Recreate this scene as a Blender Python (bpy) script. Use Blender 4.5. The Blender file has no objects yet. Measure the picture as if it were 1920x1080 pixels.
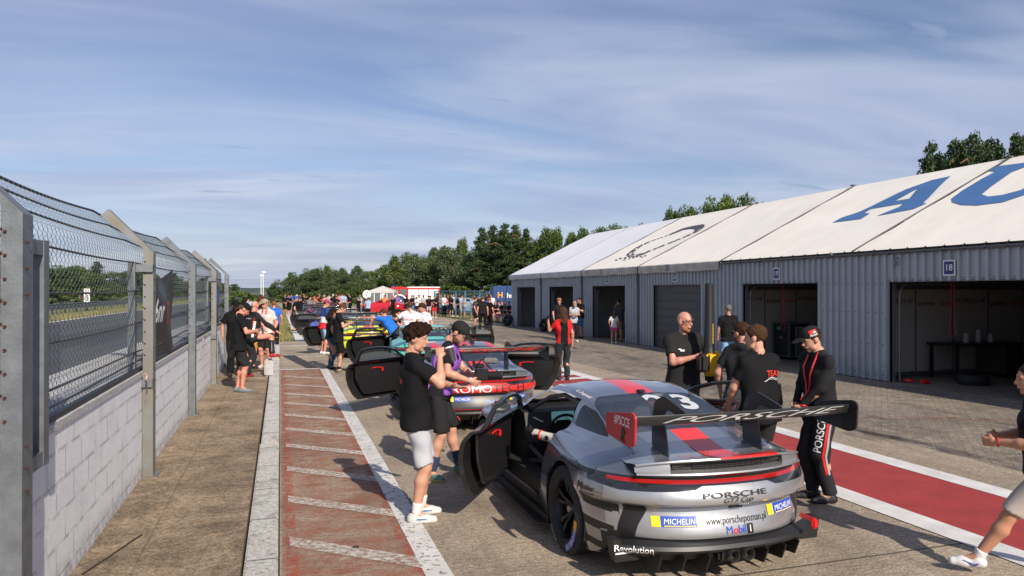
import bpy, bmesh, math, random
import numpy as np
from mathutils import Vector, Matrix
from mathutils.bvhtree import BVHTree
R = math.radians
S = bpy.context.scene
COL = S.collection
# ---------------- camera, sky, sun, exposure ----------------
F0, CH, TH = 1350.0, 2.12, math.atan(435/1350)
cam = bpy.data.cameras.new('camera'); cam.sensor_width = 36; cam.lens = 36*F0/1920; cam.clip_end = 3000
co = bpy.data.objects.new('camera', cam); COL.objects.link(co)
co.location = (0, 0, CH); co.rotation_euler = (R(90)+math.atan(5/1350), 0, -TH)
S.camera = co
SUN_EL, SUN_AZ = R(34), math.atan2(.175, -.985)
W = bpy.data.worlds.new('World'); S.world = W; W.use_nodes = True
nt = W.node_tree; nt.nodes.clear()
def wn(t, **k):
    n = nt.nodes.new(t)
    for a, b in k.items(): setattr(n, a, b)
    return n
sky = wn('ShaderNodeTexSky', sky_type='NISHITA', sun_disc=False, sun_elevation=SUN_EL, sun_rotation=SUN_AZ, air_density=1.0, dust_density=0.9, ozone_density=2.2)
bg1 = wn('ShaderNodeBackground'); bg1.inputs[1].default_value = .088
bg2 = wn('ShaderNodeBackground'); bg2.inputs[1].default_value = .62
tc = wn('ShaderNodeTexCoord'); sp = wn('ShaderNodeSeparateXYZ'); L = nt.links.new
L(tc.outputs['Generated'], sp.inputs[0])
def wm(op, a, b=None, c=None):
    n = wn('ShaderNodeMath', operation=op)
    for i, v in enumerate((a, b, c)):
        if v is None: continue
        if isinstance(v, (int, float)): n.inputs[i].default_value = v
        else: L(v, n.inputs[i])
    return n.outputs[0]
zz = wm('MAXIMUM', wm('ADD', sp.outputs[2], .09), .02)
cx = wm('DIVIDE', sp.outputs[0], zz); cy = wm('DIVIDE', sp.outputs[1], zz)
cmb = wn('ShaderNodeCombineXYZ'); L(cx, cmb.inputs[0]); L(cy, cmb.inputs[1])
def wnoise(scale, sx, sy, rot, det=8, rough=.55, off=(0, 0, 0), dist=.4):
    mp = wn('ShaderNodeMapping'); mp.inputs['Scale'].default_value = (sx, sy, 1); mp.inputs['Rotation'].default_value = (0, 0, rot); mp.inputs['Location'].default_value = off
    L(cmb.outputs[0], mp.inputs[0])
    n = wn('ShaderNodeTexNoise'); n.inputs['Scale'].default_value = scale; n.inputs['Detail'].default_value = det; n.inputs['Roughness'].default_value = rough; n.inputs['Distortion'].default_value = dist
    L(mp.outputs[0], n.inputs['Vector']); return n.outputs[0]
def wramp(v, pts):
    n = wn('ShaderNodeValToRGB'); e = n.color_ramp.elements
    e[0].position, e[0].color = pts[0][0], (*[pts[0][1]]*3, 1); e[1].position, e[1].color = pts[-1][0], (*[pts[-1][1]]*3, 1)
    for p, c in pts[1:-1]:
        q = e.new(p); q.color = (c, c, c, 1)
    L(v, n.inputs[0]); return n.outputs[0]
n1 = wramp(wnoise(.62, .50, 1.0, R(10), off=(1.3, 2.6, 0), det=7, rough=.5, dist=.9), [(.39, .06), (.50, .62), (.61, .94)])
n2 = wramp(wnoise(2.0, .45, 1.0, R(14), off=(5, 2, 0), det=7, rough=.5), [(.38, 0), (.72, .9)])
dens = wm('MINIMUM', wm('ADD', wm('MULTIPLY', n1, .88), wm('MULTIPLY', n2, .12)), .95)
# cloud tone: thin layer, greyer and bluer where it is thick
n3 = wnoise(1.1, .45, 1.0, R(12), off=(9, 4, 0), det=6, rough=.5, dist=.8)
cr = wn('ShaderNodeValToRGB'); e = cr.color_ramp.elements
e[0].position = .34; e[0].color = (.46, .555, .86, 1); e[1].position = .66; e[1].color = (.82, .90, 1.10, 1)
L(n3, cr.inputs[0]); L(cr.outputs[0], bg2.inputs[0])
tint = wn('ShaderNodeMix', data_type='RGBA', blend_type='MULTIPLY'); tint.inputs[0].default_value = 1; tint.inputs[7].default_value = (1.0, .955, 1.05, 1); L(sky.outputs[0], tint.inputs[6]); L(tint.outputs[2], bg1.inputs[0])
# a few small grey puffs low over the roofs
n5 = wramp(wnoise(3.4, .34, 1.0, R(10), off=(2.2, 8.1, 0), det=7, rough=.5, dist=.2), [(.655, 0), (.70, .6)])
ph_ = wn('ShaderNodeMix', data_type='RGBA'); ph_.inputs[7].default_value = (.36, .46, .70, 1); L(n5, ph_.inputs[0]); L(cr.outputs[0], ph_.inputs[6]); L(ph_.outputs[2], bg2.inputs[0])
dens = wm('MAXIMUM', dens, n5)
low = wm('MULTIPLY', wramp(sp.outputs[2], [(.0, 1.), (.20, 0.)]), .80); dens = wm('MAXIMUM', dens, low)
ms = wn('ShaderNodeMixShader'); L(dens, ms.inputs[0]); L(bg1.outputs[0], ms.inputs[1]); L(bg2.outputs[0], ms.inputs[2])
wo = wn('ShaderNodeOutputWorld'); L(ms.outputs[0], wo.inputs[0])
sl = bpy.data.lights.new('sun', 'SUN'); sl.energy = 4.8; sl.angle = R(.55); sl.color = (1, .90, .77)
so = bpy.data.objects.new('sun', sl); COL.objects.link(so)
sd = Vector((math.cos(SUN_EL)*.175, -math.cos(SUN_EL)*.985, math.sin(SUN_EL)))
so.rotation_euler = sd.to_track_quat('Z', 'Y').to_euler(); so.location = (0, 0, 30)
S.view_settings.view_transform = 'Standard'; S.view_settings.look = 'None'; S.view_settings.gamma = 1; S.view_settings.exposure = 0.28
S.cycles.max_bounces = 6; S.cycles.transparent_max_bounces = 16

# ---------------- helpers ----------------
def gp(px, py, z=0.0):
    zc = F0*(CH-z)/(py-545); xc = (px-960)/F0*zc
    return (xc*math.cos(TH)+zc*math.sin(TH), zc*math.cos(TH)-xc*math.sin(TH))
def gd(px, zc):
    xc = (px-960)/F0*zc
    return (xc*math.cos(TH)+zc*math.sin(TH), zc*math.cos(TH)-xc*math.sin(TH))
def topz(py, zc): return CH+(545-py)*zc/F0

MATS = {}
def mat(name, col, rough=.6, metal=0., var=0., vs=4., bump=0., bs=60., coat=0., emit=None, trans=0., alpha=1., ior=None, c2=None, sheen=0):
    if name in MATS: return MATS[name]
    m = bpy.data.materials.new(name); m.use_nodes = True; t = m.node_tree; b = t.nodes['Principled BSDF']; l = t.links.new
    b.inputs['Base Color'].default_value = (*col, 1); b.inputs['Roughness'].default_value = rough; b.inputs['Metallic'].default_value = metal
    if coat: b.inputs['Coat Weight'].default_value = coat; b.inputs['Coat Roughness'].default_value = .05
    if trans: b.inputs['Transmission Weight'].default_value = trans
    if alpha < 1: b.inputs['Alpha'].default_value = alpha
    if ior: b.inputs['IOR'].default_value = ior
    if sheen: b.inputs['Sheen Weight'].default_value = sheen
    if emit: b.inputs['Emission Color'].default_value = (*emit[:3], 1); b.inputs['Emission Strength'].default_value = emit[3]
    if var or bump:
        g = t.nodes.new('ShaderNodeTexCoord')
    if var:
        n = t.nodes.new('ShaderNodeTexNoise'); n.inputs['Scale'].default_value = vs; n.inputs['Detail'].default_value = 6; n.inputs['Roughness'].default_value = .65
        l(g.outputs['Object'], n.inputs['Vector'])
        r = t.nodes.new('ShaderNodeValToRGB'); e = r.color_ramp.elements; e[0].position = .3; e[1].position = .72
        c2_ = c2 or tuple(min(1, c*(1+var)) for c in col); c1_ = col if c2 else tuple(c*(1-var) for c in col)
        e[0].color = (*c1_, 1); e[1].color = (*c2_, 1)
        l(n.outputs[0], r.inputs[0]); l(r.outputs[0], b.inputs['Base Color'])
    if bump:
        n = t.nodes.new('ShaderNodeTexNoise'); n.inputs['Scale'].default_value = bs; n.inputs['Detail'].default_value = 5
        l(g.outputs['Object'], n.inputs['Vector'])
        u = t.nodes.new('ShaderNodeBump'); u.inputs['Strength'].default_value = bump; u.inputs['Distance'].default_value = .02
        l(n.outputs[0], u.inputs['Height']); l(u.outputs[0], b.inputs['Normal'])
    MATS[name] = m; return m

class G:
    """small shader-graph writer"""
    def __init__(s, name):
        s.m = bpy.data.materials.new(name); s.m.use_nodes = True; s.t = s.m.node_tree; s.b = s.t.nodes['Principled BSDF']; MATS[name] = s.m
        s.co = s.t.nodes.new('ShaderNodeTexCoord').outputs['Object']
    def l(s, a, b): s.t.links.new(a, b)
    def mp(s, sc=(1, 1, 1), rot=0, loc=(0, 0, 0)):
        n = s.t.nodes.new('ShaderNodeMapping'); n.inputs['Scale'].default_value = sc; n.inputs['Rotation'].default_value = (0, 0, rot); n.inputs['Location'].default_value = loc
        s.l(s.co, n.inputs[0]); return n.outputs[0]
    def noise(s, scale, det=6, rough=.6, vec=None, dist=0):
        n = s.t.nodes.new('ShaderNodeTexNoise'); n.inputs['Scale'].default_value = scale; n.inputs['Detail'].default_value = det; n.inputs['Roughness'].default_value = rough; n.inputs['Distortion'].default_value = dist
        s.l(vec if vec is not None else s.co, n.inputs['Vector']); return n.outputs[0]
    def vor(s, scale, vec=None, feat='F1'):
        n = s.t.nodes.new('ShaderNodeTexVoronoi'); n.inputs['Scale'].default_value = scale; n.feature = feat
        s.l(vec if vec is not None else s.co, n.inputs['Vector']); return n.outputs['Distance']
    def brick(s, scale, bw, rh, mortar, vec=None, c=((1, 1, 1), (.8, .8, .8), (0, 0, 0)), off=.5):
        n = s.t.nodes.new('ShaderNodeTexBrick'); n.offset = off
        for i in range(3): n.inputs[i+1].default_value = (*c[i], 1)
        n.inputs['Scale'].default_value = scale; n.inputs['Mortar Size'].default_value = mortar; n.inputs['Brick Width'].default_value = bw; n.inputs['Row Height'].default_value = rh
        s.l(vec if vec is not None else s.co, n.inputs['Vector']); return n
    def ramp(s, v, pts):
        n = s.t.nodes.new('ShaderNodeValToRGB'); e = n.color_ramp.elements
        f = lambda c: (c, c, c, 1) if isinstance(c, (int, float)) else (*c, 1)
        e[0].position, e[0].color = pts[0][0], f(pts[0][1]); e[1].position, e[1].color = pts[-1][0], f(pts[-1][1])
        for p, c in pts[1:-1]:
            q = e.new(p); q.color = f(c)
        s.l(v, n.inputs[0]); return n.outputs[0]
    def math(s, op, a, b=0.):
        n = s.t.nodes.new('ShaderNodeMath'); n.operation = op
        for i, v in enumerate((a, b)):
            if isinstance(v, (int, float)): n.inputs[i].default_value = v
            else: s.l(v, n.inputs[i])
        return n.outputs[0]
    def mix(s, f, a, b, mode='MIX'):
        n = s.t.nodes.new('ShaderNodeMix'); n.data_type = 'RGBA'; n.blend_type = mode
        for i, v in ((0, f), (6, a), (7, b)):
            if isinstance(v, (int, float)): n.inputs[i].default_value = v
            elif isinstance(v, tuple): n.inputs[i].default_value = (*v, 1)
            else: s.l(v, n.inputs[i])
        return n.outputs[2]
    def bump(s, h, st=.4, d=.02):
        n = s.t.nodes.new('ShaderNodeBump'); n.inputs['Strength'].default_value = st; n.inputs['Distance'].default_value = d
        s.l(h, n.inputs['Height']); s.l(n.outputs[0], s.b.inputs['Normal'])
    def out(s, col=None, rough=None, alpha=None):
        if col is not None: s.l(col, s.b.inputs['Base Color'])
        if isinstance(rough, (int, float)): s.b.inputs['Roughness'].default_value = rough
        elif rough is not None: s.l(rough, s.b.inputs['Roughness'])
        if alpha is not None: s.l(alpha, s.b.inputs['Alpha'])
        return s.m

class MB:
    def __init__(s): s.v = []; s.f = []; s.m = []
    def add(s, v, f, mi=0):
        o = len(s.v); s.v += [tuple(p) for p in v]; s.f += [tuple(i+o for i in q) for q in f]; s.m += [mi]*len(f); return s
    def box(s, c, d, mi=0, rot=None, taper=1.):
        x, y, z = d[0]/2, d[1]/2, d[2]/2; t = taper
        v = [Vector(p) for p in ((-x, -y, -z), (x, -y, -z), (x, y, -z), (-x, y, -z), (-x*t, -y*t, z), (x*t, -y*t, z), (x*t, y*t, z), (-x*t, y*t, z))]
        if rot is not None: v = [rot @ p for p in v]
        c = Vector(c); v = [p+c for p in v]
        return s.add(v, [(0, 3, 2, 1), (4, 5, 6, 7), (0, 1, 5, 4), (1, 2, 6, 5), (2, 3, 7, 6), (3, 0, 4, 7)], mi)
    def bb(s, x0, x1, y0, y1, z0, z1, mi=0): return s.box(((x0+x1)/2, (y0+y1)/2, (z0+z1)/2), (x1-x0, y1-y0, z1-z0), mi)
    def rbox(s, c, d, r=.02, mi=0, rot=None):
        """box with chamfered edges"""
        bm = bmesh.new(); bmesh.ops.create_cube(bm, size=1)
        for v in bm.verts: v.co = Vector((v.co.x*d[0], v.co.y*d[1], v.co.z*d[2]))
        bmesh.ops.bevel(bm, geom=bm.edges[:]+bm.verts[:], offset=min(r, min(d)*.45), segments=2, affect='EDGES')
        c = Vector(c); bm.verts.index_update()
        v = [((rot @ p.co) if rot is not None else p.co)+c for p in bm.verts]; f = [[q.index for q in p.verts] for p in bm.faces]; bm.free()
        return s.add(v, f, mi)
    def tube(s, pts, r, n=8, mi=0, cap=True, closed=False):
        pts = [Vector(p) for p in pts]; k = len(pts); rs = r if isinstance(r, (list, tuple)) else [r]*k
        V = []; up = None
        for i, p in enumerate(pts):
            a = pts[(i-1) % k] if closed else pts[max(i-1, 0)]; b = pts[(i+1) % k] if closed else pts[min(i+1, k-1)]
            t = (b-a).normalized()
            if up is None: up = Vector((0, 0, 1)) if abs(t.z) < .9 else Vector((0, 1, 0))
            u = (up-t*up.dot(t))
            if u.length < 1e-4: u = t.orthogonal()
            u.normalize(); w = t.cross(u); up = u
            for j in range(n):
                an = 2*math.pi*(j+.5)/n; V.append(p+(u*math.cos(an)+w*math.sin(an))*rs[i])
        Fc = []
        for i in range(k if closed else k-1):
            i2 = (i+1) % k
            for j in range(n): Fc.append((i*n+j, i*n+(j+1) % n, i2*n+(j+1) % n, i2*n+j))
        if cap and not closed: Fc += [tuple(range(n-1, -1, -1)), tuple((k-1)*n+j for j in range(n))]
        return s.add(V, Fc, mi)
    def cyl(s, a, b, r0, r1=None, n=16, mi=0): return s.tube([a, b], [r0, r0 if r1 is None else r1], n, mi)
    def prism(s, poly, o, u, v, d, mi=0, mi2=None):
        """polygon (list of 2d) in plane o+u*a+v*b extruded by vector d"""
        o, u, v, d = map(Vector, (o, u, v, d)); n = len(poly)
        A = [o+u*a+v*b for a, b in poly]; B = [p+d for p in A]
        s.add(A+B, [tuple(range(n)), tuple(range(2*n-1, n-1, -1))], mi)
        return s.add(A+B, [(i, i+n, (i+1) % n+n, (i+1) % n) for i in range(n)], mi if mi2 is None else mi2)
    def lathe(s, prof, o=(0, 0, 0), axis='X', n=32, mi=0):
        V = []; o = Vector(o)
        for (a, r) in prof:
            for j in range(n):
                t = 2*math.pi*j/n; c, q = r*math.cos(t), r*math.sin(t)
                V.append(o+Vector({'X': (a, c, q), 'Y': (c, a, q), 'Z': (c, q, a)}[axis]))
        k = len(prof)
        return s.add(V, [(i*n+j, i*n+(j+1) % n, (i+1)*n+(j+1) % n, (i+1)*n+j) for i in range(k-1) for j in range(n)], mi)
    def grid(s, P, mi=0):
        nu, nv = len(P), len(P[0])
        return s.add([p for r in P for p in r], [(i*nv+j, i*nv+j+1, (i+1)*nv+j+1, (i+1)*nv+j) for i in range(nu-1) for j in range(nv-1)], mi)
    def build(s, name, mats, parent=None, smooth=False, loc=None, rz=None, angle=40, fix=True):
        me = bpy.data.meshes.new(name); me.from_pydata(s.v, [], s.f)
        ms_ = mats if isinstance(mats, (list, tuple)) else [mats]
        for m in ms_: me.materials.append(m)
        if len(ms_) > 1: me.polygons.foreach_set('material_index', s.m)
        if fix:
            bm = bmesh.new(); bm.from_mesh(me); bmesh.ops.recalc_face_normals(bm, faces=bm.faces); bm.to_mesh(me); bm.free()
        if smooth:
            me.polygons.foreach_set('use_smooth', [True]*len(me.polygons))
            if angle < 180: me.set_sharp_from_angle(angle=R(angle))
        me.update()
        return link(name, me, parent, loc, rz)
def link(name, me, parent=None, loc=None, rz=None):
    o = bpy.data.objects.new(name, me); COL.objects.link(o)
    if parent is not None: o.parent = parent
    if loc is not None: o.location = loc
    if rz is not None: o.rotation_euler = (0, 0, rz)
    return o
def tag(o, label=None, cat=None, group=None, kind=None):
    if label: o['label'] = label
    if cat: o['category'] = cat
    if group: o['group'] = group
    if kind: o['kind'] = kind
    return o
def empty(name, loc, rz=0): return link(name, None, None, loc, rz)
def rect(x0, x1, y0, y1, z): return [(x0, y0, z), (x1, y0, z), (x1, y1, z), (x0, y1, z)]

_tc = {}
def txt(s, size=1., bold=0., shear=0., sx=1., step=0.):
    k = (s, size, bold, shear, sx, step)
    if k in _tc: return _tc[k]
    cu = bpy.data.curves.new('t', 'FONT'); cu.body = s; cu.size = size; cu.offset = bold*size; cu.shear = shear; cu.align_x = 'CENTER'; cu.align_y = 'CENTER'; cu.resolution_u = 4
    cu.space_character = 1.0
    ob = bpy.data.objects.new('t', cu); me = bpy.data.meshes.new_from_object(ob)
    bm = bmesh.new(); bm.from_mesh(me); bmesh.ops.triangulate(bm, faces=bm.faces)
    for v in bm.verts: v.co.x *= sx; v.co.z = 0
    bmesh.ops.remove_doubles(bm, verts=bm.verts, dist=1e-5)
    if step:
        for ax in (0, 1):
            lo = min(v.co[ax] for v in bm.verts); hi = max(v.co[ax] for v in bm.verts); q = lo+step
            while q < hi:
                c = [0, 0, 0]; c[ax] = q; n = [0, 0, 0]; n[ax] = 1
                bmesh.ops.bisect_plane(bm, geom=bm.verts[:]+bm.edges[:]+bm.faces[:], plane_co=c, plane_no=n); q += step
    bm.verts.index_update()
    r = ([(v.co.x, v.co.y) for v in bm.verts], [[q.index for q in f.verts] for f in bm.faces])
    bm.free(); bpy.data.objects.remove(ob); bpy.data.curves.remove(cu); bpy.data.meshes.remove(me); _tc[k] = r; return r
def panel2d(w, h, step=.04):
    nx = max(1, int(w/step)); ny = max(1, int(h/step))
    V = [(-w/2+w*i/nx, -h/2+h*j/ny) for i in range(nx+1) for j in range(ny+1)]
    return V, [[i*(ny+1)+j, (i+1)*(ny+1)+j, (i+1)*(ny+1)+j+1, i*(ny+1)+j+1] for i in range(nx) for j in range(ny)]
def decal(name, d2, m, parent, o, r, u, bvh=None, off=.004, reach=.5, label=None):
    """lays a 2-d mesh (lettering, sticker) on a surface, or flat when bvh is None"""
    o, r, u = Vector(o), Vector(r).normalized(), Vector(u); u = (u-r*u.dot(r)).normalized(); n = r.cross(u)
    V = []
    for a, b in d2[0]:
        p = o+r*a+u*b
        if bvh:
            h = bvh.ray_cast(p+n*reach, -n)
            if h[0] is not None: p = h[0]
        V.append(p+n*off)
    ob = MB().add(V, d2[1]).build(name, m, parent, fix=False)
    if label: ob['label'] = label
    return ob
def bvh_of(*obs):
    V = []; Fc = []
    for ob in obs:
        o = len(V); V += [v.co.copy() for v in ob.data.vertices]; Fc += [[i+o for i in p.vertices] for p in ob.data.polygons]
    return BVHTree.FromPolygons(V, Fc)

# common materials
BLACK = mat('black_plastic', (.012, .012, .013), .45)
CARBON = mat('carbon_black', (.014, .014, .015), .32, coat=.3)
RUBBER = mat('tyre_rubber', (.018, .018, .018), .78, bump=.15, bs=30)
GALV = mat('galvanised_steel', (.16, .175, .19), .5, .45, var=.22, vs=9, bump=.08, bs=60)
WHITE = mat('white_paint', (.78, .78, .77), .55)
REDP = mat('signal_red', (.62, .012, .012), .35, coat=.3)
CHROME = mat('bright_metal', (.6, .6, .6), .25, 1.)
# ---------------- ground, road, markings ----------------
g = G('dry_grass_ground')
c = g.ramp(g.noise(.35, 8, .7), [(.3, (.060, .085, .022)), (.5, (.15, .15, .05)), (.7, (.24, .205, .085))])
c = g.mix(.35, c, g.ramp(g.noise(25, 6, .8), [(.3, (.04, .055, .015)), (.7, (.28, .25, .11))]))
g.bump(g.noise(18, 6, .8), .9, .06); M_GRASS = g.out(c, .95)
def sheet(name, pts, m, z=None):
    ob = MB().add(pts, [tuple(range(len(pts)))]).build(name, m); tag(ob, kind='structure'); return ob
sheet('ground', rect(-900, 900, -60, 1500, -.03), M_GRASS)
def concrete(name, base, joint=True, dark=.6, sx=.22, sy=5.):
    g = G(name)
    b = base
    agg = g.mix(.55, g.ramp(g.noise(70, 2, .7), [(.38, tuple(x*.30 for x in b)), (.50, b), (.62, tuple(min(1, x*2.0) for x in b))]), g.ramp(g.noise(1, 5, .85, g.mp((18, 30, 1))), [(.40, tuple(x*.42 for x in b)), (.5, b), (.60, tuple(min(1, x*1.6) for x in b))]))
    big = g.ramp(g.noise(.55, 8, .65, dist=.6), [(.32, (.66, .64, .62)), (.5, (1, 1, 1)), (.72, (1.22, 1.2, 1.15))])
    c = g.mix(1., agg, big, 'MULTIPLY')
    st = g.ramp(g.noise(1., 6, .7, g.mp((2.2, .22, 1))), [(.50, 0.), (.72, .75)])
    c = g.mix(g.math('MULTIPLY', st, dark), c, tuple(x*.30 for x in b))
    gr = g.noise(1, 4, .7, g.mp((3.2, 42, 1), rot=R(4)))
    c = g.mix(.5, c, g.mix(1., c, g.ramp(gr, [(.35, .55), (.65, 1.35)]), 'MULTIPLY'))
    if joint:
        bk = g.brick(1., 4.0, 5.0, .012, g.mp((1, 1, 1), loc=(.9, .4, 0)), off=0.)
        jn = g.ramp(bk.outputs['Fac'], [(.3, 0.), (.6, 1.)])
        c = g.mix(g.math('MULTIPLY', jn, .8), c, (.025, .022, .02))
        cr_ = g.ramp(g.vor(.32, g.mp((1, .6, 1)), 'DISTANCE_TO_EDGE'), [(.0, 1.), (.008, 0.)])
        c = g.mix(g.math('MULTIPLY', cr_, .12), c, (.03, .027, .022))
    g.bump(g.math('ADD', g.math('MULTIPLY', gr, .8), g.noise(110, 3, .7)), .75, .012)
    return g.out(c, .88)
M_CONC = concrete('pit_lane_concrete', (.33, .268, .20))
sheet('pit_lane', [(0, -8, 0), (8.3, -8, 0), (8.3, 42, 0), (12.6, 46, 0), (12.2, 56, 0), (10, 86, 0), (8, 140, 0), (-1, 140, 0), (.5, 80, 0), (.6, 31.5, 0), (-1.4, 30.5, 0), (-1.4, 24.6, 0), (0, 24.6, 0)], M_CONC)
# brick paved apron before the garages
g = G('apron_pavers')
bk = g.brick(1., .20, .10, .004, g.mp((1, 1, 1), rot=R(45)), c=((.225, .185, .14), (.16, .135, .105), (.05, .045, .04)))
bk2 = g.brick(1., .22, .11, .004, g.mp((1, 1, 1), rot=R(-45), loc=(.05, 0, 0)), c=((.27, .22, .165), (.17, .14, .11), (.05, .045, .04)))
c = g.mix(g.ramp(g.noise(9., 0, 0), [(.49, 0.), (.51, 1.)]), bk.outputs[0], bk2.outputs[0])
c = g.mix(1., c, g.ramp(g.noise(.5, 8, .7, dist=.5), [(.3, (.62, .60, .6)), (.5, (1., 1., 1.)), (.7, (1.35, 1.3, 1.24))]), 'MULTIPLY')
c = g.mix(g.ramp(g.noise(1, 7, .75, g.mp((.8, .16, 1))), [(.56, 0.), (.68, .55)]), c, (.045, .04, .036))
c = g.mix(g.ramp(g.noise(1, 7, .8, g.mp((.7, .22, 1), loc=(7, 3, 0))), [(.60, 0.), (.70, .6)]), c, (.40, .36, .31))
c = g.mix(g.ramp(g.noise(55, 2, .8), [(.63, 0.), (.72, .55)]), c, (.42, .38, .33))
g.bump(g.math('ADD', bk.outputs['Fac'], g.noise(60)), -.5, .01); M_PAVE = g.out(c, .85)
sheet('apron', [(8.3, -8, 0), (25, -8, 0), (25, 41.8, 0), (12.6, 41.8, 0), (12.6, 46, 0), (8.3, 42, 0)], M_PAVE)
sheet('far_apron', [(12.6, 41.8, -.006), (26, 41.8, -.006), (24, 49, -.006), (12.6, 46, -.006)], M_CONC)
# race track beyond the wall
g = G('track_asphalt')
c = g.ramp(g.noise(60, 4, .8), [(.3, (.030, .032, .036)), (.7, (.062, .064, .070))])
c = g.mix(1., c, g.ramp(g.noise(1, 6, .6, g.mp((.6, .03, 1))), [(.3, .7), (.7, 1.3)]), 'MULTIPLY')
M_ASPH = g.out(c, .8); g.bump(g.noise(200, 2), .3, .01)
sheet('race_track', [(-14.8, -20, -.012), (-2.4, -20, -.012), (-2.4, 95, -.012), (-1.2, 150, -.012), (-1, 500, -.012), (-14.8, 500, -.012)], M_ASPH)
sheet('track_verge', rect(-2.4, -1.66, -20, 24, .0), concrete('verge_concrete', (.36, .35, .33), False, .3))
def worn(name, col, lo, hi, sc=14., rough=.75, streak=(1, 1, 1), a2=1.0, speck=None):
    g = G(name); n = g.noise(sc, 9, .75, g.mp(streak))
    c = g.mix(1., g.ramp(g.noise(3, 5), [(.3, tuple(x*.78 for x in col)), (.7, tuple(min(1, x*1.08) for x in col))]), g.ramp(g.noise(120, 2, .7), [(.3, .82), (.7, 1.12)]), 'MULTIPLY')
    if speck is not None: c = g.mix(g.ramp(g.noise(70, 3, .8), [(.60, 0.), (.66, .7)]), c, speck)
    a = g.math('MULTIPLY', g.ramp(n, [(lo, 0.), (hi, 1.)]), a2)
    g.bump(g.noise(110, 3), .4, .008); return g.out(c, rough, a)
M_LINE = worn('worn_white_line', (.62, .61, .58), .40, .44, 16)
M_LINE2 = worn('fresh_white_line', (.66, .65, .63), .30, .34, 12)
M_RED = worn('red_strip_paint', (.34, .032, .030), .20, .26, 10, speck=(.20, .15, .12))
M_REDW = worn('worn_red_paint', (.38, .115, .06), .36, .70, 2.4, a2=.72, streak=(1, 1.6, 1))
M_REDE = worn('worn_red_edge_paint', (.58, .085, .05), .44, .70, 16, a2=.75, streak=(1, .5, 1))
M_FAINT = worn('faint_white_paint', (.58, .54, .48), .47, .58, 11, a2=.85)
M_FRED = worn('faint_red_paint', (.30, .07, .05), .50, .60, 8, a2=.7)
def mark(name, polys, m, z=.004):
    b = MB()
    for p in polys: b.add([(x, y, z) for x, y in p], [tuple(range(len(p)))])
    o = b.build(name, m); tag(o, kind='structure'); return o
q = lambda x0, x1, y0, y1, sl=0: [(x0, y0), (x1, y0+sl), (x1, y1+sl), (x0, y1)]
mark('hatched_zone_paint', [q(.02, 1.04, -2, 20.2)], M_REDW)
mark('hatched_zone_edge_paint', [q(.05, .14, -2, 20.2), q(.96, 1.03, -2, 20.2)], M_REDE, .008)
hy = [20.0, 18.6, 17.0, 15.5, 14.2, 12.85, 11.55, 10.3, 8.95, 7.65, 6.35, 5.05, 3.8]
mark('hatched_zone_stripe', [q(.08, 1.03, y-.12, y+.12, -.80) for y in hy[1:]], worn('hatch_stripe_paint', (.70, .65, .58), .38, .62, 22, a2=.9), .012)
mark('lane_edge_line', [q(1.03, 1.23, -3, 20.2), q(0, 1.30, 20.15, 20.33, -.05)], M_LINE, .008)
mark('cross_line', [q(-.05, 7, 24.0, 24.14, -.3), q(-.9, 7.3, 28.9, 29.2, -.6), q(-.9, 7.3, 30.5, 30.62, -.6)], M_LINE, .004)
mark('far_left_edge_line', [[(.62, 31.5), (.98, 31.5), (.85, 80), (.5, 80)]], M_LINE2)
mark('red_strip', [q(5.74, 7.06, -6, 15.6)], M_RED)
mark('red_strip_line', [q(5.44, 5.75, -6, 19.5), q(7.05, 7.36, -6, 19.5), q(5.75, 7.05, 19.3, 19.5)], M_LINE2, .008)
mark('red_strip_far_end', [q(5.75, 7.05, 15.6, 19.3)], M_RED, .006)
mark('red_strip_far_stripe', [q(5.78, 7.04, y, y+.33, .25) for y in (15.7, 16.5, 17.3, 18.1)], M_LINE2, .010)
mark('apron_worn_patch', [[gp(1560, 752), gp(1720, 762), gp(1700, 800), gp(1500, 772)], [gp(1240, 745), gp(1420, 762), gp(1560, 800), gp(1300, 772)], [gp(1080, 690), gp(1260, 706), gp(1280, 716), gp(1100, 706)]], worn('pale_worn_patch', (.52, .47, .41), .46, .72, 9, a2=.6), .006)
mark('apron_line', [[(9.4, 12.4), (12.3, 10.6), (12.35, 10.68), (9.42, 12.52)], q(8.5, 12.9, 21.4, 21.5, 1.2), q(8.0, 12.5, 27.5, 27.6, .5)], M_FAINT)
mark('apron_red_line', [[(8.4, 9.9), (12.6, 8.0), (12.7, 8.25), (8.5, 10.3)], q(8.5, 12.9, 21.7, 21.9, 1.2), q(7.6, 12.3, 16.7, 16.85, .8), q(7.7, 13, 31.6, 31.8, .2)], M_FRED)
mark('track_edge_line', [q(-14.75, -14.55, -20, 400)], WHITE, -.004)
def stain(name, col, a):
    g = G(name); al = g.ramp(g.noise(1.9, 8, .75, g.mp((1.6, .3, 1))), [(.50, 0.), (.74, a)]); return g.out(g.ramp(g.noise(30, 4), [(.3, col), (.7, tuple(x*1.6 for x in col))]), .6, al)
mark('oil_stain_and_shadow', [[gp(1670, 812), gp(1930, 862), gp(1930, 884), gp(1670, 832)], [gp(1560, 790), gp(1760, 838), gp(1700, 850), gp(1540, 812)], q(8.2, 9.6, 3, 11, .3), q(9.6, 10.8, 12, 26), q(1.8, 3.6, 9.5, 12), q(2.2, 4.2, 14, 18), q(.9, 2, 25, 33), q(8.5, 11.5, 24, 33)], stain('oil_stain_and_shadow', (.03, .027, .024), .75), .016)  # first band is a cast shadow painted in dark colour, the rest are oil stains
mark('tyre_mark', [[(.05, 24.6), (.45, 24.6), (1.05, 20.4), (.7, 20.4)]], mat('tyre_mark', (.03, .03, .03), .7, alpha=.75), .012)
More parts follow.
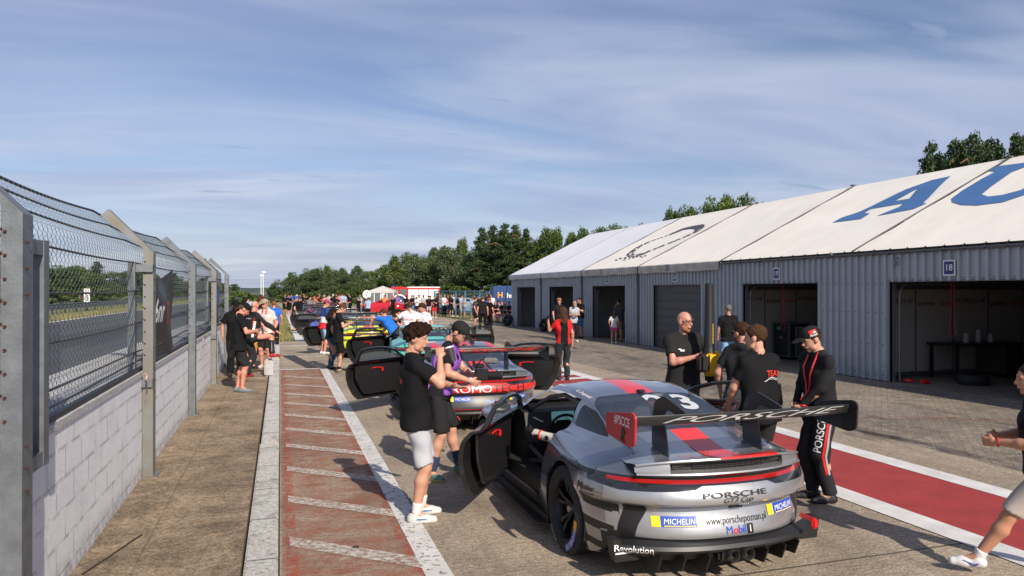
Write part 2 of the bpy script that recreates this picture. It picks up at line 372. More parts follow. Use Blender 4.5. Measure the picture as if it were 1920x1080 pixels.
# raised path, kerb
g = G('dirty_path')
c = g.ramp(g.noise(1.8, 9, .8, dist=.5), [(.30, (.06, .04, .022)), (.42, (.15, .105, .062)), (.54, (.275, .20, .125)), (.72, (.42, .32, .22))])
c = g.mix(1., c, g.ramp(g.noise(28, 5, .85), [(.38, .45), (.5, 1.), (.62, 1.6)]), 'MULTIPLY')
c = g.mix(g.ramp(g.noise(60, 3, .8), [(.54, 0.), (.64, .75)]), c, (.40, .34, .27))
c = g.mix(g.ramp(g.noise(40, 4, .8), [(.62, 0.), (.70, .7)]), c, (.03, .022, .014))
pb = g.brick(1., 3, 2.1, .01, g.mp(loc=(1, .3, 0)), off=0.); c = g.mix(g.math('MULTIPLY', g.ramp(pb.outputs['Fac'], [(.3, 0.), (.6, 1.)]), .3), c, (.03, .025, .015))
g.bump(g.noise(45, 7, .8), .9, .02); M_PATH = g.out(c, .95)
b = MB().bb(-1.75, -.268, -8, 24.6, -.05, .12); tag(b.build('path', M_PATH), kind='structure')
g = G('kerb_concrete')
c = g.ramp(g.noise(30, 7, .8), [(.36, (.15, .14, .125)), (.45, (.50, .48, .44)), (.60, (.72, .70, .66))])
c = g.mix(g.ramp(g.noise(4, 7, .75), [(.52, 0.), (.64, .75)]), c, (.17, .155, .135))
kb = g.brick(1., 9, 1.0, .012, g.mp(loc=(0, .35, 0)), off=0.); c = g.mix(g.ramp(kb.outputs['Fac'], [(.3, 0.), (.6, .8)]), c, (.05, .045, .04))
g.bump(g.noise(50, 6, .8), 1., .02); M_KERB = g.out(c, .9)
rnd = random.Random(4); y = -8.; b = MB()
while y < 24.4:
    dx = rnd.uniform(-.008, .008); dz = rnd.uniform(-.006, .006)
    b.rbox((-.122+dx, y+3, .03+dz), (.236, 5.992, .20), .014); y += 6.0
tag(b.build('kerb', M_KERB, smooth=True), kind='structure')
# litter of dry grass blades by the kerb foot and on the verge (uncountable)
def blades(name, regs, n, m, hmin, hmax, seed):
    r = random.Random(seed); b = MB()
    for i in range(n):
        x0, x1, y0, y1, z = regs[i % len(regs)]; x = r.uniform(x0, x1); y = r.uniform(y0, y1); h = r.uniform(hmin, hmax); a = r.uniform(0, 6.28); w = h*.12
        dx, dy = math.cos(a)*w, math.sin(a)*w; lx, ly = r.uniform(-.5, .5)*h, r.uniform(-.5, .5)*h
        b.add([(x-dx, y-dy, z), (x+dx, y+dy, z), (x+lx, y+ly, z+h)], [(0, 1, 2)])
    o = b.build(name, m, fix=False); tag(o, kind='stuff'); return o
M_BLADE = mat('grass_blade', (.12, .13, .04), .8, var=.6, vs=2., c2=(.30, .26, .11))
tag(blades('grass', [(-1.5, .55, 31, 52, -.03), (-2.0, .5, 52, 85, -.03)], 9000, M_BLADE, .06, .2, 5), 'dry yellow green grass beside the far left pit lane edge', 'grass')
tag(blades('verge_grass', [(-17.5, -14.9, 38, 90, -.03), (-20, -14.9, 90, 200, -.03)], 6000, M_BLADE, .1, .35, 6), 'dry yellow grass along the far side of the race track', 'grass')

# ---------------- concrete wall with fence ----------------
g = G('whitewashed_blocks')
bk = g.brick(1., .42, .21, .012, None, off=.5)
n = g.t.nodes.new('ShaderNodeSeparateXYZ'); g.l(g.co, n.inputs[0]); cb = g.t.nodes.new('ShaderNodeCombineXYZ'); g.l(n.outputs[1], cb.inputs[0]); g.l(n.outputs[2], cb.inputs[1])
yz = cb.outputs[0]; g.l(yz, bk.inputs['Vector'])
c = g.ramp(g.noise(2.2, 8, .75), [(.32, (.74, .74, .76)), (.5, (.84, .84, .85)), (.7, (.90, .90, .90))])
c = g.mix(g.ramp(g.noise(14, 8, .85), [(.63, 0.), (.69, .9)]), c, (.20, .185, .165))
c = g.mix(g.ramp(g.noise(1., 7, .8, yz), [(.60, 0.), (.74, .6)]), c, (.27, .25, .22))
zr = g.ramp(n.outputs[2], [(.10, .85), (.32, 0.)]); c = g.mix(g.math('MULTIPLY', zr, g.ramp(g.noise(9, 6, .8), [(.38, 0.), (.60, 1.)])), c, (.17, .14, .11))
bf = g.ramp(bk.outputs['Fac'], [(.2, 0.), (.8, 1.)])
bfn = g.math('MULTIPLY', bf, g.ramp(g.noise(5, 5, .7), [(.42, 0.), (.58, 1.)]))
c = g.mix(g.math('MULTIPLY', bfn, .45), c, (.16, .15, .14))
g.bump(g.math('ADD', g.math('MULTIPLY', bf, -1.3), g.math('MULTIPLY', g.noise(24, 8, .8), .9)), .9, .02); M_WALL = g.out(c, .85)
wall = empty('block_wall', (-1.40, 8, .1)); tag(wall, 'long whitewashed block wall under the mesh fence', 'wall')
def wp(b, *a, **k): 
    o = b.build(*a, **k); o.parent = wall; o.matrix_parent_inverse = Matrix.Translation((1.34, -8, -.1)); return o
wp(MB().bb(-2.15, -1.345, -6, 22.0, 0, 1.20), 'wall_face', M_WALL)
wp(MB().bb(-2.17, -1.335, -6, 22.0, 1.203, 1.255), 'coping', mat('coping_concrete', (.46, .45, .44), .9, var=.6, vs=45, bump=.8, bs=60))
FY = [4.50, 8.62, 12.66, 16.67, 20.5]
fence = empty('debris_fence', (-1.345, 8.6, .12)); tag(fence, 'tall chain link debris fence with cranked steel posts on the white wall', 'fence')
def fp(b, name, m, **k):
    o = b.build(name, m, **k); o.parent = fence; o.matrix_parent_inverse = Matrix.Translation((1.28, -8.6, -.12)); return o
M_RUST = mat('rusty_bolt', (.075, .028, .014), .8, .3, var=.4, vs=60)
M_GALV2 = mat('stained_galvanised_steel', (.22, .24, .245), .5, .4, var=.5, vs=4, c2=(.20, .165, .12))
def hprof(w, d, t):
    return [(-w/2, -d/2), (w/2, -d/2), (w/2, -d/2+t), (t/2, -d/2+t), (t/2, d/2-t), (w/2, d/2-t), (w/2, d/2), (-w/2, d/2), (-w/2, d/2-t), (-t/2, d/2-t), (-t/2, -d/2+t), (-w/2, -d/2+t)]
for i, y in enumerate(FY):
    b = MB(); X = -1.275; zt = 2.55
    # channel: web faces the pit lane, flanges point to the track
    cp = [(.045, -.085), (.045, .085), (-.055, .085), (-.055, .077), (.037, .077), (.037, -.077), (-.055, -.077), (-.055, -.085)]
    n = len(cp); rings = []
    for (ox, oz, sh) in ((0, .12, 0), (0, zt, 0), (-.42, zt+.40, 0)):
        if oz == zt: rings.append([(X+a, y+bb, zt+a*(-.42)) for a, bb in cp])
        elif oz > zt: rings.append([(X+ox+a*.72, y+bb, zt+.40+a*.72) for a, bb in cp])
        else: rings.append([(X+a, y+bb, oz) for a, bb in cp])
    V = [p for r in rings for p in r]
    b.add(V, [(k*n+j, k*n+(j+1) % n, (k+1)*n+(j+1) % n, (k+1)*n+j) for k in range(2) for j in range(n)]+[tuple(range(n)), tuple(2*n+j for j in range(n))])
    b.bb(X-.06, X+.09, y-.13, y+.13, .12, .135)
    fp(b, 'post', M_GALV2 if i in (1, 3) else GALV)
    po = [c for c in fence.children if c.name.startswith('post')][-1] if False else bpy.data.objects[sorted([c.name for c in fence.children if c.name.startswith('post')])[-1]]
    bl = []
    for k in range(9):
        z = 1.45+k*.125
        for s in (-.06, -.02):
            if (k+i) % 3 == 0 and s > -.05: continue
            bl.append(((X-.035+s*.0-.02*(s > -.05), y-.085, z+s*.3), (X-.035-.02*(s > -.05), y-.098, z+s*.3)))
    for k in range(3): bl.append(((X+.045, y-.03, 1.05+k*.12), (X+.06, y-.03, 1.05+k*.12)))
    for k in range(3): bl.append(((X+.045, y-.03, 2.1+k*.14), (X+.06, y-.03, 2.1+k*.14)))
    for a_, b_ in bl:
        o = MB().cyl(a_, b_, .0085, .007, 8).build('bolt', M_RUST, po)
for (y, ysg, xx) in ((4.50, 1, -1.30), (8.62, -1, -1.43), (16.67, -1, -1.42)):
    b = MB(); yc = y+ysg*(.46 if y < 5 else .10); X = xx
    zt, zb = 2.42, 1.08
    b.bb(X-.035, X+.035, yc-.05, yc-.042, zb, zt).bb(X-.035, X-.027, yc-.041, yc+.05, zb, zt).bb(X+.027, X+.035, yc-.041, yc+.05, zb, zt)
    y1, y2 = sorted((y+ysg*.086, yc-ysg*.051))
    if y < 5:
        b.bb(X-.03, X+.03, y1, y2, zt-.09, zt-.005).bb(X-.03, X+.03, y1, y2, zb+.004, zb+.09)
    else:
        b.bb(X+.036, -1.23, yc-.02, yc+.04, zt-.10, zt-.02).bb(X+.036, -1.23, yc-.02, yc+.04, zb+.01, zb+.09)
    fp(b, 'panel_bracket', GALV)
# chain link mesh: wavy vertical wires that cross their neighbours
M_WIRE = mat('mesh_wire', (.17, .205, .21), .5, .5)
M_CABLE = mat('fence_cable', (.045, .048, .052), .5, .5)
def fpt(y, h):
    """a point of the mesh surface: h metres up the cloth from the wall top"""
    zb, zt = 1.30, 2.55; k = 0
    ph = ((y-FY[0]) % 4.0)/4.0; sag = .035*math.sin(math.pi*ph)
    if h < zt-zb: return (-1.40-.02*math.sin(h*5+y), y, zb+h)
    d = h-(zt-zb); return (-1.40-d*.70+.12*sag*d, y, zt+d*.70-sag*d*1.4)
b = MB(); HH = 1.83
P = .049
def wire(b, pts, r):
    V = []; 
    for p in pts: V += [(p[0]+r, p[1], p[2]), (p[0]-r*.5, p[1]+r*.87, p[2]), (p[0]-r*.5, p[1]-r*.87, p[2])]
    k = len(pts); b.add(V, [(i*3+j, i*3+(j+1) % 3, i*3+3+(j+1) % 3, i*3+3+j) for i in range(k-1) for j in range(3)])
y = 3.3; i = 0
while y < 20.5:
    pts = []; st = P*.62; nh = int(HH/st)
    for k in range(nh+1):
        h = k*st; sx = P*.52*(1 if (k+i) % 2 else -1)*.98
        x, yy, z = fpt(y, h); pts.append((x+.004*(1 if k % 2 else -1), y+sx, z))
    wire(b, pts, .0019 if y < 10 else .0023); y += P; i += 1
fp(b, 'wire_mesh', M_WIRE, fix=False)
b = MB()
for h in (.06, .17, .48, .82, 1.12, 1.40, 1.62, 1.83):
    pts = []; y = 3.3
    while y <= 20.6:
        x, yy, z = fpt(y, h); ph = ((y-FY[0]) % 4.0)/4.0
        pts.append((x+.008, y, z-.02*math.sin(math.pi*ph))); y += .2
    b.tube(pts, .0085 if h < 1.8 else .011, 6)
fp(b, 'cable', M_CABLE, smooth=True)
fp(MB().bb(-1.405, -1.355, 3.0, 20.6, 1.262, 1.295), 'bottom_rail', mat('dark_rail', (.035, .042, .05), .5, .5))
# banners on the fence
M_BAN = mat('black_banner', (.016, .014, .017), .42, bump=.5, bs=3)
def banner(y0, y1, z0, z1, label):
    b = MB(); P_ = []
    for i in range(15):
        r_ = []
        for j in range(15):
            u, v = i/14, j/14; y = y0+(y1-y0)*u; z = z0+(z1-z0)*v
            dz = -.16*math.sin(math.pi*u)*v**4-.10*(1-u)*0
            r_.append((-1.375+.018*math.sin(u*9+v*5)+.022*math.sin(v*7-u*3)*v, y, z+dz))
        P_.append(r_)
    b.grid(P_); o = b.build('fence_banner', M_BAN, smooth=True); o.location.x = -.05; tag(o, label, 'banner', 'banners tied to the fence'); return o
bn = banner(8.80, 11.0, 1.31, 2.42, 'black fence banner with white lettering and a red slanted word')
bv = bvh_of(bn)
decal('lettering', txt('Le6nr', .40, .02, .15, .9, .05), WHITE, bn, (-1.37, 9.60, 1.86), (0, 1, 0), (0, 0, 1), bv, .006, .3)
decal('lettering', txt('ET', .40, .01, .3, .75, .05), mat('banner_red', (.6, .02, .02), .5), bn, (-1.37, 10.40, 1.82), (0, 1, 0), (0, 0, 1), bv, .006, .3)
bn2 = banner(17.2, 18.9, 1.35, 2.25, 'dark fence banner with a blue top edge behind the fourth post')
decal('lettering', panel2d(1.5, .3), mat('banner_blue', (.02, .08, .35), .5), bn2, (-1.37, 18.1, 2.0), (0, 1, 0), (0, 0, 1), bvh_of(bn2), .006, .3)
# warning tape tied to the bracket feet
tp = mat('red_white_tape', (.62, .35, .33), .6)
for k, (yy, zz_) in enumerate(((8.36, 1.20), (14.2, 1.22))):
    b = MB(); b.grid([[(-1.33+.01*math.sin(j), yy+.03*(i-.5)+.01*j*(i-.3), zz_-.035*j) for j in range(6)] for i in range(2)])
    b.tube([(-1.335, yy, zz_-.01), (-1.33, yy+.02, zz_+.03), (-1.34, yy, zz_+.05)], .008, 6)
    tag(b.build('tied_tape', tp), ('faded red and white tape tied to the lower bracket of the second post', 'small red and white tape tied to the fence past the third post')[k], 'tape')
# distant side of the track
b = MB()
for (x0, x1) in ((-20.0, -19.8),):
    for zz_ in (.45, .75):
        b.grid([[(-19.8+dx, y, zz_+dz) for dx, dz in ((0, -.15), (.05, -.10), (0, -.04), (0, .04), (.05, .10), (0, .15))] for y in (20, 60, 120, 200, 320, 460)])
gr_ = empty('guard_rail', (-19.9, 100, 0)); tag(gr_, 'long steel guard rail on the far side of the race track', 'guard rail')
o = b.build('rail', GALV, gr_); o.matrix_parent_inverse = Matrix.Translation((19.9, -100, 0))
b = MB()
for k in range(90): b.bb(-19.98, -19.86, 24+k*4, 24.1+k*4, -.03, .85)
o = b.build('post', GALV, gr_); o.matrix_parent_inverse = Matrix.Translation((19.9, -100, 0)); tag(o, kind='stuff')
bx, by = gd(163, 78); t = empty('distance_board', (bx, by, 0)); tag(t, 'white distance board reading 150 past the race track', 'sign')
t.rotation_euler = (0, 0, R(-8))
MB().bb(-.30, .30, -.02, .02, .9, 2.35).build('board', WHITE, t); MB().bb(-.04, .04, .0205, .08, -.03, 2.2).build('post', GALV, t)
for k, ch in enumerate('150'): decal('numeral', txt(ch, .55, .02), BLACK, t, (0, -.022, 2.05-k*.43), (1, 0, 0), (0, 0, 1))

# ---------------- garage building ----------------
GX = 13.42; RX = 18.55; BACK = 23.7; EZ = 3.05; RZ = 5.66
bay0 = [41.7-5.5*k for k in range(9)]   # bay edges, far to near
SGN = {23: 39.0, 22: 33.6, 21: 28.15, 20: 22.6, 19: 17.1, 18: 11.57, 17: 6.1, 16: .6}
gar = empty('garage_building', (GX, 20, 0)); tag(gar, 'long corrugated grey garage row under a white tent roof', 'garage')
def gq(b, name, m, **k):
    o = b.build(name, m, **k); o.parent = gar; o.matrix_parent_inverse = Matrix.Translation((-GX, -20, 0)); return o
g = G('corrugated_steel')
c = g.ramp(g.noise(1.2, 6, .6), [(.3, (.32, .35, .385)), (.7, (.40, .43, .46))])
n = g.t.nodes.new('ShaderNodeSeparateXYZ'); g.l(g.co, n.inputs[0])
c = g.mix(g.math('MULTIPLY', g.ramp(n.outputs[2], [(.0, .9), (.6, 0.)]), g.ramp(g.noise(6, 6, .8), [(.4, 0.), (.7, .8)])), c, (.10, .09, .08))
M_CORR = g.out(c, .45); g.b.inputs['Metallic'].default_value = .15
D2 = 1.59
dz0 = 2.33
doors = [(y-D2, y+D2) for y in SGN.values()]
solid = []; ys = sorted([a for d in doors for a in d]+[-2.2, 41.7])
for a, bb_ in zip(ys[::2], ys[1::2]): solid.append((a, bb_, 0.02, EZ-.02))
for d in doors: solid.append((d[0], d[1], dz0, EZ-.02))
b = MB(); b2 = MB()
for (a, c_, z0, z1) in solid:
    b.bb(GX, GX+.06, a, c_, z0, z1)
    n_ = max(1, round((c_-a)/.212)); st = (c_-a)/n_
    for k in range(n_):
        y = a+st*(k+.5)
        b.add([(GX-.001, y-.040, z0), (GX-.001, y+.040, z0), (GX-.055, y+.026, z0), (GX-.055, y-.026, z0), (GX-.001, y-.040, z1), (GX-.001, y+.040, z1), (GX-.055, y+.026, z1), (GX-.055, y-.026, z1)], [(0, 4, 7, 3), (3, 7, 6, 2), (2, 6, 5, 1), (4, 5, 6, 7), (0, 3, 2, 1)])
        for zz_ in ((.14, .85, 1.6, 2.28) if z0 < 1 else (z0+.06,)):
            b2.box((GX-.004, y+st*.5, zz_), (.010, .022, .022))
b.bb(GX, GX+.08, 41.7, 41.76, 0, EZ)
gq(b, 'front_wall', M_CORR); gq(b2, 'wall_screw', mat('dark_screw', (.05, .05, .055), .6)).__setitem__('kind', 'stuff')
# far gable and back wall, floor skirt
b = MB(); b.prism([(GX+.081, 0), (BACK, 0), (BACK, EZ), (RX, RZ-.06), (GX+.081, EZ)], (0, 41.70, 0), (1, 0, 0), (0, 0, 1), (0, .06, 0)); gq(b, 'gable_wall', M_CORR)
gq(MB().bb(BACK-.06, BACK, -2.2, 41.69, 0, EZ), 'back_wall', mat('garage_inside', (.3, .3, .3), .8))
M_PART = mat('partition_panel', (.26, .25, .24), .75, var=.2, vs=2)
for k, yb in enumerate(bay0[1:8]+[-2.27]): gq(MB().bb(GX+.07, BACK-.07, yb-.03, yb+.03, .0, 2.95), 'partition', M_PART)
gq(MB().bb(GX+.07, BACK-.07, -2.2, 41.68, 2.97, 3.0), 'ceiling', mat('garage_ceiling', (.12, .12, .12), .8))
M_DF = mat('door_frame_grey', (.16, .17, .18), .5, .4)
for d in doors:
    b = MB()
    for y_ in (d[0], d[1]): b.bb(GX-.012, GX+.16, y_-.035 if y_ == d[0] else y_-.0, y_+.0 if y_ == d[0] else y_+.035, 0, dz0+.03)
    b.bb(GX-.010, GX+.12, d[0]+.001, d[1]-.001, dz0-.012, dz0+.028); gq(b, 'door_frame', M_DF)
for d in doors:
    y = d[1]-.10; b = MB()
    b.tube([(GX+.18, y, .02), (GX+.18, y, dz0-.35)]+[(GX+.18+.32*(1-math.cos(a)), y, dz0-.35+.30*math.sin(a)) for a in np.linspace(.2, math.pi/2, 6)]+[(GX+3, y, dz0-.05)], .022, 6)
    gq(b, 'door_track', GALV)
b = MB()
d = doors[3]
for k in range(8): b.bb(GX+.09, GX+.13, d[0]+.01, d[1]-.01, .02+k*.29, .02+k*.29+.282)
gq(b, 'sectional_door', mat('door_slats', (.065, .063, .066), .55, var=.15, vs=2))
# gable and slope canvas
g = G('tent_canvas')
c = g.ramp(g.noise(.8, 6, .6), [(.3, (.80, .745, .655)), (.7, (.86, .81, .72))]); M_CAN = g.out(c, .6); g.bump(g.noise(1.1, 3, .5, g.mp((.5, .9, .5))), .3, .10)
cc = g.mix(g.ramp(g.noise(1.3, 8, .8, g.mp((1, .6, 2))), [(.56, 0.), (.78, .12)]), c, (.60, .58, .53)); g.out(cc)
M_CANW = mat('white_canvas', (.76, .76, .78), .6, var=.06, vs=1.2)
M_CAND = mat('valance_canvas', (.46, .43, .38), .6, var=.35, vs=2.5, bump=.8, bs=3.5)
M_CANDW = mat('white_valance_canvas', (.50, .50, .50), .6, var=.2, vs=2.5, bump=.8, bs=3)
M_STEEL = mat('roof_batten', (.13, .12, .11), .5, .5)
for k in range(8):
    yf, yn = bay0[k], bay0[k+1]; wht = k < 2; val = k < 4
    rows = []; 
    for i in range(9):
        y = yn+.03+(yf-yn-.06)*i/8; s_ = -.05*math.sin(math.pi*i/8)
        ex = GX-.10; rr = []
        for j in range(13):
            t = j/12; w = math.sin(math.pi*t)
            rr.append((ex+(RX-ex)*t, y, EZ+.02+(RZ-EZ-.02)*t+s_*w+.012*math.sin(t*19)))
        rr += [(RX+(BACK+.1-RX)*t, y, RZ+(EZ-RZ)*t) for t in (.5, 1)]
        rows.append(rr)
    o = gq(MB().grid(rows), 'roof_canvas', M_CANW if wht else M_CAN, smooth=True)
    if val:
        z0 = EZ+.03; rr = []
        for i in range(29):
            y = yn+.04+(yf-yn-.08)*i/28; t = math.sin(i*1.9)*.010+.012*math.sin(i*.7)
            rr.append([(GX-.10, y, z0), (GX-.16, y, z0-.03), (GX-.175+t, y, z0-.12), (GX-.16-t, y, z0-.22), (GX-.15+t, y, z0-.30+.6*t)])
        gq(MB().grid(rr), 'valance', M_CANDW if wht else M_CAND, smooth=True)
b = MB()
def slope(x, y, up=0.): return (x, y, EZ+.02+(RZ-EZ-.02)*(x-(GX-.1))/(RX-GX+.1)+up)
for yb in bay0[2:8]:
    b.prism([(0, 0), (1, 0), (1, 1), (0, 1)], slope(GX-.1, yb-.018, .012), Vector(slope(RX, yb, 0))-Vector(slope(GX-.1, yb, 0)), (0, 0, .018), (0, .036, 0))
for yb in bay0[3:8]: b.bb(RX-.12, RX+.05, yb-.06, yb+.06, RZ+.02, RZ+.05)
gq(b, 'roof_batten', M_STEEL)
for yb in bay0[1:4]:
    gq(MB().tube([(GX-.09, yb+.1, .05), (GX-.09, yb+.1, 2.7), (GX-.12, yb+.1, 2.95)], .03, 6), 'downpipe', mat('downpipe_dark', (.05, .055, .06), .6)); gq(MB().tube([(GX-.08, yb+.22, 1.9+.02*yb), (GX-.09, yb+.2, 2.4), (GX-.12, yb+.24, 2.9)], .012, 5), 'hanging_cable', mat('downpipe_dark', (.05, .055, .06), .6))
b = MB(); b.bb(GX-.06, GX-.02, -2.2, 19.66, EZ-.10, EZ-.02).bb(GX-.14, GX-.10, -2.2, 19.66, EZ-.06, EZ-.035)
gq(b, 'eave_rail', mat('eave_rail', (.17, .17, .17), .5, .5))
b = MB()
for k in range(46): 
    y = -2+k*.47
    b.tube([(GX-.10, y, EZ+.045), (GX-.14, y+.02, EZ-.02), (GX-.10, y+.05, EZ-.09), (GX-.065, y+.06, EZ-.04)], .011, 5)
pts = [(GX-.125, -2+k*.235, EZ+.02-(.03 if k % 2 else 0)) for k in range(92)]; b.tube(pts, .008, 5)
for y_ in (18.6, 17.6, 17.0, 16.7): b.tube([(GX-.13, y_, EZ-.04), (GX-.15, y_+.06, EZ-.15), (GX-.12, y_+.16, EZ-.24)], .006, 4)
gq(b, 'lacing', mat('lacing_rope', (.05, .05, .05), .8))
# roof writing, traced on the slope
def onroof(px, py):
    a = math.tan(math.atan((px-960)/F0)+TH); v = (545-py)/F0   # ray: X=a*Y ; Z=CH+v*zc
    m = (RZ-EZ-.02)/(RX-GX+.1); st, ct = math.sin(TH), math.cos(TH)
    # EZ+.02+m*(aY-GX+.1) = CH+v*(a*st+ct)*Y
    Y = (CH-EZ-.02+m*(GX-.1))/(m*a-v*(a*st+ct)); return a*Y, Y
def roofmesh(name, poly_sets, m, ox=1360, oy=260, sc=3.4286):
    bm = bmesh.new()
    for outer, holes in poly_sets:
        es = []
        for lp in [outer]+holes:
            vs = []
            for (u, v) in lp:
                x, y = onroof(ox+u/sc, oy+v/sc); vs.append(bm.verts.new((x, y, 0)))
            es += [bm.edges.new((vs[i], vs[(i+1) % len(vs)])) for i in range(len(vs))]
        bmesh.ops.triangle_fill(bm, edges=es, use_beauty=True)
    for q_ in range(0, 90):
        bmesh.ops.bisect_plane(bm, geom=bm.verts[:]+bm.edges[:]+bm.faces[:], plane_co=(0, q_*.5, 0), plane_no=(0, 1, 0))
        if q_ < 16: bmesh.ops.bisect_plane(bm, geom=bm.verts[:]+bm.edges[:]+bm.faces[:], plane_co=(GX-.1+q_*.35, 0, 0), plane_no=(1, 0, 0))
    V = []
    for v in bm.verts:
        x, y = v.co.x, v.co.y; t = (x-GX+.1)/(RX-GX+.1); w = math.sin(math.pi*max(0, min(1, t)))
        ph = ((y-bay0[-1]) % 5.5)/5.5
        V.append((x, y, slope(x, y)[2]-.05*math.sin(math.pi*ph)*w+.012*math.sin(t*19)+.014))
    bm.verts.index_update(); Fc = [[q.index for q in f.verts] for f in bm.faces]; bm.free()
    return gq(MB().add(V, Fc), name, m, fix=False)
M_BLUE = mat('roof_blue', (.055, .15, .35), .6, var=.08, vs=2)
roofmesh('roof_letter', [([(690, 533), (750, 499), (860, 460), (1165, 322), (1330, 262), (1450, 237), (1385, 300), (1272, 412), (1298, 414), (1215, 452), (977, 492), (1065, 455), (1118, 432), (1145, 407), (940, 440), (893, 468), (930, 472), (875, 510)], [[(1092, 392), (1240, 318), (1185, 378)]])], M_BLUE)
roofmesh('roof_letter', [([(1680, 208), (1750, 176), (1990, 143), (1935, 178), (1850, 212), (1700, 310), (1650, 350), (1690, 364), (1780, 352), (1900, 318), (2030, 250), (2130, 180), (2180, 125), (2360, 95), (2290, 150), (2150, 250), (1985, 330), (1790, 400), (1620, 424), (1520, 424), (1460, 406), (1455, 382), (1520, 335), (1650, 262), (1740, 212)], [])], M_BLUE)
# ring emblem: dark crescent plus broken ring of lettering blocks
M_EMB = mat('roof_emblem', (.07, .075, .09), .7, var=.3, vs=6)
ring = [(330, 745), (345, 715), (440, 650), (520, 600), (620, 545), (740, 490), (860, 445), (1000, 400), (1100, 360), (1250, 300), (1350, 260), (1500, 225), (1700, 193), (1745, 205), (1735, 240), (1690, 285), (1560, 350), (1440, 405), (1300, 470), (1100, 545), (900, 620), (740, 680), (620, 735), (480, 775), (380, 783)]
inner = [(480, 700), (500, 672), (560, 620), (640, 570), (720, 530), (800, 488), (900, 450), (1020, 405), (1110, 375), (1250, 325), (1350, 288), (1480, 268), (1560, 278), (1560, 300), (1530, 325), (1470, 355), (1380, 395), (1260, 455), (1060, 530), (860, 608), (720, 655), (620, 700), (560, 712), (500, 712), (484, 706)]
def lerp2(a, b, t): return (a[0]+(b[0]-a[0])*t, a[1]+(b[1]-a[1])*t)
ps = []
n_ = len(ring)
for i in range(n_):
    a, a2, c_, c2_ = ring[i], ring[(i+1) % n_], inner[i], inner[(i+1) % n_]
    if 8 <= i <= 13: ps.append(([a, a2, c2_, c_], [])); continue
    if i in (21, ): ps.append(([a, a2, c2_, c_], [])); continue
    for t0 in (.08, .52):
        t1 = t0+.34; k_ = (i*7+int(t0*10)) % 3
        A, B = lerp2(a, a2, t0), lerp2(a, a2, t1); C_, D_ = lerp2(c_, c2_, t1), lerp2(c_, c2_, t0)
        if k_ == 0: ps.append(([lerp2(A, D_, .1), lerp2(B, C_, .1), lerp2(B, C_, .5), lerp2(A, D_, .9)], []))
        elif k_ == 1: ps.append(([lerp2(A, D_, .2), lerp2(B, C_, .05), lerp2(B, C_, .92), lerp2(A, D_, .6)], []))
        else: ps += [([lerp2(A, D_, .05), lerp2(B, C_, .05), lerp2(B, C_, .32), lerp2(A, D_, .32)], []), ([lerp2(A, D_, .6), lerp2(B, C_, .6), lerp2(B, C_, .9), lerp2(A, D_, .9)], [])]
    if i >= 22 or i <= 2: ps.append(([a, a2, lerp2(a2, c2_, .12), lerp2(a, c_, .12)], []))
for (u, v, w, h) in ((120, 850, 60, 22), (190, 818, 70, 26), (280, 812, 60, 34), (360, 815, 50, 20), (430, 800, 60, 22), (500, 785, 50, 30), (560, 780, 60, 18), (640, 768, 60, 22), (250, 842, 90, 10), (590, 795, 50, 10)):
    ps.append(([(u, v), (u+w*.3, v-h), (u+w, v-h-4), (u+w*.7, v-2)], []))
roofmesh('roof_emblem', ps, M_EMB, 1140, 400, 9.6)
NAVY = mat('sign_navy', (.012, .035, .15), .4)
for nme, y in SGN.items():
    if y < 5: continue
    t = empty('number_sign', (GX-.05, y, 2.60)); tag(t, {18: 'blue number sign above the nearest wide open garage with the table', 19: 'blue number sign above the garage holding the flight cases', 20: 'blue number sign above the closed grey sectional door', 21: 'blue number sign above the garage where a man and a girl stand', 22: 'blue number sign above the garage behind the woman in grey tee', 23: 'blue number sign above the farthest garage door with the red tool chest', 17: 'blue number sign above the garage just outside the right edge'}[nme], 'sign')
    MB().bb(-.006, .006, -.145, .145, -.165, .165).build('sign_plate', WHITE, t)
    MB().bb(-.012, -.0065, -.115, .115, -.135, .135).build('sign_face', NAVY, t)
    decal('numeral', txt(str(nme), .19, .01), WHITE, t, (-.0125, 0, 0), (0, -1, 0), (0, 0, 1), off=.002)
for nme, y in ((21, 28.5), (20, 22.9)):
    decal('valance_numeral', txt(str(nme), .34, .005, 0, .8, .04), NAVY, gar, (GX-.20-GX, y-20, EZ-.12), (0, -1, 0), (0, 0, 1), off=.0)
# cables and a lamp on the front wall
b = MB(); b.tube([(GX-.03, 12.9, 2.87), (GX-.10, 12.9, 2.84), (GX-.12, 12.9, 2.78)], .02, 6).rbox((GX-.12, 12.9, 2.74), (.08, .08, .10), .01)
tag(b.build('wall_lamp', mat('grey_lamp', (.2, .2, .2), .5)), 'little grey lamp hanging under the eave between doors 18 and 19', 'lamp')
# things in the garages
def backing(y0, y1, xx, n, k0):
    t = empty('display_panel', (xx, (y0+y1)/2, 0)); w = (y1-y0)/n
    m = mat('display_panel_beige', (.46, .41, .36), .6)
    for k in range(n):
        yc = -(y1-y0)/2+w*(k+.5)
        MB().bb(-.02, .02, yc-w/2+.02, yc+w/2-.02, .12, 2.15).build('panel', m, t)
        MB().bb(-.035, .03, yc+w/2-.015, yc+w/2+.015, .05, 2.2).build('panel_post', GALV, t)
        if (k+k0) % 2: decal('lettering', txt('PORSCHE', .16, .0, 0, 1.5), BLACK, t, (-.022, yc, 1.86), (0, -1, 0), (0, 0, 1))
        else:
            decal('lettering', txt('Lechner', .17, .01), BLACK, t, (-.022, yc+.25, 1.80), (0, -1, 0), (0, 0, 1))
            decal('lettering', txt('Racing', .17, .01), REDP, t, (-.022, yc-.4, 1.80), (0, -1, 0), (0, 0, 1))
    return t
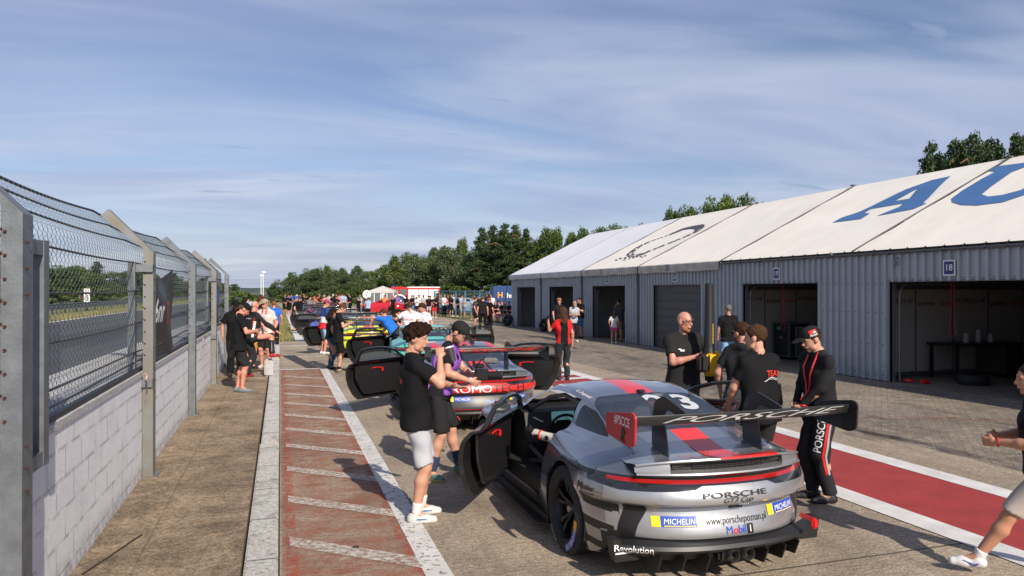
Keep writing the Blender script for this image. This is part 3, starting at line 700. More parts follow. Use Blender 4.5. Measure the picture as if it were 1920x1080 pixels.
t_ = backing(-2.4, 2.4, 0, 4, 0); t_.location = (15.95, 19.45, 0); t_.rotation_euler = (0, 0, R(90)); tag(t_, 'row of beige printed panels in the garage with the flight cases', 'display panels')
t_ = backing(-3, 3, 0, 5, 1); t_.location = (16.8, 13.95, 0); t_.rotation_euler = (0, 0, R(90)); tag(t_, 'row of beige printed panels in the nearest garage behind the table', 'display panels')
def case(x, y, z, w, d, h, label, rz=0):
    t = empty('flight_case', (x, y, z), rz); tag(t, label, 'flight case')
    MB().bb(-w/2, w/2, -d/2, d/2, .10, h).build('body', mat('case_black', (.02, .02, .022), .6), t)
    b = MB()
    for sx in (-1, 1):
        for sy in (-1, 1): b.box((sx*w/2, sy*d/2, (h+.1)/2), (.035, .035, h-.09))
    for sy in (-1, 1):
        for zz_ in (.11, h): b.box((0, sy*d/2, zz_), (w+.02, .035, .035))
    for sx in (-1, 1):
        for zz_ in (.11, h): b.box((sx*w/2, 0, zz_), (.036, d-.04, .034))
    b.build('edging', GALV, t)
    b = MB()
    for sx in (-1, 1):
        for sy in (-1, 1): b.cyl((sx*w*.4-.015, sy*d*.4, .05), (sx*w*.4+.015, sy*d*.4, .05), .05, n=10)
    b.build('castor', BLACK, t)
    b = MB(); b.box((-w/2-.01, 0, h*.6), (.02, .16, .09)); b.build('latch', GALV, t)
    return t
c1 = case(15.15, 18.7, 0, .7, .75, 1.12, 'tall black flight case with green tag just inside garage 19')
decal('sticker', panel2d(.16, .09), mat('green_tag', (.03, .45, .10), .5), c1, (-.365, .1, .95), (0, -1, 0), (0, 0, 1))
case(15.3, 17.8, 0, .7, .8, 1.0, 'black flight case nearest the right jamb of garage 19')
t = empty('work_table', (16.2, 13.3, 0), R(90)); tag(t, 'dark work table against the panels in garage 18', 'table')
MB().bb(-.4, .4, -1.1, 1.1, .80, .86).build('table_top', BLACK, t)
for sx in (-.35, .35):
    for sy in (-1., 1.): MB().bb(sx-.03, sx+.03, sy-.03, sy+.03, 0, .799).build('leg', BLACK, t)
MB().bb(-.38, .38, -1.0, -.5, .1, .78).build('drawer_unit', mat('dark_drawers', (.03, .03, .03), .6), t)
for k, (yy, h) in enumerate(((15.9, .22), (16.3, .3), (16.7, .2))):
    tag(MB().cyl((yy, 13.3, .862), (yy, 13.3, .862+h), .07, .05, 10).build('canister', mat('pale_canister', (.4, .4, .38), .5)), ('low', 'tall', 'middle')[k]+' pale canister standing on the table in garage 18', 'canister')
def hose(x, y, z0, z1, label):
    b = MB(); pts = [(x, y-.03, z1), (x, y-.05, z0+.3), (x, y-.10, z0+.1), (x, y, z0), (x, y+.10, z0+.1), (x, y+.05, z0+.3), (x, y+.03, z1)]
    b.tube(pts, .011, 6); tag(b.build('air_hose', mat('pink_hose', (.38, .02, .04), .5), smooth=True), label, 'hose')
hose(14.6, 12.55, 1.05, 2.95, 'looped red air hose near the jamb of the nearest open garage')
hose(14.6, 18.35, .9, 2.95, 'looped red air hose in the garage with the flight cases')
hose(15.4, 28.9, .7, 2.95, 'looped red air hose behind the man and girl in the far garage')
b = MB(); b.tube([(13.75+.10*math.cos(a), 12.95+.10*math.sin(a), .06) for a in np.linspace(.5, 5.8, 12)], .03, 6).rbox((13.95, 12.7, .06), (.2, .12, .1), .02)
tag(b.build('red_clamp', REDP, smooth=True), 'small red wheel clamp lying on the threshold of garage 18', 'clamp')
tag(MB().lathe([(0.02, .16), (.0, .30), (.10, .34), (.22, .30), (.24, .16)], (14.9, 12.3, .0), 'Z', 28).build('lying_tyre', RUBBER, smooth=True), 'black tyre lying flat inside garage 18', 'tyre')
t = empty('tool_chest', (14.6, 39.6, 0)); tag(t, 'red tool chest with drawers standing in garage 23', 'tool chest')
MB().rbox((0, 0, .55), (.5, .9, .9), .02).build('chest_body', REDP, t)
for k in range(5): MB().bb(-.275, -.252, -.42, .42, .16+k*.16, .29+k*.16).build('drawer', mat('drawer_red', (.40, .01, .01), .4), t)
t = empty('tool_chest', (16.5, 30.2, 0)); tag(t, 'dark equipment trolley deep inside garage 21', 'trolley')
MB().rbox((0, 0, .55), (.6, 1.6, .9), .02).build('chest_body', BLACK, t); MB().bb(-.32, .2, -.6, .5, 1.01, 1.3).build('boxes', mat('grey_boxes', (.15, .15, .16), .6), t)
for k in range(3): MB().bb(-.33, -.302, -.75+k*.5, -.3+k*.5, .2, .9).build('drawer', mat('dark_drawers', (.03, .03, .03), .6), t)
# cable and crack bits
b = MB(); x0, y0 = gp(155, 1078, .12); pts = [(x0+.05*i, y0+.16*i+.01*math.sin(i*2), .125) for i in range(6)]; b.tube(pts, .006, 4)
tag(b.build('twig', mat('dark_twig', (.03, .02, .015), .9)), 'thin dark twig lying on the path in the near left corner', 'twig')
b = MB().rbox((*gp(668, 1028), .012), (.05, .03, .02), .006); tag(b.build('pebble', BLACK), 'small dark pebble on the red hatched strip', 'pebble')
# ---------------- racing cars ----------------
def pch(keys):
    xs = np.array([k[0] for k in keys], float); ys = np.array([k[1] for k in keys], float)
    h = np.diff(xs); d = np.diff(ys)/h; m = np.zeros(len(xs)); m[0] = d[0]; m[-1] = d[-1]
    for i in range(1, len(xs)-1):
        if d[i-1]*d[i] > 0:
            w1, w2 = 2*h[i]+h[i-1], h[i]+2*h[i-1]; m[i] = (w1+w2)/(w1/d[i-1]+w2/d[i])
    def f(x):
        x = min(max(x, xs[0]), xs[-1]); i = min(int(np.searchsorted(xs, x, 'right'))-1, len(xs)-2); i = max(i, 0)
        t = (x-xs[i])/h[i]; t2, t3 = t*t, t*t*t
        return (2*t3-3*t2+1)*ys[i]+(t3-2*t2+t)*h[i]*m[i]+(-2*t3+3*t2)*ys[i+1]+(t3-t2)*h[i]*m[i+1]
    return f
YA, YB, LT, LN = -1.02, 3.46, .74, .95
ROWS = [  # width keys, height keys, tail offset, nose offset
 ([(-.9, .84), (0, .90), (.45, .89), (.9, .84), (1.9, .84), (2.46, .89), (3, .86), (3.4, .80)], [(-1.02, .33), (-.75, .26), (-.5, .17), (-.3, .14), (3.2, .13), (3.46, .14)], .06, -.04),
 ([(-.9, .86), (0, .945), (.45, .925), (.9, .875), (1.9, .88), (2.46, .935), (3, .90), (3.4, .83)], [(-1.02, .37), (-.7, .34), (-.4, .29), (3, .27), (3.46, .24)], .035, .0),
 ([(-.9, .875), (0, .962), (.45, .935), (.9, .885), (1.9, .892), (2.46, .947), (3, .91), (3.4, .84)], [(-1.02, .44), (-.3, .42), (3, .38), (3.46, .32)], .05, .02),
 ([(-.9, .885), (0, .968), (.45, .940), (.9, .895), (1.9, .897), (2.46, .947), (3, .905), (3.4, .83)], [(-1.02, .568), (-.3, .545), (3, .48), (3.46, .40)], .088, .02),
 ([(-.9, .93), (-.3, .965), (0, .968), (.45, .938), (.9, .905), (1.9, .902), (2.46, .940), (3, .89), (3.4, .81)], [(-1.02, .605), (-.3, .62), (2.5, .60), (3.1, .52), (3.46, .455)], -.012, .01),
 ([(-.9, .915), (-.3, .950), (0, .950), (.45, .918), (.9, .895), (1.9, .892), (2.46, .915), (3, .865), (3.4, .78)], [(-1.02, .695), (-.3, .715), (1, .71), (2.5, .70), (3.1, .60), (3.46, .51)], .0, .0),
 ([(-.9, .86), (-.3, .905), (0, .905), (.45, .885), (.9, .872), (1.9, .868), (2.46, .860), (3, .81), (3.4, .72)], [(-1.02, .765), (-.3, .80), (1, .81), (2.0, .80), (2.46, .79), (3.1, .67), (3.46, .56)], .05, -.03),
]
WC = pch([(-1.02, .76), (-.6, .78), (0, .80), (.5, .815), (1, .825), (1.8, .80), (2.46, .73), (3, .68), (3.46, .60)])
ZC = pch([(-1.02, .80), (-.7, .835), (-.3, .865), (0, .885), (.5, .885), (1, .885), (1.7, .875), (2.1, .87), (2.46, .862), (2.9, .78), (3.46, .585)])
TT = pch([(-1.02, .80), (-.86, .845), (-.6, .915), (-.4, .965), (-.2, 1.022), (.1, 1.115), (.4, 1.19), (.7, 1.237), (.95, 1.252), (1.2, 1.23), (1.4, 1.165), (1.65, 1.065), (1.9, .955), (2.0, .915), (2.1, .89), (2.5, .815), (2.9, .73), (3.2, .655), (3.46, .60)])
WB = pch([(-1.02, .55), (-.6, .63), (-.3, .665), (0, .695), (.4, .745), (1, .775), (1.5, .76), (1.95, .68), (2.3, .55), (3.46, .45)])
ZB = pch([(-1.02, .80), (-.8, .848), (-.5, .90), (-.2, .925), (0, .935), (.5, .935), (1, .93), (1.6, .925), (1.95, .905), (2.3, .835), (2.9, .745), (3.46, .60)])
WR = pch([(-1.02, .34), (-.6, .52), (-.45, .575), (0, .575), (.4, .575), (1, .58), (1.3, .585), (1.65, .62), (1.95, .60), (2.3, .40), (3.46, .3)])
ZR = pch([(-1.02, .80), (-.86, .842), (-.6, .908), (-.45, .938), (-.2, .99), (0, 1.045), (.4, 1.14), (.8, 1.19), (1.1, 1.18), (1.35, 1.115), (1.65, 1.015), (1.95, .925), (2.3, .845), (2.9, .735), (3.46, .60)])
def catmull(P, n):
    P = [Vector(p) for p in P]; out = []; k = len(P)-1
    for i in range(n+1):
        t = i/n*k; a = min(int(t), k-1); u = t-a
        p1, p2 = P[a], P[a+1]; p0 = P[a-1] if a > 0 else 2*p1-p2; p3 = P[a+2] if a+2 <= k else 2*p2-p1
        out.append(.5*((2*p1)+(p2-p0)*u+(2*p0-5*p1+4*p2-p3)*u*u+(3*p1-p0-3*p2+p3)*u*u*u))
    return out
def car_surface():
    st = []
    for i in range(19):
        a = (i/19)*math.pi/2; st.append((YA+LT-LT*math.cos(a)**(2/2.3), math.sin(a)**(2/2.3)))
    ny = 62; y0, y1 = YA+LT, YB-LN
    for i in range(ny+1): st.append((y0+(y1-y0)*i/ny, 1.))
    for i in range(18, -1, -1):
        a = (i/19)*math.pi/2; st.append((YB-LN+LN*math.cos(a)**(2/2.3), math.sin(a)**(2/2.3)))
    fr = [(pch(w), pch(z), dt, dn) for w, z, dt, dn in ROWS]
    grid = []
    for (Y, E) in st:
        wt = max(0, min(1, (YA+LT-Y)/LT+.0))**1.2; wn_ = max(0, min(1, (Y-(YB-LN))/LN))**1.2
        low = []
        for (fw, fz, dt, dn) in fr: low.append(Vector((E*fw(Y), Y+dt*wt+dn*wn_, fz(Y))))
        yc = Y+.085*wt-.06*wn_
        p0 = Vector((E*WC(Y), yc, ZC(Y)))
        wb = min(WB(yc), p0.x*.86); wr = min(WR(yc), wb*.9)
        T = TT(yc); zb = ZB(yc); zr_ = ZR(yc)
        if E < .9: zb = min(zb, p0.z+(T-p0.z)*.5+.01); 
        top = [p0, Vector((wb, yc, zb)), Vector((wr, yc, zr_)), Vector((wr*.58, yc, T-(T-zr_)*.30)), Vector((0, yc, T))]
        a = catmull(low+[p0], 24)   # lower side
        # top, with tangency to the side at the crest
        prev = low[-1]; pts = [prev]+top
        b_ = catmull(pts, 30)
        b_ = b_[6:]
        grid.append(a[:-1]+[p0]+b_[1:])
    return grid
def mirror_mesh(grid):
    b = MB(); b.grid(grid); 
    bm = bmesh.new(); vs = [bm.verts.new(v) for v in b.v]; bm.verts.ensure_lookup_table()
    for f in b.f:
        try: bm.faces.new([vs[i] for i in f])
        except ValueError: pass
    vs2 = [bm.verts.new((-v[0], v[1], v[2])) for v in b.v]
    for f in b.f:
        try: bm.faces.new([vs2[i] for i in reversed(f)])
        except ValueError: pass
    bmesh.ops.remove_doubles(bm, verts=bm.verts, dist=1e-4)
    bmesh.ops.dissolve_degenerate(bm, dist=1e-5, edges=bm.edges)
    bmesh.ops.recalc_face_normals(bm, faces=bm.faces)
    return bm
def inpoly(x, y, P):
    c = False; n = len(P)
    for i in range(n):
        x1, y1 = P[i]; x2, y2 = P[i-1]
        if (y1 > y) != (y2 > y) and x < (x2-x1)*(y-y1)/(y2-y1)+x1: c = not c
    return c
AX = {'side': (1, 2), 'top': (0, 1), 'back': (0, 2)}
def cut(bm, poly, view, sel):
    """cuts the outline of poly into the faces chosen by sel(center, normal); returns the faces inside"""
    i, j = AX[view]; xs = [p[0] for p in poly]; ys = [p[1] for p in poly]
    lo = (min(xs)-.12, min(ys)-.12); hi = (max(xs)+.12, max(ys)+.12)
    def cand():
        r = []
        for f in bm.faces:
            c = f.calc_center_median()
            if lo[0] < c[i] < hi[0] and lo[1] < c[j] < hi[1] and sel(c, f.normal): r.append(f)
        return r
    n = len(poly)
    for k in range(n):
        a, b = poly[k], poly[(k+1) % n]; mx, my = (a[0]+b[0])/2, (a[1]+b[1])/2; ln = math.hypot(b[0]-a[0], b[1]-a[1])/2+.07
        fs = [f for f in cand() if math.hypot(f.calc_center_median()[i]-mx, f.calc_center_median()[j]-my) < ln+.05]
        if not fs: continue
        nn = [0, 0, 0]; nn[i] = b[1]-a[1]; nn[j] = -(b[0]-a[0]); cc_ = [0, 0, 0]; cc_[i] = a[0]; cc_[j] = a[1]
        geo = list(fs)+list({e for f in fs for e in f.edges})+list({v for f in fs for v in f.verts})
        bmesh.ops.bisect_plane(bm, geom=geo, dist=1e-5, plane_co=cc_, plane_no=nn)
    return [f for f in cand() if inpoly(f.calc_center_median()[i], f.calc_center_median()[j], poly)]
def circ(cx_, cy_, r, n=40): return [(cx_+r*math.cos(2*math.pi*k/n), cy_+r*math.sin(2*math.pi*k/n)) for k in range(n)]
def rpoly(P, r, n=4):
    """polygon with rounded corners"""
    out = []; m = len(P)
    for i in range(m):
        p = Vector(P[i]); a = Vector(P[i-1])-p; b = Vector(P[(i+1) % m])-p
        ra = min(r, a.length*.45, b.length*.45); A = p+a.normalized()*ra; B = p+b.normalized()*ra
        for k in range(n+1):
            t = k/n; out.append(tuple((A*(1-t)**2+p*2*t*(1-t)+B*t*t)))
    return out
DOOR = [(1.78, .27), (1.83, .60), (1.79, .86), (1.66, .945), (1.50, 1.03), (1.33, 1.105), (1.15, 1.155), (.95, 1.175), (.70, 1.175), (.47, 1.155), (.44, .96), (.46, .75), (.54, .50), (.62, .36), (.70, .27)]
DWIN = rpoly([(1.60, .955), (1.36, 1.060), (1.12, 1.130), (.85, 1.145), (.52, 1.130), (.50, .955)], .05, 3)
QWIN = rpoly([(.38, .955), (.39, 1.130), (.18, 1.098), (-.02, 1.035), (-.22, .955)], .045, 3)
RWIN = rpoly([(.44, .44), (.54, .28), (.585, -.14), (.50, -.27), (-.50, -.27), (-.585, -.14), (-.54, .28), (-.44, .44)], .05, 3)
WSCR = rpoly([(.58, 1.86), (.50, 1.28), (0, 1.24), (-.50, 1.28), (-.58, 1.86), (0, 1.93)], .04, 3)
WS = {0: (0., .345, .395), 1: (2.46, .330, .372)}
SLOTS = ['paint', 'stripe', 'stripe_edge', 'outer_stripe', 'trim', 'lamp', 'lamp_house', 'band', 'lower_rear', 'rear_panel']
def sub_mesh(name, bm, faces, nmat=1, thick=0, inset=0., smooth=True, out_=0.):
    """copies faces out of bm as a mesh; thick: closes it inwards with a second material"""
    vm = {}; V = []; Fc = []; MI = []
    for f in faces:
        q_ = []
        for v in f.verts:
            if v not in vm: vm[v] = len(V); V.append(v.co+v.normal*out_)
            q_.append(vm[v])
        Fc.append(q_); MI.append(f.material_index)
    if thick:
        n = len(V); N = [None]*n
        for v, k in vm.items(): N[k] = v.normal
        V += [V[k]-Vector((N[k].x*thick, N[k].y*thick*.3, N[k].z*thick*.4)) for k in range(n)]
        cnt = {}
        for q_ in Fc:
            for a, b in zip(q_, q_[1:]+q_[:1]): cnt[(a, b)] = 1
        F2 = [[k+n for k in reversed(q_)] for q_ in Fc]
        br = [[b, a, a+n, b+n] for (a, b) in cnt if (b, a) not in cnt]
        m0 = len(Fc); Fc = Fc+F2+br; MI = MI+[10]*(len(F2)+len(br))
    me = bpy.data.meshes.new(name); me.from_pydata(V, [], Fc)
    for _ in range(11 if thick else nmat): me.materials.append(None)
    if nmat > 1 or thick: me.polygons.foreach_set('material_index', MI)
    if smooth:
        me.polygons.foreach_set('use_smooth', [True]*len(me.polygons)); me.set_sharp_from_angle(angle=R(38))
    me.update(); return me
def build_base(open_doors=True, race=True):
    bm = mirror_mesh(car_surface())
    side = lambda c, n: abs(c.x) > .55 and abs(n.x) > .15
    D = {}
    def outs(fs): 
        bmesh.ops.delete(bm, geom=fs, context='FACES')
    for k, (yc, zc, r) in WS.items():
        fs = cut(bm, circ(yc, zc, r, 36), 'side', lambda c, n: abs(c.x) > .62 and c.z < .8); outs(fs)
    bm.normal_update()
    # coloured zones
    for x in (.125, .165, .40, .56):
        for s in (-1, 1):
            fs = [f for f in bm.faces if f.normal.z > .15 and abs(f.calc_center_median().x-s*x) < .1]
            geo = fs+list({e for f in fs for e in f.edges})+list({v for f in fs for v in f.verts})
            bmesh.ops.bisect_plane(bm, geom=geo, dist=1e-5, plane_co=(s*x, 0, 0), plane_no=(1, 0, 0))
    for z in (.735, .748, .772, .785, .575, .355, .60):
        fs = [f for f in bm.faces if f.calc_center_median().y < -.42 and abs(f.calc_center_median().z-z) < .08]
        geo = fs+list({e for f in fs for e in f.edges})+list({v for f in fs for v in f.verts})
        bmesh.ops.bisect_plane(bm, geom=geo, dist=1e-5, plane_co=(0, 0, z), plane_no=(0, 0, 1))
    bands = []
    for (z0, z1, y0) in ((.50, .575, -.64), (.345, .415, -.57), (.20, .265, -.50)):
        bands += cut(bm, [(-.395, z0+.03), (y0-.10, z0-.012), (y0-.10, z1-.012), (-.36, z1+.03)], 'side', lambda c, n: abs(c.x) > .6 and c.y < -.2)
    bands += cut(bm, [(-.63, .15), (-.70, .60), (-.80, .60), (-.76, .33), (-.70, .15)], 'side', lambda c, n: abs(c.x) > .55 and c.z < .58)
    lh = []
    for s in (-1, 1): lh += cut(bm, [(s*.26, .74), (s*.34, .706), (s*.80, .690), (s*.93, .715), (s*.93, .74)], 'back', lambda c, n: c.y < -.45)
    lh = {f for f in lh if f.is_valid}
    bs_ = {f for f in bands if f.is_valid}
    for f in bm.faces:
        c = f.calc_center_median(); n = f.normal; f.material_index = 0; ax = abs(c.x)
        if n.z > .25 and c.z > .7 and race:
            if ax < .125: f.material_index = 1
            elif ax < .165: f.material_index = 2
            elif .40 < ax < .56 and (.15 < c.y < 1.5 or c.y > 1.9): f.material_index = 3
        if c.y < -.45:
            if .735 < c.z < .785 and abs(n.z) < .8: f.material_index = 6
            if .748 < c.z < .772 and abs(n.z) < .8 and c.y < -.62: f.material_index = 5
            if c.y < -.60 and .575 < c.z < .735: f.material_index = 9
            if c.y < -.60 and c.z < .575 and c.z > .355: f.material_index = 8
            if c.z < .355 and c.y < -.55: f.material_index = 4
        if f in lh: f.material_index = 6
        if f in bs_: f.material_index = 7
        if c.z < .20 and c.y > -.4: f.material_index = 4
    up = lambda c, n: c.z > .80 and n.z > .05
    fs = cut(bm, RWIN, 'top', lambda c, n: c.z > .86 and n.z > .2); D['rear_window'] = sub_mesh('rear_window', bm, fs)
    ring = [f for f in {g_ for f in fs for e in f.edges for g_ in e.link_faces} if f not in set(fs)]; outs(fs)
    fs = cut(bm, WSCR, 'top', lambda c, n: c.z > .86 and n.z > .2); D['windscreen'] = sub_mesh('windscreen', bm, fs); outs(fs)
    hs = lambda c, n: abs(c.x) > .5 and c.z > .9
    for s, nm in ((-1, 'l'), (1, 'r')):
        fs = cut(bm, QWIN, 'side', lambda c, n: c.x*s > .5 and c.z > .92); D['quarter_'+nm] = sub_mesh('quarter_window', bm, fs); outs(fs)
        fs = cut(bm, DWIN, 'side', lambda c, n: c.x*s > .5 and c.z > .92); D['dglass_'+nm] = sub_mesh('window', bm, fs); outs(fs)
        fs = cut(bm, DOOR, 'side', lambda c, n: c.x*s > .5 and abs(n.x) > .10); bm.normal_update()
        D['door_'+nm] = sub_mesh('door', bm, fs, 10, thick=.045); outs(fs)
    bm.normal_update()
    D['body'] = sub_mesh('body', bm, list(bm.faces), 10)
    D['bodythick'] = None
    bm.free(); return D
HINGE = (.862, 1.80, 0)
def shift(me, d):
    for v in me.vertices: v.co = v.co-Vector(d)
GLASS = mat('tinted_glass', (.03, .04, .06), .03, alpha=.74, coat=.0)
GLASSC = mat('clear_glass', (.30, .34, .38), .03, alpha=.30)
def dark_glass():
    m = mat('dark_window', (.010, .012, .016), .02); return m
BASE = build_base()
for s, nm in ((-1, 'l'), (1, 'r')):
    for k in ('door_', 'dglass_'): shift(BASE[k+nm], (s*HINGE[0], HINGE[1], 0))
def body_bvh():
    me = BASE['body']; V = [v.co.copy() for v in me.vertices]; Fc = [list(p.vertices) for p in me.polygons]
    me = BASE['rear_window']; o = len(V); V += [v.co.copy() for v in me.vertices]; Fc += [[i+o for i in p.vertices] for p in me.polygons]
    return BVHTree.FromPolygons(V, Fc)
BV = body_bvh()
BVD = None
# shared small meshes
def wheel_meshes(w, rt, rr):
    h = w/2
    prof = [(-h*.80, rr-.01), (-h*.86, rr+.006), (-h*.97, rr+.02), (-h, rt-.075), (-h*.93, rt-.03), (-h*.80, rt-.006), (-h*.5, rt), (0, rt+.001), (h*.5, rt), (h*.80, rt-.006), (h*.93, rt-.03), (h, rt-.075), (h*.97, rr+.02), (h*.80, rr-.01)]
    ty = MB().lathe(prof, n=56)
    rim = MB().lathe([(-h*.80, rr-.012), (-h*.88, rr+.008), (-h*.84, rr-.004), (-h*.72, rr-.016), (-h*.3, rr-.03), (h*.7, rr-.03), (h*.75, rr)], n=48)
    rim.lathe([(-h*.15, .001), (-h*.15, .09), (h*.2, .09)], n=24)
    for k in range(5):
        a0 = 2*math.pi*k/5+.3
        for da in (-.17, .17):
            a1 = a0+da*1.25; a_ = a0+da*.35
            P0 = Vector((-h*.30, math.cos(a_)*.055, math.sin(a_)*.055)); P1 = Vector((-h*.66, math.cos(a1)*(rr-.02), math.sin(a1)*(rr-.02)))
            mid = (P0+P1)/2+Vector((-h*.10, 0, 0))
            t_ = Vector((0, -math.sin(a1), math.cos(a1)))
            for A, B, wa, wb_ in ((P0, mid, .015, .013), (mid, P1, .013, .018)):
                rim.add([A-t_*wa, A+t_*wa, A+t_*wa+Vector((.05, 0, 0)), A-t_*wa+Vector((.05, 0, 0)), B-t_*wb_, B+t_*wb_, B+t_*wb_+Vector((.05, 0, 0)), B-t_*wb_+Vector((.05, 0, 0))], [(0, 1, 5, 4), (1, 2, 6, 5), (2, 3, 7, 6), (3, 0, 4, 7)])
    hub = MB().lathe([(-h*.62, .001), (-h*.62, .026), (-h*.58, .030), (-h*.25, .034), (-h*.2, .055), (0, .055)], n=20)
    disc = MB().lathe([(.0, .08), (.0, .185), (.03, .185), (.03, .08)], n=40)
    r = {}
    for k, (b, m, sm) in {'tyre': (ty, RUBBER, 1), 'rim': (rim, mat('dark_rim', (.022, .023, .025), .35, .6), 1), 'wheel_nut': (hub, mat('wheel_nut', (.35, .30, .24), .35, .8), 1), 'brake_disc': (disc, mat('brake_disc', (.16, .15, .15), .4, .8), 1)}.items():
        o = b.build(k, m, smooth=True, angle=35); r[k] = o.data; bpy.data.objects.remove(o)
    return r
WHL = {0: wheel_meshes(.315, .352, .245), 1: wheel_meshes(.29, .333, .235)}
def keep(b, name, mats, smooth=False, angle=40):
    o = b.build(name, mats, smooth=smooth, angle=angle); me = o.data; bpy.data.objects.remove(o); return me
# wing
def wing_mesh():
    rows = []; n = 26
    for i in range(n+1):
        x = -.93+1.86*i/n; sw = .03*(1-(x/.93)**2)
        up = [(-.80, 1.150), (-.84, 1.166), (-.92, 1.172), (-1.02, 1.190), (-1.10, 1.220), (-1.132, 1.243)]
        lo = [(-1.136, 1.236), (-1.118, 1.176), (-1.06, 1.158), (-.97, 1.143), (-.90, 1.138), (-.83, 1.14)]
        rows.append([(x, y-sw+.02, z) for y, z in up+lo+up[:1]])
    b = MB().grid(rows); b.add(rows[0][:-1], [tuple(range(12))]); b.add(rows[-1][:-1], [tuple(range(12))])
    return keep(b, 'wing_plane', CARBON, True, 50)
EP = rpoly([(-.74, 1.07), (-1.10, 1.035), (-1.17, 1.06), (-1.185, 1.25), (-1.14, 1.275), (-.74, 1.215)], .03, 3)
SN = rpoly([(-.50, .90), (-.50, 1.10), (-.55, 1.25), (-.68, 1.30), (-.90, 1.245), (-.985, 1.215), (-.975, 1.165), (-.90, 1.155), (-.86, 1.185), (-.74, 1.205), (-.68, 1.17), (-.70, 1.05), (-.76, .80), (-.60, .80)], .03, 3)
SH = {'wing_plane': wing_mesh()}
SH['swan'] = keep(MB().prism(SN, (-.006, 0, 0), (0, 1, 0), (0, 0, 1), (.012, 0, 0)), 'wing_mount', CARBON)
SH['plate'] = keep(MB().prism(EP, (-.007, 0, 0), (0, 1, 0), (0, 0, 1), (.014, 0, 0)), 'wing_endplate', CARBON)
# tail spoiler with intake
def lip(x): return -.985+.20*(abs(x)/.70)**2.2
def top_row(x, up=0.):
    y = lip(x); zl = .925-.05*(abs(x)/.70)**3; k = abs(x)/.70; rw = []
    for dy, w_ in ((.44-.16*k*k, 0), (.32-.12*k*k, .16), (.20-.06*k*k, .5), (.10, .82), (.03, .97), (0, 1.)):
        h = BV.ray_cast(Vector((x, y+dy, 2)), Vector((0, 0, -1))); z0 = h[0].z if h[0] else .85
        rw.append((x, y+dy, (z0+.003)*(1-w_)+(zl+.006*(1-w_))*w_-(.006 if w_ == 0 else 0)+up))
    return rw
def spoiler():
    b = MB(); top = []; n = 36; low = []
    for i in range(n+1):
        x = -.70+1.40*i/n; y = lip(x); e = min(1, (1-abs(x)/.70)*6+.15)
        zl = .925-.05*(abs(x)/.70)**3
        k = .30*e
        rw = top_row(x)
        top.append(rw+[(x, y-.004, zl-.010), (x, y+.012, zl-.024), (x, y+.055, zl-.036), (x, y+.16, zl-.04)])
        zz_ = .832-.012*(abs(x)/.7)**2
        low.append([(x, y+.16, zz_), (x, y+.02, zz_+.002), (x, y-.018, zz_-.004), (x, y-.022, zz_-.016), (x, y+.0, zz_-.026), (x, y+.08, zz_-.045)])
    b.grid(top); b.grid(low)
    for s in (-1, 1):   # solid cheeks at both ends of the intake
        rr = []
        for x in np.linspace(.475, .70, 8):
            y = lip(x)+.012+.0*x; zl = .925-.05*(x/.70)**3-.02; zz_ = .832-.012*(x/.7)**2
            rr.append([(s*x, y+.012, zl), (s*x, y+.003, (zl+zz_)/2), (s*x, y+.0, zz_)])
        b.grid(rr); x = .475; y = lip(x); b.add([(s*x, y+.02, .90), (s*x, y+.015, .83), (s*x, y+.12, .83), (s*x, y+.12, .89)], [(0, 1, 2, 3)])
    return keep(b, 'tail_spoiler', BLACK, True, 50)
SH['spoiler'] = spoiler()
b = MB(); rr = []
for x in np.linspace(-.52, .52, 21): rr.append([(x, lip(x)+.075, .90), (x, lip(x)+.07, .825)])
b.grid(rr); SH['intake'] = keep(b, 'intake', mat('intake_mesh', (.010, .010, .010), .6), True)
b = MB()
for k in range(5): b.tube([(x, lip(x)+.058, .836+k*.014) for x in np.linspace(-.30, .30, 9)], .0025, 4)
for x in np.linspace(-.30, .30, 13): b.tube([(x, lip(x)+.060, .83), (x, lip(x)+.064, .90)], .0025, 4)
for s in (-1, 1): b.rbox((s*.40, lip(.40)+.075, .865), (.13, .04, .05), .015)
SH['grille'] = keep(b, 'grille', mat('grille_black', (.03, .03, .03), .4))
# diffuser
b = MB(); yb_ = lambda x: -1.0+.26*(abs(x)/.86)**2.6
rr = []
for i in range(31):
    x = -.86+1.72*i/30; y = yb_(x); rr.append([(x, y+.05, .345), (x, y-.035, .325), (x, y-.05, .30), (x, y-.03, .275), (x, y+.05, .255), (x, y+.10, .19 if abs(x) < .62 else .22), (x, y+.45, .12)])
b.grid(rr)
for x in (-.58, -.42, -.24, .24, .42, .58): b.prism([(0, 0), (-.10, -.02), (-.05, -.13), (.35, -.17), (.40, -.04)], (x-.006, yb_(x)+.06, .27), (0, 1, 0), (0, 0, 1), (.012, 0, 0))
for s in (-1, 1): b.prism([(.68*s, .20), (.865*s, .20), (.89*s, .36), (.83*s, .36), (.80*s, .27), (.68*s, .25)], (0, yb_(.82)-.03, 0), (1, 0, 0), (0, 0, 1), (0, .09, 0))
b.rbox((0, -.955, .235), (.30, .10, .10), .02)
SH['diffuser'] = keep(b, 'diffuser', BLACK, True, 35)
_d = SH['diffuser']; _b = BASE['body']; _n = len(_b.vertices)
BVD = BVHTree.FromPolygons([v.co.copy() for v in _b.vertices]+[v.co.copy() for v in _d.vertices], [list(p.vertices) for p in _b.polygons]+[[i+_n for i in p.vertices] for p in _d.polygons])
b = MB()
for s in (-1, 1):
    b.lathe([(0, .040), (-.10, .043), (-.105, .040), (-.10, .036), (0, .034)], (s*.062, -.96, .245), 'Y', 20)
    b.lathe([(-.02, .001), (-.02, .035)], (s*.062, -.96, .245), 'Y', 20, 0)
SH['exhaust'] = keep(b, 'exhaust', mat('exhaust_steel', (.16, .15, .14), .35, .9), True)
b = MB()
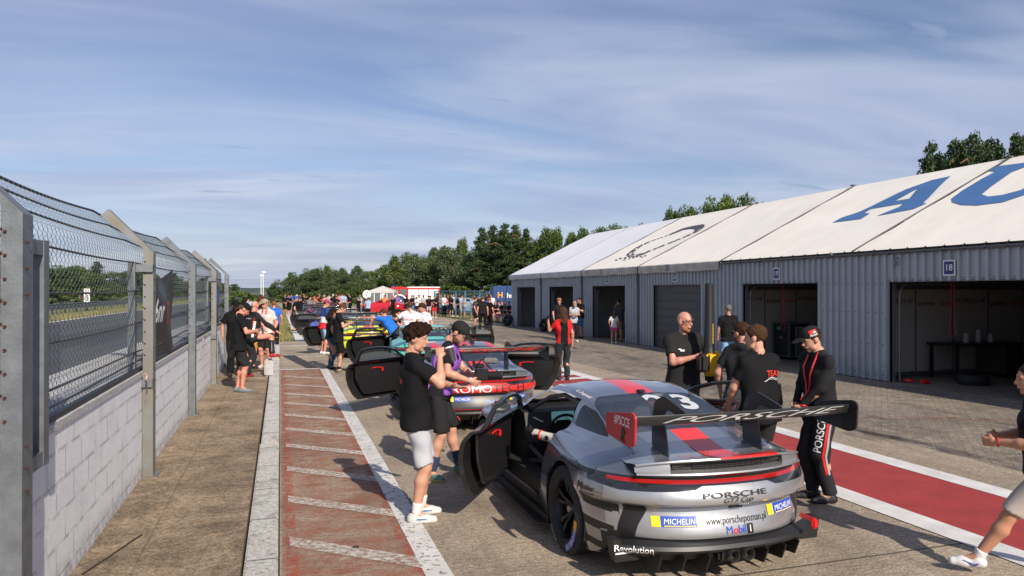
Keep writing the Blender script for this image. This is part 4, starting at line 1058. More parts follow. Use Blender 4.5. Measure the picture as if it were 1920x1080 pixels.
for s in (-1,):
    b.prism([(.42, .10), (2.05, .10), (2.05, .16), (.42, .17)], (s*.86, 0, 0), (0, 1, 0), (0, 0, 1), (s*.05, 0, 0))
    b.prism([(.42, 0), (2.05, 0), (2.0, .075), (.47, .085)], (s*.905, 0, .098), (0, 1, 0), (s, 0, 0), (0, 0, .012))
SH['skirt'] = keep(b, 'side_skirt', BLACK)
# cabin: tub, dash, seat, cage
b = MB()
b.bb(-.80, .80, -.1, 1.95, .15, .20)
b.bb(-.86, -.70, .30, 2.0, .16, .40).bb(.70, .86, .30, 2.0, .16, .40)
b.bb(-.72, .72, -.12, -.06, .20, .84)
b.prism([(1.50, .58), (1.62, .86), (1.95, .90), (1.95, .20), (1.66, .20)], (-.72, 0, 0), (0, 1, 0), (0, 0, 1), (1.44, 0, 0))
b.bb(-.14, .14, .55, 1.6, .20, .42)
SH['tub'] = keep(b, 'cabin_tub', mat('cabin_black', (.018, .018, .019), .6))
b = MB()
def cageline(pts, r=.021): b.tube(pts, r, 8)
for s in (-1, 1):
    cageline([(s*.66, .42, .2), (s*.66, .42, .88), (s*.54, .42, 1.09), (s*.40, .42, 1.14)])
    cageline([(s*.54, .42, 1.09), (s*.54, .95, 1.13), (s*.57, 1.25, 1.07), (s*.62, 1.75, .86), (s*.66, 1.80, .3)])
    cageline([(s*.52, .42, 1.08), (s*.44, -.30, .86)]); cageline([(s*.68, .45, .36), (s*.69, 1.75, .58)]); cageline([(s*.68, .45, .62), (s*.69, 1.75, .34)])
cageline([(-.40, .42, 1.14), (.40, .42, 1.14)]); cageline([(-.54, .42, 1.08), (.62, .42, .25)]); cageline([(.54, .42, 1.06), (-.40, -.25, .84)]); cageline([(-.54, .42, 1.06), (.40, -.25, .84)])
cageline([(-.66, .42, .70), (.66, .42, .70)], .018)
SH['cage'] = keep(b, 'roll_cage', mat('cage_grey', (.12, .12, .125), .35, .3), True)
b = MB(); x0 = -.38
b.rbox((x0, .72, .38), (.50, .50, .14), .05); b.rbox((x0, .50, .66), (.50, .12, .58), .05, rot=Matrix.Rotation(R(-14), 3, 'X'))
for s in (-1, 1): b.rbox((x0+s*.25, .58, .52), (.05, .42, .34), .02); b.rbox((x0+s*.19, .50, .98), (.05, .22, .20), .02)
b.rbox((x0, .43, .95), (.28, .08, .22), .03)
SH['seat'] = keep(b, 'seat', mat('seat_black', (.02, .02, .022), .7), True)
b = MB(); b.tube([(x0+.14*math.cos(a), 1.36-.04*math.sin(a), .76+.11*math.sin(a)) for a in np.linspace(0, 2*math.pi, 18)[:-1]], .016, 6, closed=True); b.rbox((x0, 1.38, .76), (.16, .03, .10), .01); b.tube([(x0, 1.38, .76), (x0, 1.6, .72)], .025, 6)
SH['steer'] = keep(b, 'steering_wheel', BLACK, True)
M_SCREEN = mat('dash_screen', (.01, .03, .04), .2, emit=(.10, .25, .28, .5))
b = MB()
for s in (-1,): b.rbox((s*.97, 1.62, .93), (.20, .09, .13), .035).tube([(s*.80, 1.66, .88), (s*.9, 1.64, .91)], .016, 6)
SH['mirror'] = keep(b, 'mirror', CARBON, True)
def silver(name, col, rough=.34, metal=.75): 
    g = G(name); n = g.noise(900, 2, .5); c = g.mix(1., (*col,), g.ramp(n, [(.35, .86), (.65, 1.12)]), 'MULTIPLY'); g.b.inputs['Metallic'].default_value = metal; g.b.inputs['Coat Weight'].default_value = 1.; g.b.inputs['Coat Roughness'].default_value = .02
    return g.out(c, rough)
STICK_B = mat('sticker_blue', (.015, .07, .42), .4); STICK_Y = mat('sticker_yellow', (.85, .62, .02), .4)
LETTER_K = mat('letter_black', (.012, .012, .013), .4); LETTER_G = mat('letter_grey', (.42, .40, .40), .4)
LETTER_R = mat('letter_red', (.62, .03, .02), .4)
def rear(name, d2, m, car, x, z, off=.004, rx=1.): decal(name, d2, m, car, (x, -1.3, z), (rx, 0, 0), (0, 0, 1), BV, off, .6)
def bmark(name, d2, m, car, x, z, nrm, off=.004, bv=None):
    """decal seen from a slanted direction nrm (horizontal)"""
    n = Vector(nrm).normalized(); r = Vector((0, 0, 1)).cross(n); 
    decal(name, d2, m, car, Vector((x[0], x[1], z)), r, (0, 0, 1), bv or BV, off, .6)
def seam(name, pts, n, m, car, w=.002, bv=None):
    n = Vector(n).normalized(); P3 = []
    for i in range(len(pts)-1):
        for k in range(6):
            p = Vector(pts[i]).lerp(Vector(pts[i+1]), k/6); h = (bv or BV).ray_cast(p+n*.5, -n)
            if h[0] is not None: P3.append(h[0]+n*.0005)
    if len(P3) > 1: MB().tube(P3, w, 4).build(name, m, car)
def make_car(Y, X, label, cols, open_=(55, 55), yaw=0., detail=2, wing=True, letters=True):
    """cols: dict slot -> material"""
    t = empty('racing_car', (X, Y, 0), R(yaw)); tag(t, label, 'racing car', 'racing cars lined up in the pit lane')
    def put(me, name, ms_, parent=t, loc=None, rz=None):
        o = link(name, me, parent, loc, rz)
        for i, m in enumerate(ms_):
            o.material_slots[i].link = 'OBJECT'; o.material_slots[i].material = m
        return o
    ms_ = [cols.get(s, cols['paint']) for s in SLOTS[:4]]+[cols.get('trim', BLACK), cols.get('lamp', M_LAMP), cols.get('lamp_house', M_LH), cols.get('band', cols['paint']), cols.get('lower_rear', cols['paint']), cols.get('rear_panel', cols['paint'])]
    body = put(BASE['body'], 'body', ms_)
    put(BASE['rear_window'], 'rear_window', [cols.get('glass', GLASS)]); put(BASE['windscreen'], 'windscreen', [GLASSC])
    for s, nm in ((-1, 'l'), (1, 'r')):
        put(BASE['quarter_'+nm], 'quarter_window', [dark_glass()])
        d = put(BASE['door_'+nm], 'door', ms_+[CARBON], loc=(s*HINGE[0], HINGE[1], 0), rz=s*R(open_[0 if s < 0 else 1]))
        put(BASE['dglass_'+nm], 'window', [GLASSC], d)
        if detail:
            b = MB(); xi = -s*.07
            b.prism(rpoly([(-.18, .34), (-.12, .86), (-1.25, .88), (-1.22, .62), (-1.05, .36)], .06, 3), (xi-s*.0, 0, 0), (0, 1, 0), (0, 0, 1), (-s*.025, 0, 0)); b.build('door_lining', CARBON, d)
            b = MB(); x2 = xi-s*.04; b.tube([(x2, -.62, .78), (x2-s*.0, -.75, .80), (x2, -.86, .79)], .009, 6).rbox((x2, -.60, .75), (.025, .04, .07), .01); b.build('door_pull', REDP, d)
    for i in (0, 1):
        yc, zc, r = WS[i]; w = .315 if i == 0 else .29; xo = .955 if i == 0 else .935
        for s in (-1, 1):
            e = empty('wheel', (s*(xo-w/2), yc, .352 if i == 0 else .333)); e.parent = t
            if s > 0: e.rotation_euler = (0, 0, math.pi)
            for k in ('tyre', 'rim')+(('wheel_nut', 'brake_disc') if detail else ()): link(k, WHL[i][k], e)
            b = MB(); A = np.linspace(-.35, math.pi+.35, 20)
            b.grid([[(s*x, yc+(r+.004)*math.cos(a), zc+(r+.004)*math.sin(a)) for a in A] for x in (xo-.03, .62)])
            b.add([(s*.62, yc+r*math.cos(a), zc+r*math.sin(a)) for a in A], [tuple(range(len(A)))])
            b.build('wheel_arch_liner', BLACK, t)
    for k, nm, m in (('spoiler', 'tail_spoiler', cols.get('spoiler', cols['paint'])), ('intake', 'intake', None), ('grille', 'grille', None), ('diffuser', 'diffuser', cols.get('diffuser')), ('exhaust', 'exhaust', None), ('skirt', 'side_skirt', None), ('tub', 'cabin_tub', None), ('cage', 'roll_cage', cols.get('cage')), ('seat', 'seat', None), ('steer', 'steering_wheel', None), ('mirror', 'mirror', None)):
        o = link(nm, SH[k], t)
        if k in ('skirt', 'mirror'): o2 = link(nm, SH[k], t); o2.scale = (-1, 1, 1)
        if m is not None: o.material_slots[0].link = 'OBJECT'; o.material_slots[0].material = m
    wg = link('rear_wing', SH['wing_plane'], t, (0, 0, .04)); wg.scale = (.965, 1, 1)
    for s in (-1, 1): link('wing_mount', SH['swan'], wg, (s*.42, 0, 0))
    for s in (-1, 1):
        o = link('endplate', SH['plate'], wg, (s*.935, 0, 0))
        if s < 0 and 'plate' in cols: o.material_slots[0].link = 'OBJECT'; o.material_slots[0].material = cols['plate']
    if detail:
        MB().rbox((-.30, 1.585, .80), (.26, .02, .12), .01, rot=Matrix.Rotation(R(-12), 3, 'X')).build('dash_screen', M_SCREEN, t)
        decal('screen_letter', txt('N', .07), WHITE, t, (-.28, 1.565, .80), (1, 0, 0), (0, 0, 1))
        b = MB(); b.rbox((.62, -.985, .43), (.035, .16, .035), .012).rbox((.62, -1.06, .41), (.05, .035, .07), .012); b.build('tow_hook', REDP, t, smooth=True)
        b = MB(); b.lathe([(0, .001), (0, .03), (-.012, .03)], (0, 0, 0), 'Z', 12)
        MB().rbox((.0, .45, TT(.45)+.012), (.07, .07, .02), .008).build('roof_aerial', BLACK, t)
    if letters:
        wb_ = BVHTree.FromPolygons([v.co.copy() for v in SH['wing_plane'].vertices], [list(p.vertices) for p in SH['wing_plane'].polygons])
        decal('wing_lettering', txt('PORSCHE', .064, .0, .7, 5.2, .02), cols.get('wingtext', mat('wing_letter_silver', (.42, .42, .42), .5)), wg, (0, -1.125, 1.206), (1, 0, 0), (0, -.28, .96), wb_, .003, .3)
    return t, body
M_LAMP = mat('tail_lamp_red', (.32, .008, .008), .12, coat=1.)
M_LH = mat('lamp_housing', (.015, .016, .018), .12, coat=1.)
SILV = silver('silver_paint', (.33, .345, .37), .26, .85); SILV2 = silver('silver_lower', (.42, .43, .44), .36, .7)
GREY = silver('grey_paint', (.25, .27, .29), .35, .7)
RED_S = mat('stripe_red', (.68, .018, .012), .3, coat=.5)
REDG = G('red_music_pattern')
c = REDG.ramp(REDG.vor(16, REDG.mp((1, 1, 1.2))), [(.0, (.25, .005, .005)), (.10, (.25, .005, .005)), (.13, (.60, .02, .015)), (1, (.66, .025, .02))]); REDG.out(c, .35); REDG.b.inputs['Coat Weight'].default_value = .5
car1, body1 = make_car(5.42, 3.12, 'silver racing car nearest the camera with a red centre stripe and open doors', dict(paint=SILV, stripe=RED_S, stripe_edge=SILV, outer_stripe=SILV, band=BLACK, lower_rear=SILV2, rear_panel=SILV2, spoiler=SILV2, plate=mat('plate_red', (.42, .02, .03), .35)), (33, 58))
rear('lettering', txt('PORSCHE', .052, .004, 0, 2.35, .012), LETTER_K, car1, -.03, .674, .011)
rear('lettering', txt('GT3 Cup', .050, .0, .45, 1.3, .02), LETTER_K, car1, -.02, .634, .007)
rear('lettering', txt('www.porschepoznan.pl', .070, -.002, .15, .78, .02), LETTER_K, car1, .03, .470)
rear('lettering', txt('M', .078, .0, 0, 1.0, .03), STICK_B, car1, -.05, .400)
rear('lettering', txt('o', .075, .016, 0, 1.0, .03), REDP, car1, .003, .400)
rear('lettering', txt('bil', .075, .016, 0, 1.0, .03), STICK_B, car1, .058, .400)
rear('sticker', panel2d(.052, .070, .02), LETTER_K, car1, .125, .400); rear('lettering', txt('1', .065, .01), WHITE, car1, .125, .400, .007)
rear('sticker', panel2d(.105, .062, .03), LETTER_K, car1, .03, .578, .007)
dots = MB(); 
for i in range(5):
    for j in range(4): 
        cx_, cz_ = -.010+i*.018+(j % 2)*.008, .556+j*.015
        h = BV.ray_cast(Vector((cx_, -1.5, cz_)), Vector((0, 1, 0)))
        if h[0]: dots.lathe([(-.012, .0001), (-.012, .005), (-.010, .005)], (h[0].x, h[0].y, h[0].z), 'Y', 8)
dots.build('sticker_dots', mat('dot_grey', (.4, .4, .42), .5), car1)
for (x, z) in ((-.47, .475), (.50, .500)):
    bmark('sticker', panel2d(.30, .072, .03), STICK_B, car1, (x, -1.3), z, (x*.15, -1, 0), .004)
    nx = .15*x; bmark('sticker', panel2d(.06, .072, .03), STICK_Y, car1, (x-.13, -1.3), z, (nx, -1, 0), .006)
    bmark('lettering', txt('MICHELIN', .052, .0, .2, .95, .03), WHITE, car1, (x+.028, -1.3), z, (nx, -1, 0), .007)
    bmark('sticker_stripe', panel2d(.22, .006, .03), STICK_Y, car1, (x+.03, -1.3), z-.028, (nx, -1, 0), .007)
bmark('lettering', txt('Revolution', .066, .006, 0, .95, .02), WHITE, car1, (-.86, -1.0), .300, (-.8, -1, 0), .006, BVD)
bmark('lettering', txt('racing', .042, .008, 0, 1.2, .03), WHITE, car1, (-.78, -1.0), .258, (-.8, -1, 0), .006, BVD)
bmark('sticker_stripe', panel2d(.16, .012, .03), WHITE, car1, (-.88, -.95), .262, (-.8, -1, 0), .006, BVD)
bmark('lettering', txt('www.porschepoznan.pl', .072, -.002, .2, .80, .03), LETTER_K, car1, (-1.3, -.33), .775, (-1, -.30, .0))
bmark('lettering', txt('M', .11, .0, .25, .9, .03), LETTER_K, car1, (-1.3, -.455), .640, (-1, -.25, 0))
bmark('lettering', txt('yszkier', .062, .008, .25, .85, .03), LETTER_K, car1, (-1.25, -.58), .652, (-1, -.35, 0))
bmark('lettering', txt('otorsport', .045, .006, .25, .9, .03), LETTER_K, car1, (-1.25, -.57), .610, (-1, -.35, 0))
for y_, x_, s_ in ((1.05, -.60, 'A. Myszkier'), (.55, -.62, 'G. Drapinski')):
    decal('lettering', txt(s_, .050, .004, .1, 1., .05), WHITE, car1, (-.52, y_, 1.195), (0, -1, 0), (.8, 0, .6), BV, .004, .15)
M_NUM = mat('number_dim_white', (.5, .52, .55), .4)
def winnum(s, x):
    d2 = txt(s, .44, .035, .0, .9, .04); decal('race_number', d2, M_NUM, car1, (x, .08, 1.5), (1, 0, 0), (0, 1, .3), BV, .004, .8)
winnum('2', .04); winnum('3', .31)
pl = [c for c in bpy.data.objects if c.name.startswith('endplate') and c.parent and c.parent.parent == car1][0]
decal('lettering', txt('#PSCCE', .085, .012, 0, .78), mat('letter_pink', (.75, .62, .62), .5), pl, (-.008, -1.0, 1.195), (0, -1, 0), (0, 0, 1))
decal('emblem', ([(-.03, -.05), (0, .05), (.05, .02), (.02, -.02), (.04, -.06), (-.01, -.045)], [[0, 1, 3], [1, 2, 3], [0, 3, 5], [3, 4, 5]]), LETTER_K, pl, (-.008, -1.0, 1.11), (0, -1, 0), (0, 0, 1))
for s_ in (-1, 1):
    seam('shut_line', [(s_*.95, -.36, .775), (s_*.95, -.55, .768), (s_*.92, -.68, .76)], (s_, 0, .1), BLACK, car1)
    seam('shut_line', [(s_*.70, -.80, .9), (s_*.66, -.70, .9), (s_*.585, -.52, .9), (s_*.60, -.46, .95)], (0, 0, 1), BLACK, car1)
# stripe stub on the lip of the tail
def lipstripe(car, xs, k0, m):
    rows = []
    for x in xs:
        t_ = top_row(x, .0035); zl = t_[-1][2]; rows.append(t_[k0:]+[(x, lip(x)-.008, zl-.013)])
    MB().grid(rows).build('lip_stripe', m, car, fix=False)
lipstripe(car1, np.linspace(.13, .40, 7), 3, RED_S); lipstripe(car1, np.linspace(-.124, .124, 7), 0, RED_S)
# tyre lettering on the near rear wheel
def arc_txt(s, size, r, a0, da, x, m, parent):
    b = MB()
    for k, ch in enumerate(s):
        d2 = txt(ch, size, .004); a = a0-k*da
        V = []
        for u, v in d2[0]:
            th = a-u/r; rr_ = r+v; V.append((x, -rr_*math.cos(th), rr_*math.sin(th)))
        b.add(V, d2[1])
    b.build('tyre_lettering', m, parent, fix=False)
wh = [c for c in car1.children if c.name.startswith('wheel') and 'arch' not in c.name and c.location.x < 0 and c.location.y < .5][0]
b = MB()
A = [(-.158, -(r_)*math.cos(a), r_*math.sin(a)) for a in np.linspace(-1.25, -.28, 14) for r_ in (.262, .318)]
MB().add([(x-.001, y, z) for x, y, z in A], [(2*i, 2*i+1, 2*i+3, 2*i+2) for i in range(13)]).build('tyre_band', STICK_B, wh, fix=False)
A = [(-.159, -(r_)*math.cos(a), r_*math.sin(a)) for a in np.linspace(-.28, -.02, 5) for r_ in (.262, .318)]
MB().add(A, [(2*i, 2*i+1, 2*i+3, 2*i+2) for i in range(4)]).build('tyre_band', mat('tyre_orange', (.75, .35, .02), .5), wh, fix=False)
arc_txt('MICHELIN'[::-1], .050, .290, -1.12, -.115, -.161, WHITE, wh)
arc_txt('PILOT', .045, .290, -1.95, .12, -.161, LETTER_G, wh)
# second car
car2, body2 = make_car(11.35, 2.96, 'grey and red racing car second in the line with three red roof stripes', dict(paint=GREY, stripe=REDG.m, stripe_edge=BLACK, outer_stripe=REDG.m, lower_rear=mat('dark_grey_bumper', (.06, .06, .062), .4), rear_panel=REDG.m, spoiler=GREY, wingtext=LETTER_R), (50, 56))
rear('lettering', txt('PROMO', .15, .0, 0, 1.35, .02), WHITE, car2, -.30, .650)
rear('lettering', txt('TECH', .15, .0, 0, 1.45, .02), LETTER_K, car2, .34, .650)
for x in (-.42, .55):
    bmark('sticker', panel2d(.30, .072, .03), STICK_B, car2, (x, -1.3), .50, (x*.15, -1, 0), .004)
    bmark('sticker', panel2d(.05, .072, .03), STICK_Y, car2, (x-.13, -1.3), .50, (x*.15, -1, 0), .006)
    bmark('lettering', txt('MICHELIN', .052, .0, .2, .95, .03), WHITE, car2, (x+.02, -1.3), .50, (x*.15, -1, 0), .007)
rear('lettering', txt('Mobil 1', .085, .0, 0, 1.0, .03), mat('sticker_lightblue', (.2, .35, .7), .5), car2, .10, .45)
lipstripe(car2, np.linspace(-.124, .124, 7), 0, REDG.m); lipstripe(car2, np.linspace(.125, .162, 3), 0, BLACK); lipstripe(car2, np.linspace(-.162, -.125, 3), 0, BLACK)
rear('red_trim', panel2d(1.0, .008, .04), REDP, car2, 0, .352)
b = MB()
for s in (-1, 1):
    pts = []
    for (x, z) in ((.42, .20), (.50, .33), (.74, .335)):
        h = BV.ray_cast(Vector((s*x, -1.5, max(z, .34))), Vector((0, 1, 0))); pts.append((s*x, (h[0].y if h[0] else -.95)-.06, z))
    b.tube(pts, .008, 5)
b.build('red_trim', REDP, car2)
TEAL = mat('teal_paint', (.10, .50, .42), .3, coat=.6); YEL = mat('yellow_paint', (.80, .84, .02), .3, coat=.6)
make_car(17.6, 3.5, 'teal racing car third in the line behind the man in grey shorts', dict(paint=TEAL, stripe=TEAL, stripe_edge=TEAL, outer_stripe=TEAL, lower_rear=TEAL), (50, 62), detail=1)
car4, _ = make_car(23.7, 2.7, 'yellow racing car fourth in the line with a red roof panel', dict(paint=YEL, stripe=mat('orange_roof', (.62, .12, .05), .4), stripe_edge=mat('orange_roof', (.62, .12, .05), .4), outer_stripe=YEL, lower_rear=YEL, rear_panel=YEL), (55, 62), detail=1)
decal('sticker', panel2d(.62, .13, .05), REDP, car4, (.0, -.60, 1.2), (1, 0, 0), (0, 1, .35), BV, .006, .8)
decal('lettering', txt('DOJAZD', .10, .01, 0, 1.), WHITE, car4, (.0, -.60, 1.2), (1, 0, 0), (0, 1, .35), BV, .010, .8)
decal('sticker', panel2d(.42, .22, .05), TEAL, car4, (.52, -1.3, .52), (1, 0, 0), (0, 0, 1), BV, .004, .6)
LG = silver('pale_grey_paint', (.42, .45, .48), .35, .5)
for (y, x, lab, m, m2) in ((29.6, 2.7, 'pale silver racing car fifth in the line beyond the yellow one', LG, BLACK), (35.6, 2.6, 'white racing car sixth in the line', mat('white_car', (.62, .64, .66), .3, coat=.5), None), (41.6, 2.5, 'dark grey racing car seventh in the line', mat('dark_car', (.05, .055, .06), .3, coat=.5), None), (47.6, 2.4, 'magenta roofed racing car near the far end of the line', mat('magenta_car', (.33, .03, .12), .3, coat=.5), None), (53.8, 2.2, 'black racing car at the far end of the line', mat('black_car', (.03, .03, .035), .3, coat=.5), None)):
    make_car(y, x, lab, dict(paint=m, stripe=m2 or m, stripe_edge=m, outer_stripe=m, lower_rear=m), (70 if y < 36 else 4, 3), detail=0, letters=False)
# ---------------- people ----------------
def surfnet(D, lo, vx):
    Sg = D < 0; nx, ny, nz = D.shape
    c = Sg[:-1, :-1, :-1].astype(np.int8)*0
    for dx in (0, 1):
        for dy in (0, 1):
            for dz in (0, 1): c = c+Sg[dx:nx-1+dx, dy:ny-1+dy, dz:nz-1+dz]
    mask = (c > 0) & (c < 8); I = np.argwhere(mask)
    if len(I) == 0: return [], []
    idx = -np.ones(mask.shape, int); idx[mask] = np.arange(len(I))
    pos = np.zeros((len(I), 3)); cnt = np.zeros(len(I))
    cr_ = [(a, b) for a in range(8) for b in range(8) if a < b and bin(a ^ b).count('1') == 1]
    off = [np.array([(k >> 2) & 1, (k >> 1) & 1, k & 1]) for k in range(8)]
    val = [D[tuple((I+o).T)] for o in off]
    for a, b in cr_:
        va, vb = val[a], val[b]; m = (va < 0) != (vb < 0)
        t = np.where(m, va/np.where(m, va-vb, 1), 0)[:, None]
        p = off[a]+(off[b]-off[a])*t; pos[m] += p[m]; cnt[m] += 1
    V = (I+pos/cnt[:, None])*vx+lo
    Fq = []
    for ax in range(3):
        u, w = (ax+1) % 3, (ax+2) % 3
        sl0 = [slice(1, -1)]*3; sl1 = [slice(1, -1)]*3; sl0[ax] = slice(0, -1); sl1[ax] = slice(1, None)
        A, B = Sg[tuple(sl0)], Sg[tuple(sl1)]; E = np.argwhere(A != B)
        if len(E) == 0: continue
        flip = A[tuple(E.T)]
        o = np.ones(3, int); o[ax] = 0; E = E+o
        du = np.zeros(3, int); du[u] = 1; dw = np.zeros(3, int); dw[w] = 1
        q_ = np.stack([idx[tuple((E-du-dw).T)], idx[tuple((E-dw).T)], idx[tuple(E.T)], idx[tuple((E-du).T)]], 1)
        q_[~flip] = q_[~flip][:, ::-1]; Fq.append(q_)
    return V, np.concatenate(Fq)
def bone(a, b, ra, rb, cut0=None, cut1=None, sx=None):
    """tapered limb; cut0/cut1: fraction along the bone where it ends flat"""
    return ('c', np.array(a, float), np.array(b, float), ra, rb, cut0, cut1, sx)
def ell(c, r, M=None): return ('e', np.array(c, float), np.array(r, float), M)
def prim_d(p, P):
    if p[0] == 'c':
        _, a, b, ra, rb, c0, c1, sx = p; ab = b-a; L2 = max(ab@ab, 1e-9); h0 = (P-a)@ab/L2; h = np.clip(h0, 0, 1)
        Q = P-a-h[..., None]*ab
        if sx is not None: Q = Q/sx
        d = np.linalg.norm(Q, axis=-1)-(ra+(rb-ra)*h); Ln = math.sqrt(L2)
        if c0 is not None: d = np.maximum(d, (c0-h0)*Ln)
        if c1 is not None: d = np.maximum(d, (h0-c1)*Ln)
        return d
    _, c, r, M = p; Q = P-c
    if M is not None: Q = Q@M      # M columns = local axes
    k = np.linalg.norm(Q/r, axis=-1); return (k-1)*min(r)*np.clip(k, .6, 1.4)
def field(prims, vx, k=.03, planes=(), subs=(), disp=None):
    lo = np.full(3, 1e9); hi = -lo
    for p in prims:
        if p[0] == 'c':
            r = max(p[3], p[4])*(1.3 if p[7] is not None else 1); lo = np.minimum(lo, np.minimum(p[1], p[2])-r); hi = np.maximum(hi, np.maximum(p[1], p[2])+r)
        else: r = max(p[2]); lo = np.minimum(lo, p[1]-r); hi = np.maximum(hi, p[1]+r)
    lo -= 3*vx; hi += 3*vx; n = np.ceil((hi-lo)/vx).astype(int)+1
    G_ = [lo[i]+vx*np.arange(n[i]) for i in range(3)]
    D = np.full(n, .2)
    P = np.stack(np.meshgrid(*G_, indexing='ij'), -1)
    for p in prims:
        if p[0] == 'c': r = max(p[3], p[4])*(1.3 if p[7] is not None else 1); a = np.minimum(p[1], p[2])-r; b = np.maximum(p[1], p[2])+r
        else: r = max(p[2]); a = p[1]-r; b = p[1]+r
        m = k+2*vx; i0 = np.clip(((a-m-lo)/vx).astype(int), 0, n-1); i1 = np.clip(((b+m-lo)/vx).astype(int)+2, 1, n)
        s = tuple(slice(i0[i], i1[i]) for i in range(3))
        d = prim_d(p, P[s]); h = np.clip(.5+.5*(D[s]-d)/k, 0, 1); D[s] = D[s]*(1-h)+d*h-k*h*(1-h)
    for p in subs: D = np.maximum(D, -prim_d(p, P))
    if disp is not None: D = D+disp(P)
    for (c, nn) in planes: D = np.maximum(D, (P-np.array(c))@np.array(nn))
    return surfnet(D, lo, vx)
def join(parts):
    V = []; Fc = []; M = []; o = 0
    for (v, f, m) in parts:
        if len(v) == 0: continue
        V.append(np.asarray(v)); Fc.append(np.asarray(f)+o); M += [m]*len(f); o += len(v)
    return np.concatenate(V), np.concatenate(Fc), M
def mesh_np(name, V, Fc, mats, mi, parent):
    me = bpy.data.meshes.new(name); me.from_pydata(V.tolist() if hasattr(V, 'tolist') else V, [], Fc.tolist() if hasattr(Fc, 'tolist') else Fc)
    for m in mats: me.materials.append(m)
    if len(mats) > 1: me.polygons.foreach_set('material_index', mi)
    me.polygons.foreach_set('use_smooth', [True]*len(me.polygons)); me.update()
    return link(name, me, parent)
def ik(a, t, l1, l2, hint):
    a, t, hint = np.array(a, float), np.array(t, float), np.array(hint, float); d = t-a; D_ = np.linalg.norm(d)
    if D_ > (l1+l2)*.999: t = a+d/D_*(l1+l2)*.999; d = t-a; D_ = np.linalg.norm(d)
    u = d/D_; x = (l1*l1-l2*l2+D_*D_)/(2*D_); h = math.sqrt(max(l1*l1-x*x, 0)); hh = hint-u*(hint@u); hh /= max(np.linalg.norm(hh), 1e-6)
    return a+u*x+hh*h, t
def rotm(axis, deg): return np.array(Matrix.Rotation(R(deg), 3, Vector(axis)))
def folds(seed, amp):
    r = random.Random(seed); ws = [(np.array([r.uniform(-1, 1)*26, r.uniform(-1, 1)*26, r.uniform(.25, 1)*20]), r.uniform(0, 6)) for _ in range(4)]
    def f(P):
        s = 0; wob = .6*np.sin(P@np.array([9., 7, 11])+seed)
        for w, ph in ws: s = s+np.sin(P@w+ph+wob*2)
        return amp*.5*s
    return f
CLOTH = {}
def cloth(c, rough=.85):
    k = tuple(round(x, 3) for x in c)
    if k not in CLOTH:
        CLOTH[k] = mat('cloth_%02x%02x%02x' % tuple(int(min(1, x)*255) for x in c), c, rough, bump=.25, bs=140, var=.10, vs=9, sheen=0)
        CLOTH[k].node_tree.nodes['Principled BSDF'].inputs['Specular IOR Level'].default_value = .18
    return CLOTH[k]
def skinm(c):
    k = ('s',)+tuple(c)
    if k not in CLOTH:
        m = mat('skin_%d' % int(c[0]*1000), c, .48, var=.10, vs=12); m.node_tree.nodes['Principled BSDF'].inputs['Subsurface Weight'].default_value = .06; m.node_tree.nodes['Principled BSDF'].inputs['Subsurface Radius'].default_value = (.02, .008, .004); CLOTH[k] = m
    return CLOTH[k]
def hairm(c):
    m = mat('hair_%d_%d' % (int(c[0]*999), int(c[2]*999)), c, .7, var=.5, vs=60, bump=.8, bs=90); m.node_tree.nodes['Principled BSDF'].inputs['Specular IOR Level'].default_value = .12; return m
SK = (.50, .26, .175); SKT = (.40, .19, .12); SKR = (.56, .24, .17)
K_, BLK = (.007, .007, .008), (.011, .011, .013)
BR, BL, DK, GY = (.075, .035, .018), (.28, .18, .09), (.018, .012, .009), (.20, .19, .18)
EYE_W = mat('eye_white', (.34, .28, .25), .4); EYE_D = mat('eye_dark', (.02, .012, .01), .2); LIP = mat('lip', (.38, .13, .11), .5)
